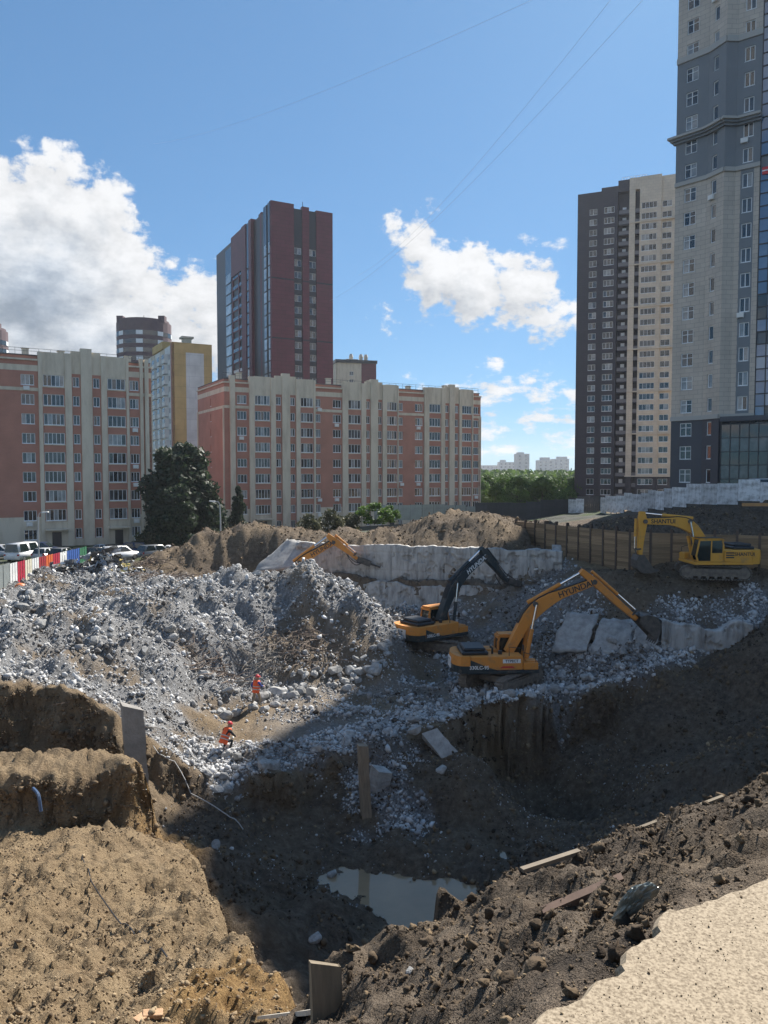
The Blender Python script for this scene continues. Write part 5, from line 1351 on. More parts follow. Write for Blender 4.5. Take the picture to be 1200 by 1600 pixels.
# ------------------------------------------------------------------ people
def person(label, loc, rz, pose, shirt, trousers, vest_c, scale=1.0):
    """pose: dict of joint -> (x, y, z) ; x right, y forward"""
    root = empty('person', loc, rz); tag(root, label, 'person', 'site workers in orange vests'); root.scale = (scale,) * 3
    J = pose
    names = ['pelvis', 'waist', 'chest', 'neck', 'chin', 'head', 'crown', 'shl', 'ell', 'wrl', 'hal', 'shr', 'elr', 'wrr', 'har', 'hipl', 'knl', 'anl', 'tol', 'hipr', 'knr', 'anr', 'tor']
    idx = {n: i for i, n in enumerate(names)}
    E = [('pelvis', 'waist'), ('waist', 'chest'), ('chest', 'neck'), ('neck', 'chin'), ('chin', 'head'), ('head', 'crown'), ('chest', 'shl'), ('shl', 'ell'), ('ell', 'wrl'), ('wrl', 'hal'), ('chest', 'shr'), ('shr', 'elr'), ('elr', 'wrr'), ('wrr', 'har'),
         ('pelvis', 'hipl'), ('hipl', 'knl'), ('knl', 'anl'), ('anl', 'tol'), ('pelvis', 'hipr'), ('hipr', 'knr'), ('knr', 'anr'), ('anr', 'tor')]
    R = dict(pelvis=.16, waist=.15, chest=.17, neck=.06, chin=.075, head=.10, crown=.07, shl=.08, ell=.055, wrl=.04, hal=.045, shr=.08, elr=.055, wrr=.04, har=.045, hipl=.10, knl=.075, anl=.055, tol=.045, hipr=.10, knr=.075, anr=.055, tor=.045)
    V = [Vector(J[n]) for n in names]
    # fingers: four and a thumb on each hand
    EE = [(idx[a], idx[b]) for a, b in E]; RR = [R[n] for n in names]
    for h, w in (('hal', 'wrl'), ('har', 'wrr')):
        d = (Vector(J[h]) - Vector(J[w])).normalized(); sd = d.cross(Vector((0, 1, 0))); sd = sd.normalized() if sd.length > .1 else Vector((1, 0, 0))
        for k in range(4):
            b_ = len(V); V.append(Vector(J[h]) + d * .03 + sd * (k - 1.5) * .021); V.append(V[b_] + d * (.055 + (.01 if k in (1, 2) else 0)) + Vector((0, .02, 0))); RR += [.011, .009]
            EE += [(idx[h], b_), (b_, b_ + 1)]
        b_ = len(V); V.append(Vector(J[h]) - d * .01 + sd * .05); V.append(V[b_] + d * .045 + sd * .02); RR += [.013, .01]; EE += [(idx[h], b_), (b_, b_ + 1)]
    me = bpy.data.meshes.new('body'); me.from_pydata([tuple(v) for v in V], EE, [])
    o = link('body', me, root)
    sk = o.modifiers.new('skin', 'SKIN'); sv = me.skin_vertices[0].data if me.skin_vertices else None
    if sv is None:
        bm = bmesh.new(); bm.from_mesh(me); bm.verts.layers.skin.verify(); bm.to_mesh(me); bm.free(); sv = me.skin_vertices[0].data
    for i, r in enumerate(RR):
        fl = (r, r)
        sv[i].radius = fl
    sv[0].use_root = True
    sb = o.modifiers.new('sub', 'SUBSURF'); sb.levels = 1; sb.render_levels = 1
    dg = bpy.context.evaluated_depsgraph_get(); ev = bpy.data.meshes.new_from_object(o.evaluated_get(dg)); ev.name = 'body'
    o.modifiers.clear(); o.data = ev
    ev.materials.clear()
    for m in (M_SKIN, shirt, trousers, M_BLACK): ev.materials.append(m)
    segs = [(Vector(J[a]), Vector(J[b]), c) for a, b, c in (('pelvis', 'waist', 2), ('waist', 'chest', 1), ('chest', 'neck', 1), ('neck', 'chin', 0), ('chin', 'head', 0), ('head', 'crown', 0), ('shl', 'ell', 1), ('ell', 'wrl', 1), ('wrl', 'hal', 0), ('shr', 'elr', 1), ('elr', 'wrr', 1), ('wrr', 'har', 0), ('hipl', 'knl', 2), ('knl', 'anl', 2), ('anl', 'tol', 3), ('hipr', 'knr', 2), ('knr', 'anr', 2), ('anr', 'tor', 3))]
    for f in ev.polygons:
        c = f.center; best = None
        for a, b, k in segs:
            t = max(0, min(1, (c - a).dot(b - a) / max(1e-6, (b - a).length_squared))); dd = (c - a - (b - a) * t).length
            if best is None or dd < best[0]: best = (dd, k)
        f.material_index = best[1]; f.use_smooth = True
    # face
    hd = Vector(J['head']); up = (Vector(J['crown']) - Vector(J['chin'])).normalized(); fw = Vector(J.get('face', (0, 1, 0))); fw = (fw - up * fw.dot(up)).normalized(); rt = fw.cross(up)
    m = MB(); m.tube([hd + fw * .09 - up * .01, hd + fw * .125 - up * .045], [.012, .02], 6); m.build('nose', M_SKIN, o)
    for s in (-1, 1):
        m = MB(); q = hd + fw * .095 + rt * .035 * s + up * .01; m.tube([q - rt * .012, q + rt * .012], .009, 6); m.build('eye', M_BLACK, o)
        m = MB(); q = hd + rt * .1 * s - up * .01; m.tube([q - up * .03, q + up * .03], .017, 6); m.build('ear', M_SKIN, o)
    m = MB(); q = hd + fw * .088 - up * .075; m.tube([q - rt * .022, q + rt * .022], .006, 5); m.build('mouth', mat('lips', (.25, .07, .06)), o)
    # helmet
    m = MB(); K = 14
    c0 = hd + up * .035
    for j in range(5):
        a0, a1 = j * math.pi / 10, (j + 1) * math.pi / 10
        for k in range(K):
            p = lambda a, q: c0 + (rt * math.cos(q) * .125 + fw * math.sin(q) * .145) * math.cos(a) + up * .13 * math.sin(a)
            q0, q1 = 2 * math.pi * k / K, 2 * math.pi * (k + 1) / K
            m.quad(p(a0, q0), p(a0, q1), p(a1, q1), p(a1, q0))
    for k in range(K):
        q0, q1 = 2 * math.pi * k / K, 2 * math.pi * (k + 1) / K; e = lambda q, s: c0 + rt * math.cos(q) * .125 * s + fw * math.sin(q) * (.145 * s + (.04 if math.sin(q) > .3 and s > 1 else 0))
        m.quad(e(q0, 1), e(q0, 1.14), e(q1, 1.14), e(q1, 1))
    m.build('helmet', M_HELMET, root, smooth=True)
    # vest round the torso with reflective band
    ch, pe = Vector(J['chest']), Vector(J['pelvis']); ax = (ch - pe).normalized(); sx = (Vector(J['shr']) - Vector(J['shl'])).normalized(); fy = ax.cross(sx).normalized(); sx = fy.cross(ax)
    ln = (ch - pe).length + .2
    st = [(-.14, .235, .19), (0, .225, .185), (ln * .35, .215, .18), (ln * .65, .225, .185), (ln * .9, .225, .17), (ln, .15, .11)]
    m = MB(); K = 16
    for j in range(len(st) - 1):
        for k in range(K):
            def pt(s, k):
                q = 2 * math.pi * k / K; w = 1 + .04 * math.sin(3 * q + s[0] * 9); return pe + ax * s[0] + sx * math.cos(q) * s[1] * w + fy * math.sin(q) * s[2] * w
            m.quad(pt(st[j], k), pt(st[j], k + 1), pt(st[j + 1], k + 1), pt(st[j + 1], k))
    vest = m.build('vest', vest_c, root, smooth=True)
    for h in (.04, .2):
        m = MB()
        for k in range(K):
            q0, q1 = 2 * math.pi * k / K, 2 * math.pi * (k + 1) / K; P = lambda q, z: pe + ax * z + sx * math.cos(q) * .237 + fy * math.sin(q) * .197
            m.quad(P(q0, h), P(q1, h), P(q1, h + .05), P(q0, h + .05))
        m.build('reflective_band', M_REFL, vest)
    return root
M_SKIN = mat('skin', (.45, .27, .19), rough=.6); M_HELMET = mat('red_helmet', (.55, .04, .05), rough=.35); M_REFL = mat('grey_reflective_band', (.45, .42, .40), rough=.4)
M_VEST = mat('orange_vest', (.85, .12, .025), (.75, .10, .02), scale=8, rough=.7, bump=.3, bscale=10)
M_TROU = mat('tan_trousers', (.27, .22, .16), (.21, .17, .12), scale=6, rough=.9, bump=.4, bscale=9); M_BLUESH = mat('blue_shirt', (.04, .07, .30), rough=.85); M_DARKSH = mat('dark_jacket', (.02, .022, .025), rough=.85)
walk = dict(pelvis=(0, 0, .95), waist=(0, .02, 1.1), chest=(0, .06, 1.33), neck=(0, .09, 1.5), chin=(0, .12, 1.56), head=(0, .13, 1.66), crown=(0, .13, 1.74), face=(0, 1, -.2),
            shl=(-.2, .05, 1.42), ell=(-.27, -.1, 1.17), wrl=(-.25, .04, .97), hal=(-.24, .09, .9), shr=(.2, .06, 1.42), elr=(.26, .18, 1.19), wrr=(.18, .38, 1.14), har=(.15, .45, 1.13),
            hipl=(-.1, 0, .92), knl=(-.12, -.03, .5), anl=(-.12, -.24, .12), tol=(-.12, -.1, .045), hipr=(.1, .01, .92), knr=(.12, .2, .52), anr=(.12, .16, .09), tor=(.13, .34, .045))
crouch = dict(pelvis=(0, -.1, .62), waist=(0, -.02, .78), chest=(0, .14, 1.0), neck=(0, .24, 1.15), chin=(0, .29, 1.2), head=(0, .32, 1.29), crown=(0, .34, 1.37), face=(0, 1, -.5),
            shl=(-.2, .12, 1.07), ell=(-.3, .3, .85), wrl=(-.2, .5, .72), hal=(-.18, .57, .68), shr=(.2, .12, 1.07), elr=(.3, .28, .84), wrr=(.2, .5, .7), har=(.18, .57, .66),
            hipl=(-.11, -.08, .6), knl=(-.2, .3, .55), anl=(-.18, .08, .1), tol=(-.2, .26, .045), hipr=(.11, -.08, .6), knr=(.2, .3, .55), anr=(.18, .08, .1), tor=(.2, .26, .045))
bend_ = dict(pelvis=(0, -.06, .92), waist=(0, .02, 1.07), chest=(0, .16, 1.27), neck=(0, .25, 1.42), chin=(0, .29, 1.47), head=(0, .32, 1.56), crown=(0, .34, 1.64), face=(0, 1, -.4),
            shl=(-.2, .14, 1.35), ell=(-.27, .26, 1.1), wrl=(-.2, .45, .95), hal=(-.18, .52, .9), shr=(.2, .14, 1.35), elr=(.27, .24, 1.1), wrr=(.2, .44, .93), har=(.18, .51, .88),
            hipl=(-.11, -.05, .89), knl=(-.14, .05, .48), anl=(-.14, -.06, .09), tol=(-.16, .12, .045), hipr=(.11, -.05, .89), knr=(.14, .05, .48), anr=(.14, -.06, .09), tor=(.16, .12, .045))
x, y = W(400, 1106, 43.2).x, 43.2
person('worker in orange vest and red helmet walking at the rubble foot', (x, y, zg(x, y) - .02), math.radians(-40), walk, M_BLUESH, M_TROU, M_VEST)
x, y = W(352, 1172, 36.7).x, 36.7
person('worker in orange vest and dark sleeves bending over the cables', (x, y, zg(x, y) - .1), math.radians(-32), crouch, M_DARKSH, M_DARKSH, M_VEST, 1.0)

# ------------------------------------------------------------------ vehicles
M_TYRE = mat('tyre_rubber', (.02, .02, .02), rough=.85); M_RIM = mat('alloy_rim', (.45, .45, .46), rough=.3, metal=.8); M_LIGHT = mat('lamp_lens', (.7, .7, .7), rough=.1); M_TAIL = mat('tail_lamp', (.35, .01, .01), rough=.2)
def carpaint(n, c): return mat('car_' + n, c, rough=.28, spec=.7)
CARM = {n: carpaint(n, c) for n, c in dict(white=(.72, .73, .74), silver=(.40, .42, .44), black=(.015, .016, .018), navy=(.02, .03, .07), grey=(.13, .14, .15), maroon=(.16, .02, .025), beige=(.45, .40, .32)).items()}
def make_car(kind):
    """length along x, nose at +x"""
    L_, W2 = {'sedan': (4.5, .88), 'suv': (4.6, .93), 'hatch': (4.0, .86), 'van': (5.2, .98)}[kind]
    h1, h2 = {'sedan': (.92, 1.45), 'suv': (1.05, 1.72), 'hatch': (.95, 1.52), 'van': (1.15, 2.15)}[kind]
    x0, x1 = -L_ / 2, L_ / 2
    low = {'sedan': [(x0, .35), (x0 + .1, .28), (x1 - .15, .26), (x1, .42), (x1 - .02, .68), (x1 - .35, .82), (x1 - 1.25, h1), (x0 + .85, h1 + .02), (x0 + .1, h1 + .02), (x0, .8)]}.get(kind, [(x0, .38), (x0 + .1, .28), (x1 - .15, .26), (x1, .45), (x1 - .03, .78), (x1 - .4, .93 if kind != 'van' else 1.05), (x1 - 1.0, h1), (x0 + .1, h1 + .03), (x0, .9)])
    gh = {'sedan': [(x1 - 1.3, h1), (x1 - 2.05, h2 - .03), (x0 + 1.55, h2), (x0 + .65, h1)], 'suv': [(x1 - 1.05, h1), (x1 - 1.75, h2 - .04), (x0 + .45, h2), (x0 + .08, h1)], 'hatch': [(x1 - 1.0, h1), (x1 - 1.7, h2 - .03), (x0 + .55, h2), (x0 + .12, h1)], 'van': [(x1 - .7, h1), (x1 - 1.25, h2 - .05), (x0 + .12, h2), (x0 + .03, h1)]}[kind]
    b = MB(); b.prism(low, -W2, W2)
    tw = W2 * .78; n = len(gh)
    P0 = [(x, -(W2 - .03) if z < h1 + .1 else -tw, z) for x, z in gh]; P1 = [(x, (W2 - .03) if z < h1 + .1 else tw, z) for x, z in gh]
    b.poly(P0[::-1]); b.poly(P1)
    for i in range(n): b.quad(P0[i], P0[(i + 1) % n], P1[(i + 1) % n], P1[i])
    body = b.mesh('body', CARM['white'])
    bm = bmesh.new(); bm.from_mesh(body); bmesh.ops.remove_doubles(bm, verts=bm.verts, dist=1e-4); bmesh.ops.recalc_face_normals(bm, faces=bm.faces)
    bmesh.ops.bevel(bm, geom=[e for e in bm.edges if e.is_manifold and e.calc_face_angle(0) > .25], offset=.06, segments=2, affect='EDGES', clamp_overlap=True); bm.to_mesh(body); bm.free()
    for f in body.polygons: f.use_smooth = True
    gl_ = MB()
    def ins(q, k=.1):
        c = sum((Vector(p) for p in q), Vector()) / len(q); return [Vector(p).lerp(c, k) for p in q]
    for side, P in ((-1, P0), (1, P1)):
        a, t1, t2, d = [Vector(p) for p in P]
        for u0, u1 in ((.06, .48), (.53, .95)):
            q = [a.lerp(d, u0), a.lerp(d, u1), t1.lerp(t2, u1 * .98), t1.lerp(t2, u0 * .98)]; q = [v + Vector((0, side * .012, 0)) for v in ins(q, .1)]
            gl_.poly(q if side < 0 else q[::-1])
    for i, s in ((0, 1), (2, -1)):
        q = ins([P0[i], P0[i + 1], P1[i + 1], P1[i]], .1); nrm = (q[1] - q[0]).cross(q[3] - q[0]).normalized(); nrm = nrm if nrm.x * s > 0 else -nrm
        gl_.poly([v + nrm * .015 for v in q])
    glass_ = gl_.mesh('windows', M_CABGLASS)
    wm = MB(); r = .34 if kind in ('suv', 'van') else .31; wm.tube([(0, -.1, 0), (0, .1, 0)], r, 16, 0); wm.tube([(0, -.115, 0), (0, .115, 0)], r * .62, 12, 1); wmesh = wm.mesh('wheel', [M_TYRE, M_RIM])
    lm = MB(); lm.box(x1 - .16, x1 + .005, -W2 + .08, -W2 + .42, .62, .75); lme = lm.mesh('headlight', M_LIGHT)
    tl = MB(); tl.box(x0 - .005, x0 + .12, -W2 + .04, -W2 + .26, .75, .95); tlm = tl.mesh('tail_light', M_TAIL)
    return body, glass_, wmesh, lme, tlm, L_, W2, r
CARS = {k: make_car(k) for k in ('sedan', 'suv', 'hatch', 'van')}
_cb = {}
def car(kind, colour, loc, rz, label, name='parked_car', group='cars parked in front of the apartment blocks'):
    body, g, w, hl, tl, L_, W2, r = CARS[kind]
    if (kind, colour) not in _cb:
        m = body.copy(); m.materials.clear(); m.materials.append(CARM[colour]); _cb[kind, colour] = m
    root = empty(name, loc, rz); tag(root, label, 'van' if kind == 'van' else 'car', group)
    link('body', _cb[kind, colour], root); link('windows', g, root)
    for sx in (-1, 1):
        for sy in (-1, 1): link('wheel', w, root, (sx * L_ * .31, sy * (W2 - .1), r))
    for sy in (0, 1): 
        link('headlight', hl, root, (0, sy * (2 * W2 - .5), 0)); link('tail_light', tl, root, (0, sy * (2 * W2 - .3), 0))
    return root
cl_ = [  # px, depth, kind, colour, rz, label
    (-4, 93, 'suv', 'silver', .15, 'silver car cut by the left edge of the picture'),
    (22, 98, 'sedan', 'silver', 2.9, 'silver saloon second from the left edge, behind the first row'),
    (36, 91, 'van', 'white', 1.45, 'white minivan parked nose-in behind the coloured fence'),
    (70, 91, 'hatch', 'silver', 1.5, 'silver hatchback right of the white minivan'),
    (64, 98, 'suv', 'navy', .1, 'dark blue car behind the silver hatchback'),
    (97, 91.5, 'hatch', 'grey', 1.45, 'grey hatchback between silver hatchback and black saloon'),
    (125, 92, 'sedan', 'black', .5, 'black saloon in the middle of the parked row'),
    (152, 93, 'hatch', 'black', .8, 'black hatchback left of the white estate car'),
    (160, 99, 'sedan', 'silver', .1, 'silver saloon behind the black hatchback'),
    (186, 92, 'suv', 'white', .85, 'white estate car, brightest of the parked row'),
    (217, 99, 'suv', 'navy', .15, 'dark blue car beside the dark trees'),
    (242, 95, 'suv', 'grey', .9, 'grey car right of the white estate car'),
    (268, 97, 'sedan', 'white', .2, 'white saloon half hidden by the earth mound'),
    (285, 106, 'van', 'silver', .3, 'silver van parked under the dark trees')]
for px, d, k, c, rz, lb in cl_:
    x = (px - 600) / F * d; car(k, c, (x, d, zgs(x, d) + .02), rz, lb)
p = W(1185, 768, 80); car('van', 'white', (p.x + .6, 80, H - 2.65), math.radians(185), 'white minibus showing only its roof above the peeling hoarding', 'minibus', None)

# ------------------------------------------------------------------ street lamps and wires
M_POLE = mat('galvanised_pole', (.42, .43, .44), rough=.45, metal=.3)
def lamp(px, d, ytop, ybase, label, arm):
    b = W(px, ybase, d); t = W(px, ytop, d); h = t.z - b.z
    root = empty('street_lamp', (b.x, d, b.z - .2)); tag(root, label, 'street lamp', 'street lamps by the parked cars')
    m = MB(); m.tube([(0, 0, 0), (0, 0, h * .6), (arm * .1, 0, h * .92)], [.1, .08, .06], 8); m.build('pole', M_POLE, root)
    m = MB(); m.tube([(arm * .1, 0, h * .92), (arm * .35, 0, h * .99), (arm, 0, h)], .045, 6); m.build('arm', M_POLE, root)
    m = MB(); m.prism([(arm, h - .06), (arm + .7 * (1 if arm > 0 else -1), h + .02), (arm + .65 * (1 if arm > 0 else -1), h + .12), (arm, h + .1)] if arm > 0 else [(arm, h + .1), (arm - .65, h + .12), (arm - .7, h + .02), (arm, h - .06)], -.14, .14); m.build('lamp_head', M_AC, root)
lamp(345, 88, 781, 848, 'slim street lamp beside the left corner of the long block', -.6)
lamp(61, 86, 798, 880, 'slim street lamp in front of the left block', .5)
def wire(a, b, sag, label, r=.02):
    a, b = Vector(a), Vector(b); m = MB(); pts = []
    for k in range(25):
        t = k / 24; q = a.lerp(b, t); q.z -= sag * 4 * t * (1 - t); pts.append(tuple(q))
    m.tube(pts, r, 5); o = m.build('overhead_wire', M_POLE); tag(o, label, 'wire', 'overhead wires crossing the sky')
M_WIRE = M_BLACK
wire(W(1040, -40, 60), W(515, 470, 190), 3, 'thin overhead wire slanting down to the maroon tower', .011)
wire(W(985, -40, 60), W(560, 430, 190), 3, 'thin overhead wire passing the left end of the middle cloud', .011)
wire(W(960, -60, 55), W(240, 225, 190), 2, 'uppermost thin wire crossing the open sky to the left', .009)

# ------------------------------------------------------------------ trees
def leaf_mat(name, c, c2):
    m = bpy.data.materials.new(name); m.use_nodes = True; nt = m.node_tree; N = nt.nodes; L = nt.links; bs = N['Principled BSDF']
    at = N.new('ShaderNodeAttribute'); at.attribute_name = 'tone'; r = N.new('ShaderNodeValToRGB'); L.new(at.outputs['Fac'], r.inputs[0])
    r.color_ramp.elements[0].color = (*c, 1); r.color_ramp.elements[1].color = (*c2, 1)
    L.new(r.outputs[0], bs.inputs['Base Color']); bs.inputs['Roughness'].default_value = .6
    tr = N.new('ShaderNodeBsdfTranslucent'); L.new(r.outputs[0], tr.inputs[0]); mx = N.new('ShaderNodeMixShader'); mx.inputs[0].default_value = .35
    L.new(bs.outputs[0], mx.inputs[1]); L.new(tr.outputs[0], mx.inputs[2]); L.new(mx.outputs[0], N['Material Output'].inputs[0]); return m
M_CONIF = leaf_mat('dark_needle_foliage', (.017, .03, .016), (.045, .07, .03)); M_LEAF = leaf_mat('green_foliage', (.035, .075, .015), (.10, .17, .03)); M_LEAFB = leaf_mat('bright_leaf_foliage', (.05, .11, .015), (.13, .22, .03)); M_LEAFD = leaf_mat('dry_shrub_foliage', (.05, .055, .025), (.11, .11, .05))
M_BARK = mat('bark', (.06, .045, .035), (.10, .08, .06), scale=6, rough=.95, bump=.5)
def crown_mesh(name, h, r, n, leaf, m, seed, conic=0.0, z0=.15, clumps=14):
    g = np.random.default_rng(seed)
    # clump centres fill an uneven volume
    cz = g.uniform(0, 1, clumps); prof = (1 - cz) ** .8 * (1 - .0) if conic > .5 else np.sin(np.pi * np.clip(cz * .86 + .12, 0, 1)) ** .7
    an = g.uniform(0, 2 * np.pi, clumps); rr = r * prof * g.uniform(.35, .95, clumps)
    C = np.stack([np.cos(an) * rr, np.sin(an) * rr, h * (z0 + (1 - z0) * cz)], -1); cs = r * g.uniform(.28, .5, clumps) * (1.0 if conic < .5 else (.45 + .7 * (1 - cz)))
    k = g.integers(0, clumps, n); v = g.normal(size=(n, 3)); v /= np.linalg.norm(v, axis=1)[:, None]; rad = cs[k] * g.uniform(.55, 1.05, n)
    P = C[k] + v * rad[:, None] * np.array([1, 1, .8]); P[:, 2] = np.clip(P[:, 2], h * z0 * .5, None)
    a = g.normal(size=(n, 3)); a /= np.linalg.norm(a, axis=1)[:, None]; b = np.cross(a, v + g.normal(size=(n, 3)) * .6); b /= np.linalg.norm(b, axis=1)[:, None] + 1e-9
    s = leaf * g.uniform(.6, 1.4, n)[:, None]
    V = np.stack([P - a * s, P + b * s * .6, P + a * s, P - b * s * .6], 1).reshape(-1, 3); Fq = np.arange(4 * n).reshape(-1, 4)
    tone = np.repeat(np.clip(.5 + g.normal(size=n) * .2 + (g.uniform(size=clumps)[k] - .5) * .7, 0, 1), 4)
    return raw_mesh(name, V, Fq, m, {'tone': tone})
def trunk_mesh(h, r, seed, limbs=5):
    g = random.Random(seed); m = MB(); m.tube([(0, 0, -.3), (g.uniform(-.1, .1), 0, h * .4), (g.uniform(-.3, .3), g.uniform(-.2, .2), h * .85)], [r, r * .7, r * .2], 8)
    for k in range(limbs):
        z = h * g.uniform(.25, .6); a = g.uniform(0, 6.3); l = h * g.uniform(.2, .35); m.tube([(0, 0, z), (math.cos(a) * l * .5, math.sin(a) * l * .5, z + l * .35), (math.cos(a) * l, math.sin(a) * l, z + l * .8)], [r * .45, r * .3, r * .1], 6)
    return m.mesh('trunk', M_BARK)
def tree(name, label, loc, cm, tm, s=1.0, rz=0.0, group=None, sz=None):
    root = empty(name, loc, rz); root.scale = (s, s, sz or s); tag(root, label, 'tree', group); link('crown', cm, root); link('trunk', tm, root); return root
con = [crown_mesh('crown', 13, 3.6, 9000, .34, M_CONIF, 21 + i, 1.0 - i, .03, 70 - 20 * i) for i in range(2)]; ctr = trunk_mesh(13, .25, 3, 0)
for px, d, h, sx, lb in ((254, 112, 11.2, 1.0, 'dark tree at the right end of the left block'), (305, 112, 9.4, 1.3, 'dark tree between the clump and the street lamp'), (334, 113, 7.2, 1.3, 'low dark tree right behind the street lamp'), (265, 108, 13.4, 1.05, 'tallest dark tree left of the long block'), (293, 110, 14, 1.05, 'dark tree touching the left end wall of the long block'), (257, 104, 8.2, .85, 'low dark tree at the left of the clump'), (279, 103, 8.6, 1.0, 'broad dark tree in front of the clump'), (318, 108, 8, 1.1, 'dark tree under the end wall of the long block'), (372, 118, 8.2, .75, 'lone dark tree before the first bay of the long block')):
    x = (px - 600) / F * d; root = tree('dark_tree', lb, (x, d, zgs(x, d)), con[px % 2], ctr, h / 13 * sx * 1.05, px * .7, 'dark trees between the blocks', h / 13)
bro = [crown_mesh('crown', 9, 3.6, 4200, .27, [M_LEAF, M_LEAFB][i % 2], 40 + i, 0, .1, 36) for i in range(4)]; btr = [trunk_mesh(9, .22, 50 + i) for i in range(2)]
# trees of the green belt beyond the dark hoarding
spots = []
g_ = random.Random(77)
for row, (d, y0, n) in enumerate(((185, 8, 9), (215, 8, 10), (250, 9, 11), (290, 9, 11), (340, 10, 11))):
    for k in range(n):
        px = 742 + (k + .5) * 165 / n + g_.uniform(-7, 7); spots.append((px, d + g_.uniform(-8, 8), g_.uniform(.62, 1.1)))
words = ('small', 'medium', 'tall')
for i, (px, d, s) in enumerate(spots):
    x = (px - 600) / F * d; far_w = 'front' if d < 232 else ('middle' if d < 270 else 'back'); tint = ('mid green', 'bright green')[i % 2]
    tree('broadleaf_tree', f'{tint} broadleaf tree in the {far_w} of the belt beyond the dark hoarding', (x, d, H - 10.9), bro[i % 4], btr[i % 2], s, g_.uniform(0, 6), 'broadleaf trees beyond the dark hoarding')
# a far-off wood that reads as one mass
far_c = []; g2 = np.random.default_rng(9); n = 26000
dd = 380 * np.exp(g2.uniform(0, 1.5, n)); xx = dd * g2.uniform(-.05, .34, n); cell = np.floor(xx / 9) * 13.7 + np.floor(dd / 12) * 7.3
hh = 9 + 5 * np.abs(np.sin(cell * 12.9898)); zz = H - 12 + hh * np.sqrt(g2.uniform(.1, 1, n))
P = np.stack([xx, dd, zz], -1); a = g2.normal(size=(n, 3)); a /= np.linalg.norm(a, axis=1)[:, None]; b = g2.normal(size=(n, 3)); b /= np.linalg.norm(b, axis=1)[:, None]; s = (1.0 * dd / 600 + .6)[:, None]
V = np.stack([P - a * s, P + b * s, P + a * s, P - b * s], 1).reshape(-1, 3)
o = link('wood', raw_mesh('far_wood', V, np.arange(4 * n).reshape(-1, 4), M_LEAF, {'tone': np.repeat(g2.uniform(0, 1, n), 4)})); tag(o, 'far-off wood below the skyline blocks', 'wood', kind='stuff')
# shrubs on the mounds
shr = [crown_mesh('foliage', 2.4, 1.7, 1500, .16, m, 60 + i, 0, .0, 16) for i, m in enumerate((M_LEAFB, M_LEAFD, M_LEAFD))]
for px, py, d, k, s, sz, lb in ((585, 812, 88, 0, 1.15, .85, 'bright green bush on top of the earth mound'), (608, 810, 90, 0, .7, .7, 'small bright green bush right of the larger one'), (482, 838, 84, 1, .9, 1.0, 'sparse shrub at the left behind the mounds'), (516, 834, 86, 1, .95, 1.1, 'sparse shrub in front of the second bay of the long block'), (550, 826, 88, 2, .8, .8, 'low scrub left of the bright green bush'), (236, 856, 104, 2, 1.3, .9, 'low dark hedge bush beside the dark blue car')):
    p = W(px, py, d); root = empty('shrub', (p.x, p.y, p.z - .4)); root.scale = (s, s, sz); tag(root, lb, 'shrub'); link('foliage', shr[k], root)
    m = MB(); 
    for q in range(5): a = q * 1.3; m.tube([(0, 0, -.2), (.5 * math.cos(a), .5 * math.sin(a), 1.2)], [.03, .015], 5)
    m.build('stem', M_BARK, root)
# ------------------------------------------------------------------ rubble, clods, stones
def tone_mat(name, stops, rough=.95, bump=.4, bscale=9, bdist=.05):
    m = bpy.data.materials.new(name); m.use_nodes = True; nt = m.node_tree; N = nt.nodes; L = nt.links; bs = N['Principled BSDF']; bs.inputs['Roughness'].default_value = rough; bs.inputs['Specular IOR Level'].default_value = .25
    at = N.new('ShaderNodeAttribute'); at.attribute_name = 'tone'; tc = N.new('ShaderNodeTexCoord')
    n = N.new('ShaderNodeTexNoise'); n.inputs['Scale'].default_value = 6; n.inputs['Detail'].default_value = 4; L.new(tc.outputs['Object'], n.inputs['Vector'])
    ad = N.new('ShaderNodeMath'); ad.operation = 'MULTIPLY_ADD'; L.new(n.outputs['Fac'], ad.inputs[0]); ad.inputs[1].default_value = .5; L.new(at.outputs['Fac'], ad.inputs[2])
    sb = N.new('ShaderNodeMath'); sb.operation = 'SUBTRACT'; L.new(ad.outputs[0], sb.inputs[0]); sb.inputs[1].default_value = .25
    r = N.new('ShaderNodeValToRGB'); L.new(sb.outputs[0], r.inputs[0])
    r.color_ramp.elements[0].position = stops[0][0]; r.color_ramp.elements[0].color = (*stops[0][1], 1); r.color_ramp.elements[1].position = stops[-1][0]; r.color_ramp.elements[1].color = (*stops[-1][1], 1)
    for p, c in stops[1:-1]: e = r.color_ramp.elements.new(p); e.color = (*c, 1)
    L.new(r.outputs[0], bs.inputs['Base Color'])
    if bump:
        n2 = N.new('ShaderNodeTexNoise'); n2.inputs['Scale'].default_value = bscale; n2.inputs['Detail'].default_value = 4; L.new(tc.outputs['Object'], n2.inputs['Vector'])
        bp = N.new('ShaderNodeBump'); bp.inputs['Strength'].default_value = bump; bp.inputs['Distance'].default_value = bdist; L.new(n2.outputs['Fac'], bp.inputs['Height']); L.new(bp.outputs[0], bs.inputs['Normal'])
    return m
M_RUB = tone_mat('crushed_concrete', ((0, (.07, .056, .045)), (.2, (.19, .184, .178)), (.55, (.39, .388, .385)), (1, (.62, .618, .61))))
M_CLOD = tone_mat('earth_clod', ((0, (.04, .029, .02)), (.35, (.10, .072, .046)), (.7, (.22, .16, .098)), (1, (.36, .275, .17))), bump=.6, bscale=40, bdist=.02)
ph = (1 + 5 ** .5) / 2
ICO_V = np.array([(-1, ph, 0), (1, ph, 0), (-1, -ph, 0), (1, -ph, 0), (0, -1, ph), (0, 1, ph), (0, -1, -ph), (0, 1, -ph), (ph, 0, -1), (ph, 0, 1), (-ph, 0, -1), (-ph, 0, 1)], float) / math.hypot(1, ph)
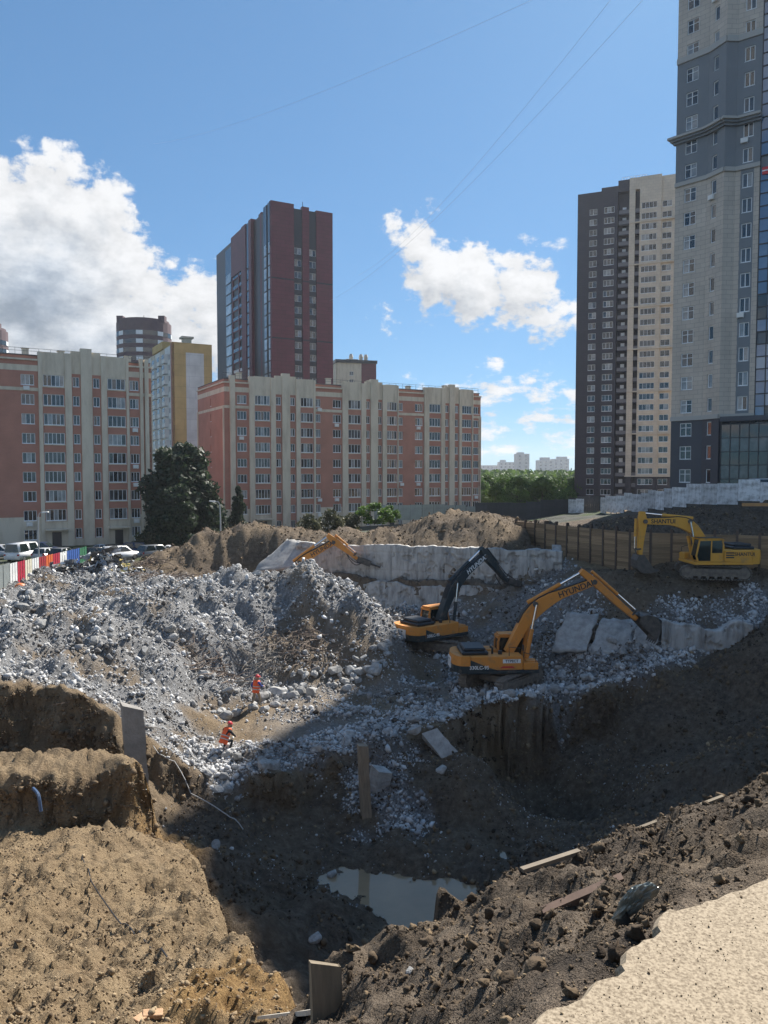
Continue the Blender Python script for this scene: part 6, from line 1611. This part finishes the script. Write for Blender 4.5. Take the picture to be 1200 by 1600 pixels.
ICO_F = np.array([(0, 11, 5), (0, 5, 1), (0, 1, 7), (0, 7, 10), (0, 10, 11), (1, 5, 9), (5, 11, 4), (11, 10, 2), (10, 7, 6), (7, 1, 8), (3, 9, 4), (3, 4, 2), (3, 2, 6), (3, 6, 8), (3, 8, 9), (4, 9, 5), (2, 4, 11), (6, 2, 10), (8, 6, 7), (9, 8, 1)])
BOX_V = np.array([(x, y, z) for z in (-1, 1) for y in (-1, 1) for x in (-1, 1)], float) * .62
BOX_F = np.array([(0, 2, 3), (0, 3, 1), (4, 5, 7), (4, 7, 6), (0, 1, 5), (0, 5, 4), (2, 6, 7), (2, 7, 3), (0, 4, 6), (0, 6, 2), (1, 3, 7), (1, 7, 5)])
def rots(g, n):
    q = g.normal(size=(n, 4)); q /= np.linalg.norm(q, axis=1)[:, None]; w, x, y, z = q.T
    return np.stack([1 - 2 * (y * y + z * z), 2 * (x * y - z * w), 2 * (x * z + y * w), 2 * (x * y + z * w), 1 - 2 * (x * x + z * z), 2 * (y * z - x * w), 2 * (x * z - y * w), 2 * (y * z + x * w), 1 - 2 * (x * x + y * y)], -1).reshape(n, 3, 3)
def chunk_geo(g, P, s, flat=.65, boxy=.5, tonemu=.5, tonesd=.2):
    """many small angular lumps as one vertex/face list"""
    n = len(P); isb = g.uniform(size=n) < boxy; Vs, Fs, Ts = [], [], []; base = 0
    for sel, BV, BF, jit in ((~isb, ICO_V, ICO_F, .22), (isb, BOX_V, BOX_F, .28)):
        k = int(sel.sum())
        if not k: continue
        V = BV[None] * (1 + g.uniform(-jit, jit, (k, len(BV), 1))) + g.normal(size=(k, len(BV), 3)) * jit * .25
        V = V * np.stack([g.uniform(.7, 1.25, k), g.uniform(.55, 1.05, k), g.uniform(flat * .6, flat * 1.3, k)], -1)[:, None]
        V = np.einsum('kij,kvj->kvi', rots(g, k), V) * s[sel][:, None, None] * .5 + P[sel][:, None]
        Fk = BF[None] + (np.arange(k) * len(BV))[:, None, None] + base
        Vs.append(V.reshape(-1, 3)); Fs.append(Fk.reshape(-1, 3)); base += V.shape[0] * V.shape[1]
        Ts.append(np.repeat(np.clip(tonemu + g.normal(size=k) * tonesd + fbm(P[sel][:, 0] * .4, P[sel][:, 1] * .4, 3, 510) * .55, 0, 1), len(BV)))
    return np.vstack(Vs), np.vstack(Fs), np.concatenate(Ts)
_bm = bmesh.new(); bmesh.ops.create_icosphere(_bm, subdivisions=2, radius=1); FINE_V = np.array([v.co for v in _bm.verts]); FINE_F = np.array([[v.index for v in f.verts] for f in _bm.faces]); _bm.free()
def fine_geo(g, P, s, tonemu, tonesd):
    """crumbly lumps for close view"""
    n = len(P); k = len(FINE_V); off = g.uniform(0, 99, (n, 1)); X, Y, Z = FINE_V.T
    d = .75 + fbm(X[None] * 1.3 + off, Y[None] * 1.3 + Z[None] * 1.1 + off, 4, 640, gain=.75) * .95
    V = FINE_V[None] * d[..., None] * np.stack([g.uniform(.7, 1.3, n), g.uniform(.7, 1.1, n), g.uniform(.5, .9, n)], -1)[:, None]
    V = np.einsum('kij,kvj->kvi', rots(g, n), V) * s[:, None, None] * .55 + P[:, None]
    Fk = FINE_F[None] + (np.arange(n) * k)[:, None, None]
    return V.reshape(-1, 3), Fk.reshape(-1, 3), np.repeat(np.clip(tonemu + g.normal(size=n) * tonesd, 0, 1), k)
def scatter(g, n, x0, x1, y0, y1, accept, smin, smax, power=.5):
    X = g.uniform(x0, x1, n * 4); Y = g.uniform(y0, y1, n * 4); a = accept(X, Y); k = g.uniform(size=len(X)) < a
    X, Y = X[k][:n], Y[k][:n]; s = np.clip(smin * g.uniform(.02, 1, len(X)) ** -power, smin, smax)
    return X, Y, s
def rubble(name, label, n, box, accept, smin, smax, m, seed, power=.5, flat=.65, boxy=.5, tonemu=.5, tonesd=.2, sink=.12, cat='rubble', fine=False):
    g = np.random.default_rng(seed); X, Y, s = scatter(g, n, *box, accept, smin, smax, power)
    Z = height(X, Y) + H; P = np.stack([X, Y, Z + s * (.5 * flat - sink)], -1)
    V, Fc, T = fine_geo(g, P, s, tonemu, tonesd) if fine else chunk_geo(g, P, s, flat, boxy, tonemu, tonesd)
    o = link(name, raw_mesh(name, V, Fc, m, {'tone': T})); tag(o, label, cat, kind='stuff'); return o
zr = lambda X, Y: ground_colour_mix(X, Y, None)[:, 0]
def heap_tone(X, Y): return fbm(X * .35, Y * .35, 3, 500)
inframe = lambda X, Y: (np.abs(X / np.maximum(Y, .1)) < .58).astype(float)
heap = lambda X, Y: (zr(X, Y) + .45 * GC['raw']).clip(0, 1) * inframe(X, Y) * ((X < -7.5) | (Y > 41)) * (1 - .6 * np.clip(np.abs(fbm(X * .5, Y * .5, 3, 130)) * 3, 0, 1))
rubble('rubble_heap', 'big heap of crushed concrete rubble at the left', 34000, (-36, 3.5, 33, 68), heap, .08, .75, M_RUB, 1, .47, tonesd=.24, boxy=.75)
rubble('rubble_dust', 'finer concrete gravel strewn over the rubble heap', 9000, (-36, 3.5, 31, 68), heap, .05, .2, M_RUB, 2, .3, tonemu=.6)
ridge = lambda X, Y: zr(X, Y) * inframe(X, Y) * (X > 4)
rubble('rubble_ridge', 'ridge of concrete rubble below the tilted slabs at the right', 10000, (4, 27, 42, 56), ridge, .10, .6, M_RUB, 3, .42, tonemu=.55)
lipz = lambda X, Y: zr(X, Y) * (np.interp(X, lip[:, 0], lip[:, 1]) + 4 > Y) * (X < 5)
rubble('edge_rubble', 'concrete rubble strewn along the edge of the shaded pit', 7500, (-10, 5, 32, 44), lipz, .08, .6, M_RUB, 4, .42, tonemu=.6)
rubble('wall_foot_rubble', 'rubble lying at the foot of the white retaining wall', 4000, (-6, 16, 54, 68), lambda X, Y: zr(X, Y) * .9, .12, .6, M_RUB, 5, .4, tonemu=.42)
rubble('floor_gravel', 'gravel scattered over the dig floor round the tracks', 2600, (-10, 14, 36, 60), lambda X, Y: inframe(X, Y) * .5, .05, .3, M_RUB, 6, .4, tonemu=.45)
rubble('pit_gravel', 'stones scattered over the shaded pit slopes', 1700, (-9, 10, 27, 42), lambda X, Y: (.2 + .8 * (fbm(X * .5, Y * .5, 3, 222) > .1)) * (np.interp(X, lip[:, 0], lip[:, 1]) > Y), .04, .28, M_RUB, 7, .4, tonemu=.5)
pitz = lambda X, Y: (sdf(POLY_S, X, Y) < -.3) * (np.interp(X, lip[:, 0], lip[:, 1]) > Y) * inframe(X, Y) * (.25 + .75 * (fbm(X * .6, Y * .6, 3, 252) > 0))
rubble('pit_clods', 'dark earth clods on the slopes of the shaded pit', 8000, (-9, 24, 24, 47), pitz, .06, .55, M_CLOD, 13, .45, flat=.75, boxy=.3, tonemu=.4, tonesd=.16, sink=.15)
mound = lambda X, Y: inframe(X, Y) * (sdf(POLY_M, X, Y) > .3)
rubble('mound_clods', 'clods and stones on the earth mounds behind the wall', 9500, (-26, 32, 60, 86), mound, .08, .7, M_CLOD, 8, .4, boxy=.3, tonemu=.45)
rubble('bench_clods', 'clods of earth on the bench below the yellow excavator', 2500, (8, 32, 44, 60), lambda X, Y: inframe(X, Y) * .7, .08, .5, M_CLOD, 9, .4, boxy=.2, tonemu=.35)
slope = lambda X, Y: inframe(X, Y) * (sdf(POLY_S, X, Y) > -.3) * (.3 + .7 * (fbm(X * .8, Y * .8, 3, 231) > -.1)) * np.clip(12 / Y, .25, 1)
rubble('slope_clods', 'earth clods covering the sunny slope at the left', 15000, (-17, 0, 7.5, 31), slope, .025, .22, M_CLOD, 10, .4, flat=.8, boxy=.2, tonemu=.66, tonesd=.2, sink=.2)
bank = lambda X, Y: (sdf(POLY_N, X, Y) > -.25) * (sdf(SLAB, X, Y) < -.02) * (.35 + .65 * (fbm(X * 2, Y * 2, 3, 241) > -.08)) * (np.abs(X / (Y + 1.5)) < .7)
rubble('bank_clods', 'loose earth clods on the near bank beside the slab', 3200, (-1.5, 6, 2, 9), bank, .022, .13, M_CLOD, 11, .4, flat=.85, tonemu=.28, tonesd=.16, sink=.2, fine=True)
rubble('bank_crumbs', 'fine soil crumbs on the near bank beside the slab', 15000, (-1.5, 6, 2, 9), bank, .008, .035, M_CLOD, 12, .3, flat=.85, boxy=.12, tonemu=.33, tonesd=.2)

# loose earth clinging to the cut faces
gcl = np.random.default_rng(91); pk = STEEP[gcl.integers(0, len(STEEP), 15000)]; sz = np.clip(.06 * gcl.uniform(.02, 1, len(pk)) ** -.45, .06, .36) * np.clip(pk[:, 1] / 32, .2, 1.1)
V, Fc, T = chunk_geo(gcl, pk + gcl.normal(size=pk.shape) * .05, sz, .8, .3, .36, .1)
tag(link('bank_face_clods', raw_mesh('bank_face_clods', V, Fc, M_CLOD, {'tone': T})), 'crumbling earth lumps on the cut faces of the banks', 'earth', kind='stuff')

# the largest chunks are things of their own
def hull_chunk(seed):
    g = np.random.default_rng(seed); bm = bmesh.new(); bmesh.ops.create_icosphere(bm, subdivisions=2, radius=1)
    for k in range(9):
        n = g.normal(size=3); n /= np.linalg.norm(n); d = g.uniform(.45, .8)
        for v in bm.verts:
            q = v.co.dot(Vector(n))
            if q > d: v.co -= Vector(n) * (q - d)
    sc = Vector((g.uniform(.8, 1.3), g.uniform(.7, 1.05), g.uniform(.5, .85)))
    for v in bm.verts: v.co = Vector((v.co.x * sc.x, v.co.y * sc.y, v.co.z * sc.z)) * .5
    bmesh.ops.dissolve_limit(bm, angle_limit=.08, verts=bm.verts, edges=bm.edges); bmesh.ops.triangulate(bm, faces=bm.faces)
    me = bpy.data.meshes.new('concrete_chunk'); bm.to_mesh(me); bm.free()
    me.materials.append(M_CHUNK); return me
M_CHUNK = mat('broken_concrete', (.22, .215, .205), (.40, .395, .38), scale=3, detail=7, rough=.93, bump=.5, bscale=10, bdist=.05, rand=.22)
CH = [hull_chunk(600 + i) for i in range(10)]
def boulders(n, pick, smin, smax, label, group, seed):
    g = random.Random(seed); k = 0; tries = 0
    while k < n and tries < n * 40:
        tries += 1; x, y, ok = pick(g)
        if not ok: continue
        s = smin + (smax - smin) * g.random() ** 2.2
        o = link('concrete_chunk', CH[g.randrange(10)], None, (x, y, zg(x, y) + s * .12)); o.scale = (s,) * 3; o.rotation_euler = (g.uniform(-.5, .5), g.uniform(-.5, .5), g.uniform(0, 6.3))
        tag(o, label, 'rubble', group); k += 1
def z_at(x, y): return float(zr(np.array([x]), np.array([y]))[0])
boulders(70, lambda g: (lambda x: (x, np.interp(x, [-9.5, -7, -4, -1.5, 1], [41, 43.8, 46.8, 48.5, 51]) + g.gauss(.7, .9), True))(g.uniform(-9.5, .5)), .45, 1.25, 'large grey concrete chunk lying at the foot of the big rubble heap', 'large chunks at the foot of the heap', 1)
boulders(100, lambda g: (lambda x, y: (x, y, z_at(x, y) > .7 and abs(x / y) < .53 and (x < -8 or y > 46)))(g.uniform(-30, 2), g.uniform(33, 62)), .45, 1.0, 'large pale concrete chunk lying on the big rubble heap', 'large chunks on the heap', 2)
boulders(70, lambda g: (lambda x, y: (x, y, z_at(x, y) > .6 and abs(x / y) < .5))(g.uniform(5, 25), g.uniform(43, 54)), .4, 1.0, 'large concrete chunk in the shaded rubble ridge at the right', 'large chunks in the shaded ridge', 3)
boulders(55, lambda g: (lambda x: (x, np.interp(x, lip[:, 0], lip[:, 1]) + g.uniform(.0, 3.2), True))(g.uniform(-8.5, 4.5)), .35, 1.0, 'large concrete chunk on the shaded edge above the pit', 'large chunks along the pit edge', 4)

# ------------------------------------------------------------------ rebar, cables, scrap
M_REBAR = mat('rusty_rebar', (.12, .085, .065), (.20, .15, .115), scale=8, rough=.8); M_CABLE = mat('dusty_cable', (.45, .44, .42), rough=.7)
def tangle(label, px, py, d, rx, ry, n, ln, seed, m=M_REBAR, r=.022):
    c = W(px, py, d); g = random.Random(seed); b = MB()
    for k in range(n):
        x, y = c.x + g.gauss(0, rx * .45), c.y + g.gauss(0, ry * .45); z = zg(x, y) + g.uniform(0, .35); a = g.uniform(0, 6.3); pts = []
        da, dz = g.uniform(-.5, .5), g.uniform(-.1, .35)
        for q in range(7):
            pts.append((x - c.x, y - c.y, z - c.z)); st = ln / 6 * g.uniform(.6, 1.2); x += math.cos(a) * st; y += math.sin(a) * st; z += dz * st; a += da; dz += g.uniform(-.28, .16)
            z = max(z, zg(x, y) + .02)
        b.tube(pts, r, 4, caps=False)
    o = b.build('rebar_tangle', m, None, loc=tuple(c)); tag(o, label, 'rebar'); return o
tangle('brown tangle of rebar on the rubble behind the heap crest', 265, 898, 62, 3.2, 2.2, 120, 2.2, 1)
tangle('brown brushy tangle of rebar by the parked cars', 215, 880, 70, 3.5, 2, 80, 2.2, 2)
tangle('tangle of pale bent rods above the walking worker', 410, 1045, 48.2, 1.5, 1.2, 60, 2.4, 3, mat('pale_rods', (.33, .30, .26), (.22, .18, .14), scale=5, rough=.8), .018)
tangle('rusty rods sticking from the dark hollow of the heap', 330, 1070, 45.6, 2.2, 1.0, 55, 2.0, 4)
tangle('brown roots and rods on the right flank of the heap', 470, 1030, 50, 2.4, 1.5, 60, 2.0, 5)
tangle('thin rods poking from the left bank top', 190, 1075, 33.5, 3.2, .8, 22, 1.2, 6, M_REBAR, .012)
tangle('thin twigs and rods along the pit edge', 480, 1185, 36.5, 4, 1, 40, 1.3, 7, M_REBAR, .012)
def cable(label, pts, r=.022, m=M_CABLE, lift=.04, name='cable', grp='pale cables by the bending worker'):
    P = [W(*p) for p in pts]; Q = []
    for a, b in zip(P[:-1], P[1:]):
        for k in range(6): Q.append(a.lerp(b, k / 6))
    Q.append(P[-1])
    for it in range(3): Q = [Q[0]] + [(Q[i - 1] + Q[i] * 2 + Q[i + 1]) / 4 for i in range(1, len(Q) - 1)] + [Q[-1]]
    if lift is not None: Q = [Vector((q.x, q.y, max(q.z, zg(q.x, q.y) + lift))) for q in Q]
    m_ = MB(); m_.tube([tuple(q - Q[0]) for q in Q], r, 6); o = m_.build(name, m, None, loc=tuple(Q[0])); tag(o, label, 'cable', grp); return o
cable('pale cable leading from the bending worker to the right, uppermost', ((352, 1163, 37), (372, 1180, 36.2), (400, 1195, 35.4)))
cable('pale cable trailing down in the middle from the bending worker', ((350, 1165, 37), (362, 1185, 36), (378, 1205, 35)))
cable('pale cable arching left of the bending worker', ((283, 1183, 35.5), (300, 1196, 35.2), (318, 1205, 34.8)), lift=.3)
cable('pale bent rod standing left of the bending worker', ((262, 1178, 35), (272, 1195, 34.5), (285, 1208, 34)), lift=.4)
cable('long pale cable hanging from the edge into the pit', ((240, 1225, 33.2), (290, 1235, 32.6), (340, 1262, 32), (380, 1296, 31.5)), lift=.05)
cable('thin black cable lying across the sunny slope', ((128, 1352, 21.5), (150, 1390, 18.8), (185, 1440, 16.4), (215, 1470, 15.2), (300, 1525, 11.8)), .018, M_BLACK, .02, grp=None)
cable('blue hose sticking out of the earth ledge at the left', ((52, 1232, 26.2), (60, 1240, 25.7), (64, 1268, 25.6)), .06, mat('blue_hose', (.05, .09, .17), rough=.5), None, 'hose', None)

g = random.Random(31); c = W(150, 893, 65.5); sc = MB(); mats = [mat('scrap_sheet_a', (.34, .35, .36), (.16, .15, .15), scale=3, rough=.5, metal=.3), mat('scrap_sheet_b', (.09, .085, .085), rough=.6), mat('scrap_sheet_c', (.28, .42, .45), rough=.6), mat('scrap_sheet_d', (.62, .48, .16), rough=.7), mat('scrap_sheet_e', (.62, .62, .60), rough=.6)]
for k in range(520):
    u, v = g.gauss(0, 1), g.gauss(0, 1); x, y = c.x + u * 2.5, c.y + v * 1.0
    hh = 2.0 * math.exp(-(u * u * .55 + v * v * .5)); z = zg(x, y) + g.uniform(0, 1) * hh
    s1, s2 = g.uniform(.12, .55), g.uniform(.04, .25); M = Matrix.Translation((x - c.x, y - c.y, z - c.z)) @ Matrix.Rotation(g.uniform(0, 6.3), 4, 'Z') @ Matrix.Rotation(g.uniform(-1.3, 1.3), 4, 'X') @ Matrix.Rotation(g.uniform(-.9, .9), 4, 'Y')
    mi = g.choices(range(5), (5, 5, .6, .25, 2))[0]
    if u > 1.0 and g.random() < .12: mi = 3
    A = [M @ Vector(p) for p in ((-s1, -s2, 0), (s1 * .2, -s2, g.uniform(-.1, .15)), (s1, -s2 * .6, 0), (s1, s2, .05), (0, s2, g.uniform(-.15, .1)), (-s1, s2 * .7, 0))]
    sc.quad(A[0], A[1], A[4], A[5], mi); sc.quad(A[1], A[2], A[3], A[4], mi); B = [p - (M.to_3x3() @ Vector((0, 0, .03))) for p in A]; sc.quad(B[5], B[4], B[1], B[0], mi); sc.quad(B[4], B[3], B[2], B[1], mi)
tag(sc.build('scrap_heap', mats, None, loc=tuple(c)), 'heap of crumpled scrap metal beside the coloured fence', 'scrap', kind='stuff')
b = MB(); b.tube([(0, 0, .0), (0, 0, .18), (0, 0, .5), (0, 0, .62)], [.3, .42, .36, .12], 12); x, y = W(32, 928, 57).x, 57; tag(b.build('drum', mat('orange_plastic', (.6, .17, .05), rough=.5), None, loc=(x, y, zg(x, y)), smooth=True), 'small orange drum lying left of the scrap heap', 'drum')

# ------------------------------------------------------------------ foreground
M_SLAB = mat('pale_cast_slab', (.15, .112, .07), (.37, .30, .21), scale=85, detail=5, rough=.9, bump=.3, bscale=120, bdist=.006, contrast=(.36, .6))
def near_slab():
    pts = []
    n = len(SLAB)
    for i in range(n):
        a, b = Vector(SLAB[i]), Vector(SLAB[(i + 1) % n]); k = max(2, int((b - a).length / .035)) if i < 13 else 3
        for q in range(k):
            p = a.lerp(b, q / k); pts.append(p)
    X = np.array([p.x for p in pts]); Y = np.array([p.y for p in pts])
    ox = fbm(X * 5, Y * 5, 4, 701) * .05 + fbm(X * 26, Y * 26, 3, 705) * .03; oy = fbm(X * 5, Y * 5, 4, 702) * .05 + fbm(X * 26, Y * 26, 3, 706) * .03
    m = MB(); zt = H - 1.655; P = [(x + a, y + b, zt) for x, y, a, b in zip(X, Y, ox, oy)]; c = (1, .8)
    m.poly(P[::-1] if sum(P[i][0] * P[(i + 1) % len(P)][1] - P[(i + 1) % len(P)][0] * P[i][1] for i in range(len(P))) < 0 else P)
    Q = [(x + (x - 1.8) * .015, y + (y - 1) * .012, z - .03) for x, y, z in P]; R_ = [(x - .01, y - .03, z - .2) for x, y, z in P]
    for i in range(len(P)):
        j = (i + 1) % len(P); m.quad(P[i], P[j], Q[j], Q[i]); m.quad(Q[i], Q[j], R_[j], R_[i])
    o = m.build('cast_slab', M_SLAB); tag(o, 'pale sandy concrete slab with a ragged edge at the lower right', 'slab')
    g = np.random.default_rng(77); n = 5000; x = g.uniform(.3, 3, n); y = g.uniform(1.5, 4, n); k = sdf(SLAB, x, y) > .03; x, y = x[k], y[k]
    s = np.clip(.003 * g.uniform(.02, 1, len(x)) ** -.4, .003, .013); V, Fc, T = chunk_geo(g, np.stack([x, y, np.full(len(x), zt) + s * .2], -1), s, .7, .1, .45, .25)
    tag(link('slab_grit', raw_mesh('slab_grit', V, Fc, M_CLOD, {'tone': T})), 'grit and small pebbles strewn on the pale slab', 'grit', kind='stuff')
near_slab()
M_WOOD = mat('weathered_board', (.24, .195, .135), (.15, .12, .085), scale=2, detail=7, rough=.85, bump=.4, bscale=30, bdist=.01, stretch=(8, 8, 1))
def board(label, a, b, w, t, m=M_WOOD, up=(0, 0, 1), name='wooden_board', jag=0, cat='board'):
    a, b = Vector(a), Vector(b); d = (b - a); ln = d.length; d.normalize(); s = d.cross(Vector(up)).normalized(); u = s.cross(d)
    M = Matrix((s, u, d)).transposed().to_4x4(); bm_ = MB()
    n = 6
    for k in range(n):
        z0, z1 = ln * k / n, ln * (k + 1) / n; e = [rnd.uniform(-.006, .006) for q in range(4)]
        bm_.box(-w / 2 + e[0] * 0, w / 2, -t / 2, t / 2, z0, z1)
    if jag: bm_.v = [(x, y, z + (jag * (.5 + x / w) if z > ln - 1e-4 else 0)) for x, y, z in bm_.v]
    o = bm_.build(name, m, None); o.matrix_world = Matrix.Translation(a) @ M; tag(o, label, cat); return o
q = hit(512, 1585); board('broken upright board at the bottom centre on the near bank', q - Vector((0, 0, .15)), q + Vector((-.02, .03, .36)), .21, .045, up=(.5, -1, 0), jag=-.09)
q = hit(410, 1598); q2 = hit(492, 1588); board('pale board lying flat at the bottom edge left of the upright one', q + Vector((0, 0, .03)), q2 + Vector((0, 0, .03)), .12, .03, mat('pale_board', (.50, .46, .40), (.40, .37, .31), scale=4, rough=.8))
def rim(px):
    py = 1150
    while py < 1590:
        q = hit(px, py, 1.3, 14)
        if q.y < 10.5 and q.z > H - 6: return q
        py += 2
    return hit(px, 1300)
q, q2 = rim(935), rim(1130); board('long thin board on edge along the rim of the near bank', q + Vector((0, 0, -.01)), q2 + Vector((0, 0, .03)), .035, .025)
q, q2 = rim(815), rim(905); board('short board on edge left of the long one on the bank rim', q + Vector((0, 0, .02)), q2 + Vector((0, 0, .02)), .05, .03, mat('pale_brown_board', (.22, .18, .13), (.15, .12, .09), scale=3, rough=.85))
q, q2 = hit(850, 1428), hit(975, 1372); board('steel channel half buried in the bank under the rim boards', q + Vector((0, 0, .0)), q2 - Vector((0, 0, .01)), .08, .06, mat('rusty_channel', (.10, .06, .04), (.16, .10, .07), scale=6, rough=.7), name='steel_channel', cat='beam')
bb = MB(); bb.box(-.125, .125, -.06, .06, 0, .065)
for px, py, rz, lb in ((238, 1588, .3, 'clay brick lying on the slope at the bottom left'), (222, 1596, 1.1, 'half hidden brick left of the other at the bottom edge')):
    q = hit(px, py); o = bb.build('brick', mat('clay_brick', (.42, .25, .14), (.5, .33, .2), scale=9, rough=.9, bump=.4, bscale=40), None, bevel=.006, loc=(q.x, q.y, q.z - .01)); o.rotation_euler = (.1, .15, rz); tag(o, lb, 'brick')
# crumpled plastic bag on the bank
bm = bmesh.new(); bmesh.ops.create_icosphere(bm, subdivisions=4, radius=1); co = np.array([v.co for v in bm.verts])
dsp = 1 + .55 * fbm(co[:, 0] * 2.2 + 9, co[:, 2] * 2.2 + co[:, 1] * 1.7, 3, 801, gain=.5, ridged=True) - .25 * np.abs(co[:, 1])
for v, d_ in zip(bm.verts, dsp): v.co = Vector((v.co.x * d_ * .075 * (1.2 + .6 * v.co.z), v.co.y * d_ * .05, v.co.z * d_ * .16 + .03 * math.sin(v.co.x * 4)))
me = bpy.data.meshes.new('plastic_bag'); bm.to_mesh(me); bm.free(); me.materials.append(mat('grey_plastic_film', (.10, .12, .115), (.24, .26, .24), scale=12, rough=.3, spec=.7))
q = hit(985, 1440); o = link('plastic_bag', me, None, (q.x, q.y - .03, q.z + .1)); o.rotation_euler = (.5, .35, .4); o.scale = (.6, .6, .75); tag(o, 'crumpled grey plastic bag hanging on the near bank', 'bag')
# stones lying about
for px, py, d, s, lb in ((338, 1325, 29, .55, 'pale stone lying alone in the shaded hollow'), (640, 1520, 5.2, .07, 'small white stone in the near bank soil'), (494, 1470, 24, .5, 'grey stone at the bottom of the pit left of the puddle'), (520, 1372, 30, .5, 'grey stone in the mud at the far edge of the puddle'), (690, 1205, 37.5, .7, 'grey block lying below the fallen pile stub')):
    q = hit(px, py); o = link('stone', CH[px % 10], None, (q.x, q.y, q.z + s * .1)); o.scale = (s,) * 3; o.rotation_euler = (.2, .1, px); tag(o, lb, 'stone')

# ------------------------------------------------------------------ the air
hz = MB(); hz.box(-3600, 3600, -60, 3600, H - 21, H + 100)
hm = bpy.data.materials.new('haze'); hm.use_nodes = True; hm.node_tree.nodes.clear()
pv = hm.node_tree.nodes.new('ShaderNodeVolumePrincipled'); pv.inputs['Color'].default_value = (.86, .92, 1, 1); pv.inputs['Density'].default_value = .00015; pv.inputs['Anisotropy'].default_value = .3
ho = hm.node_tree.nodes.new('ShaderNodeOutputMaterial'); hm.node_tree.links.new(pv.outputs[0], ho.inputs['Volume'])
tag(hz.build('haze', hm), 'thin summer haze over the site and the town', 'haze', kind='stuff')
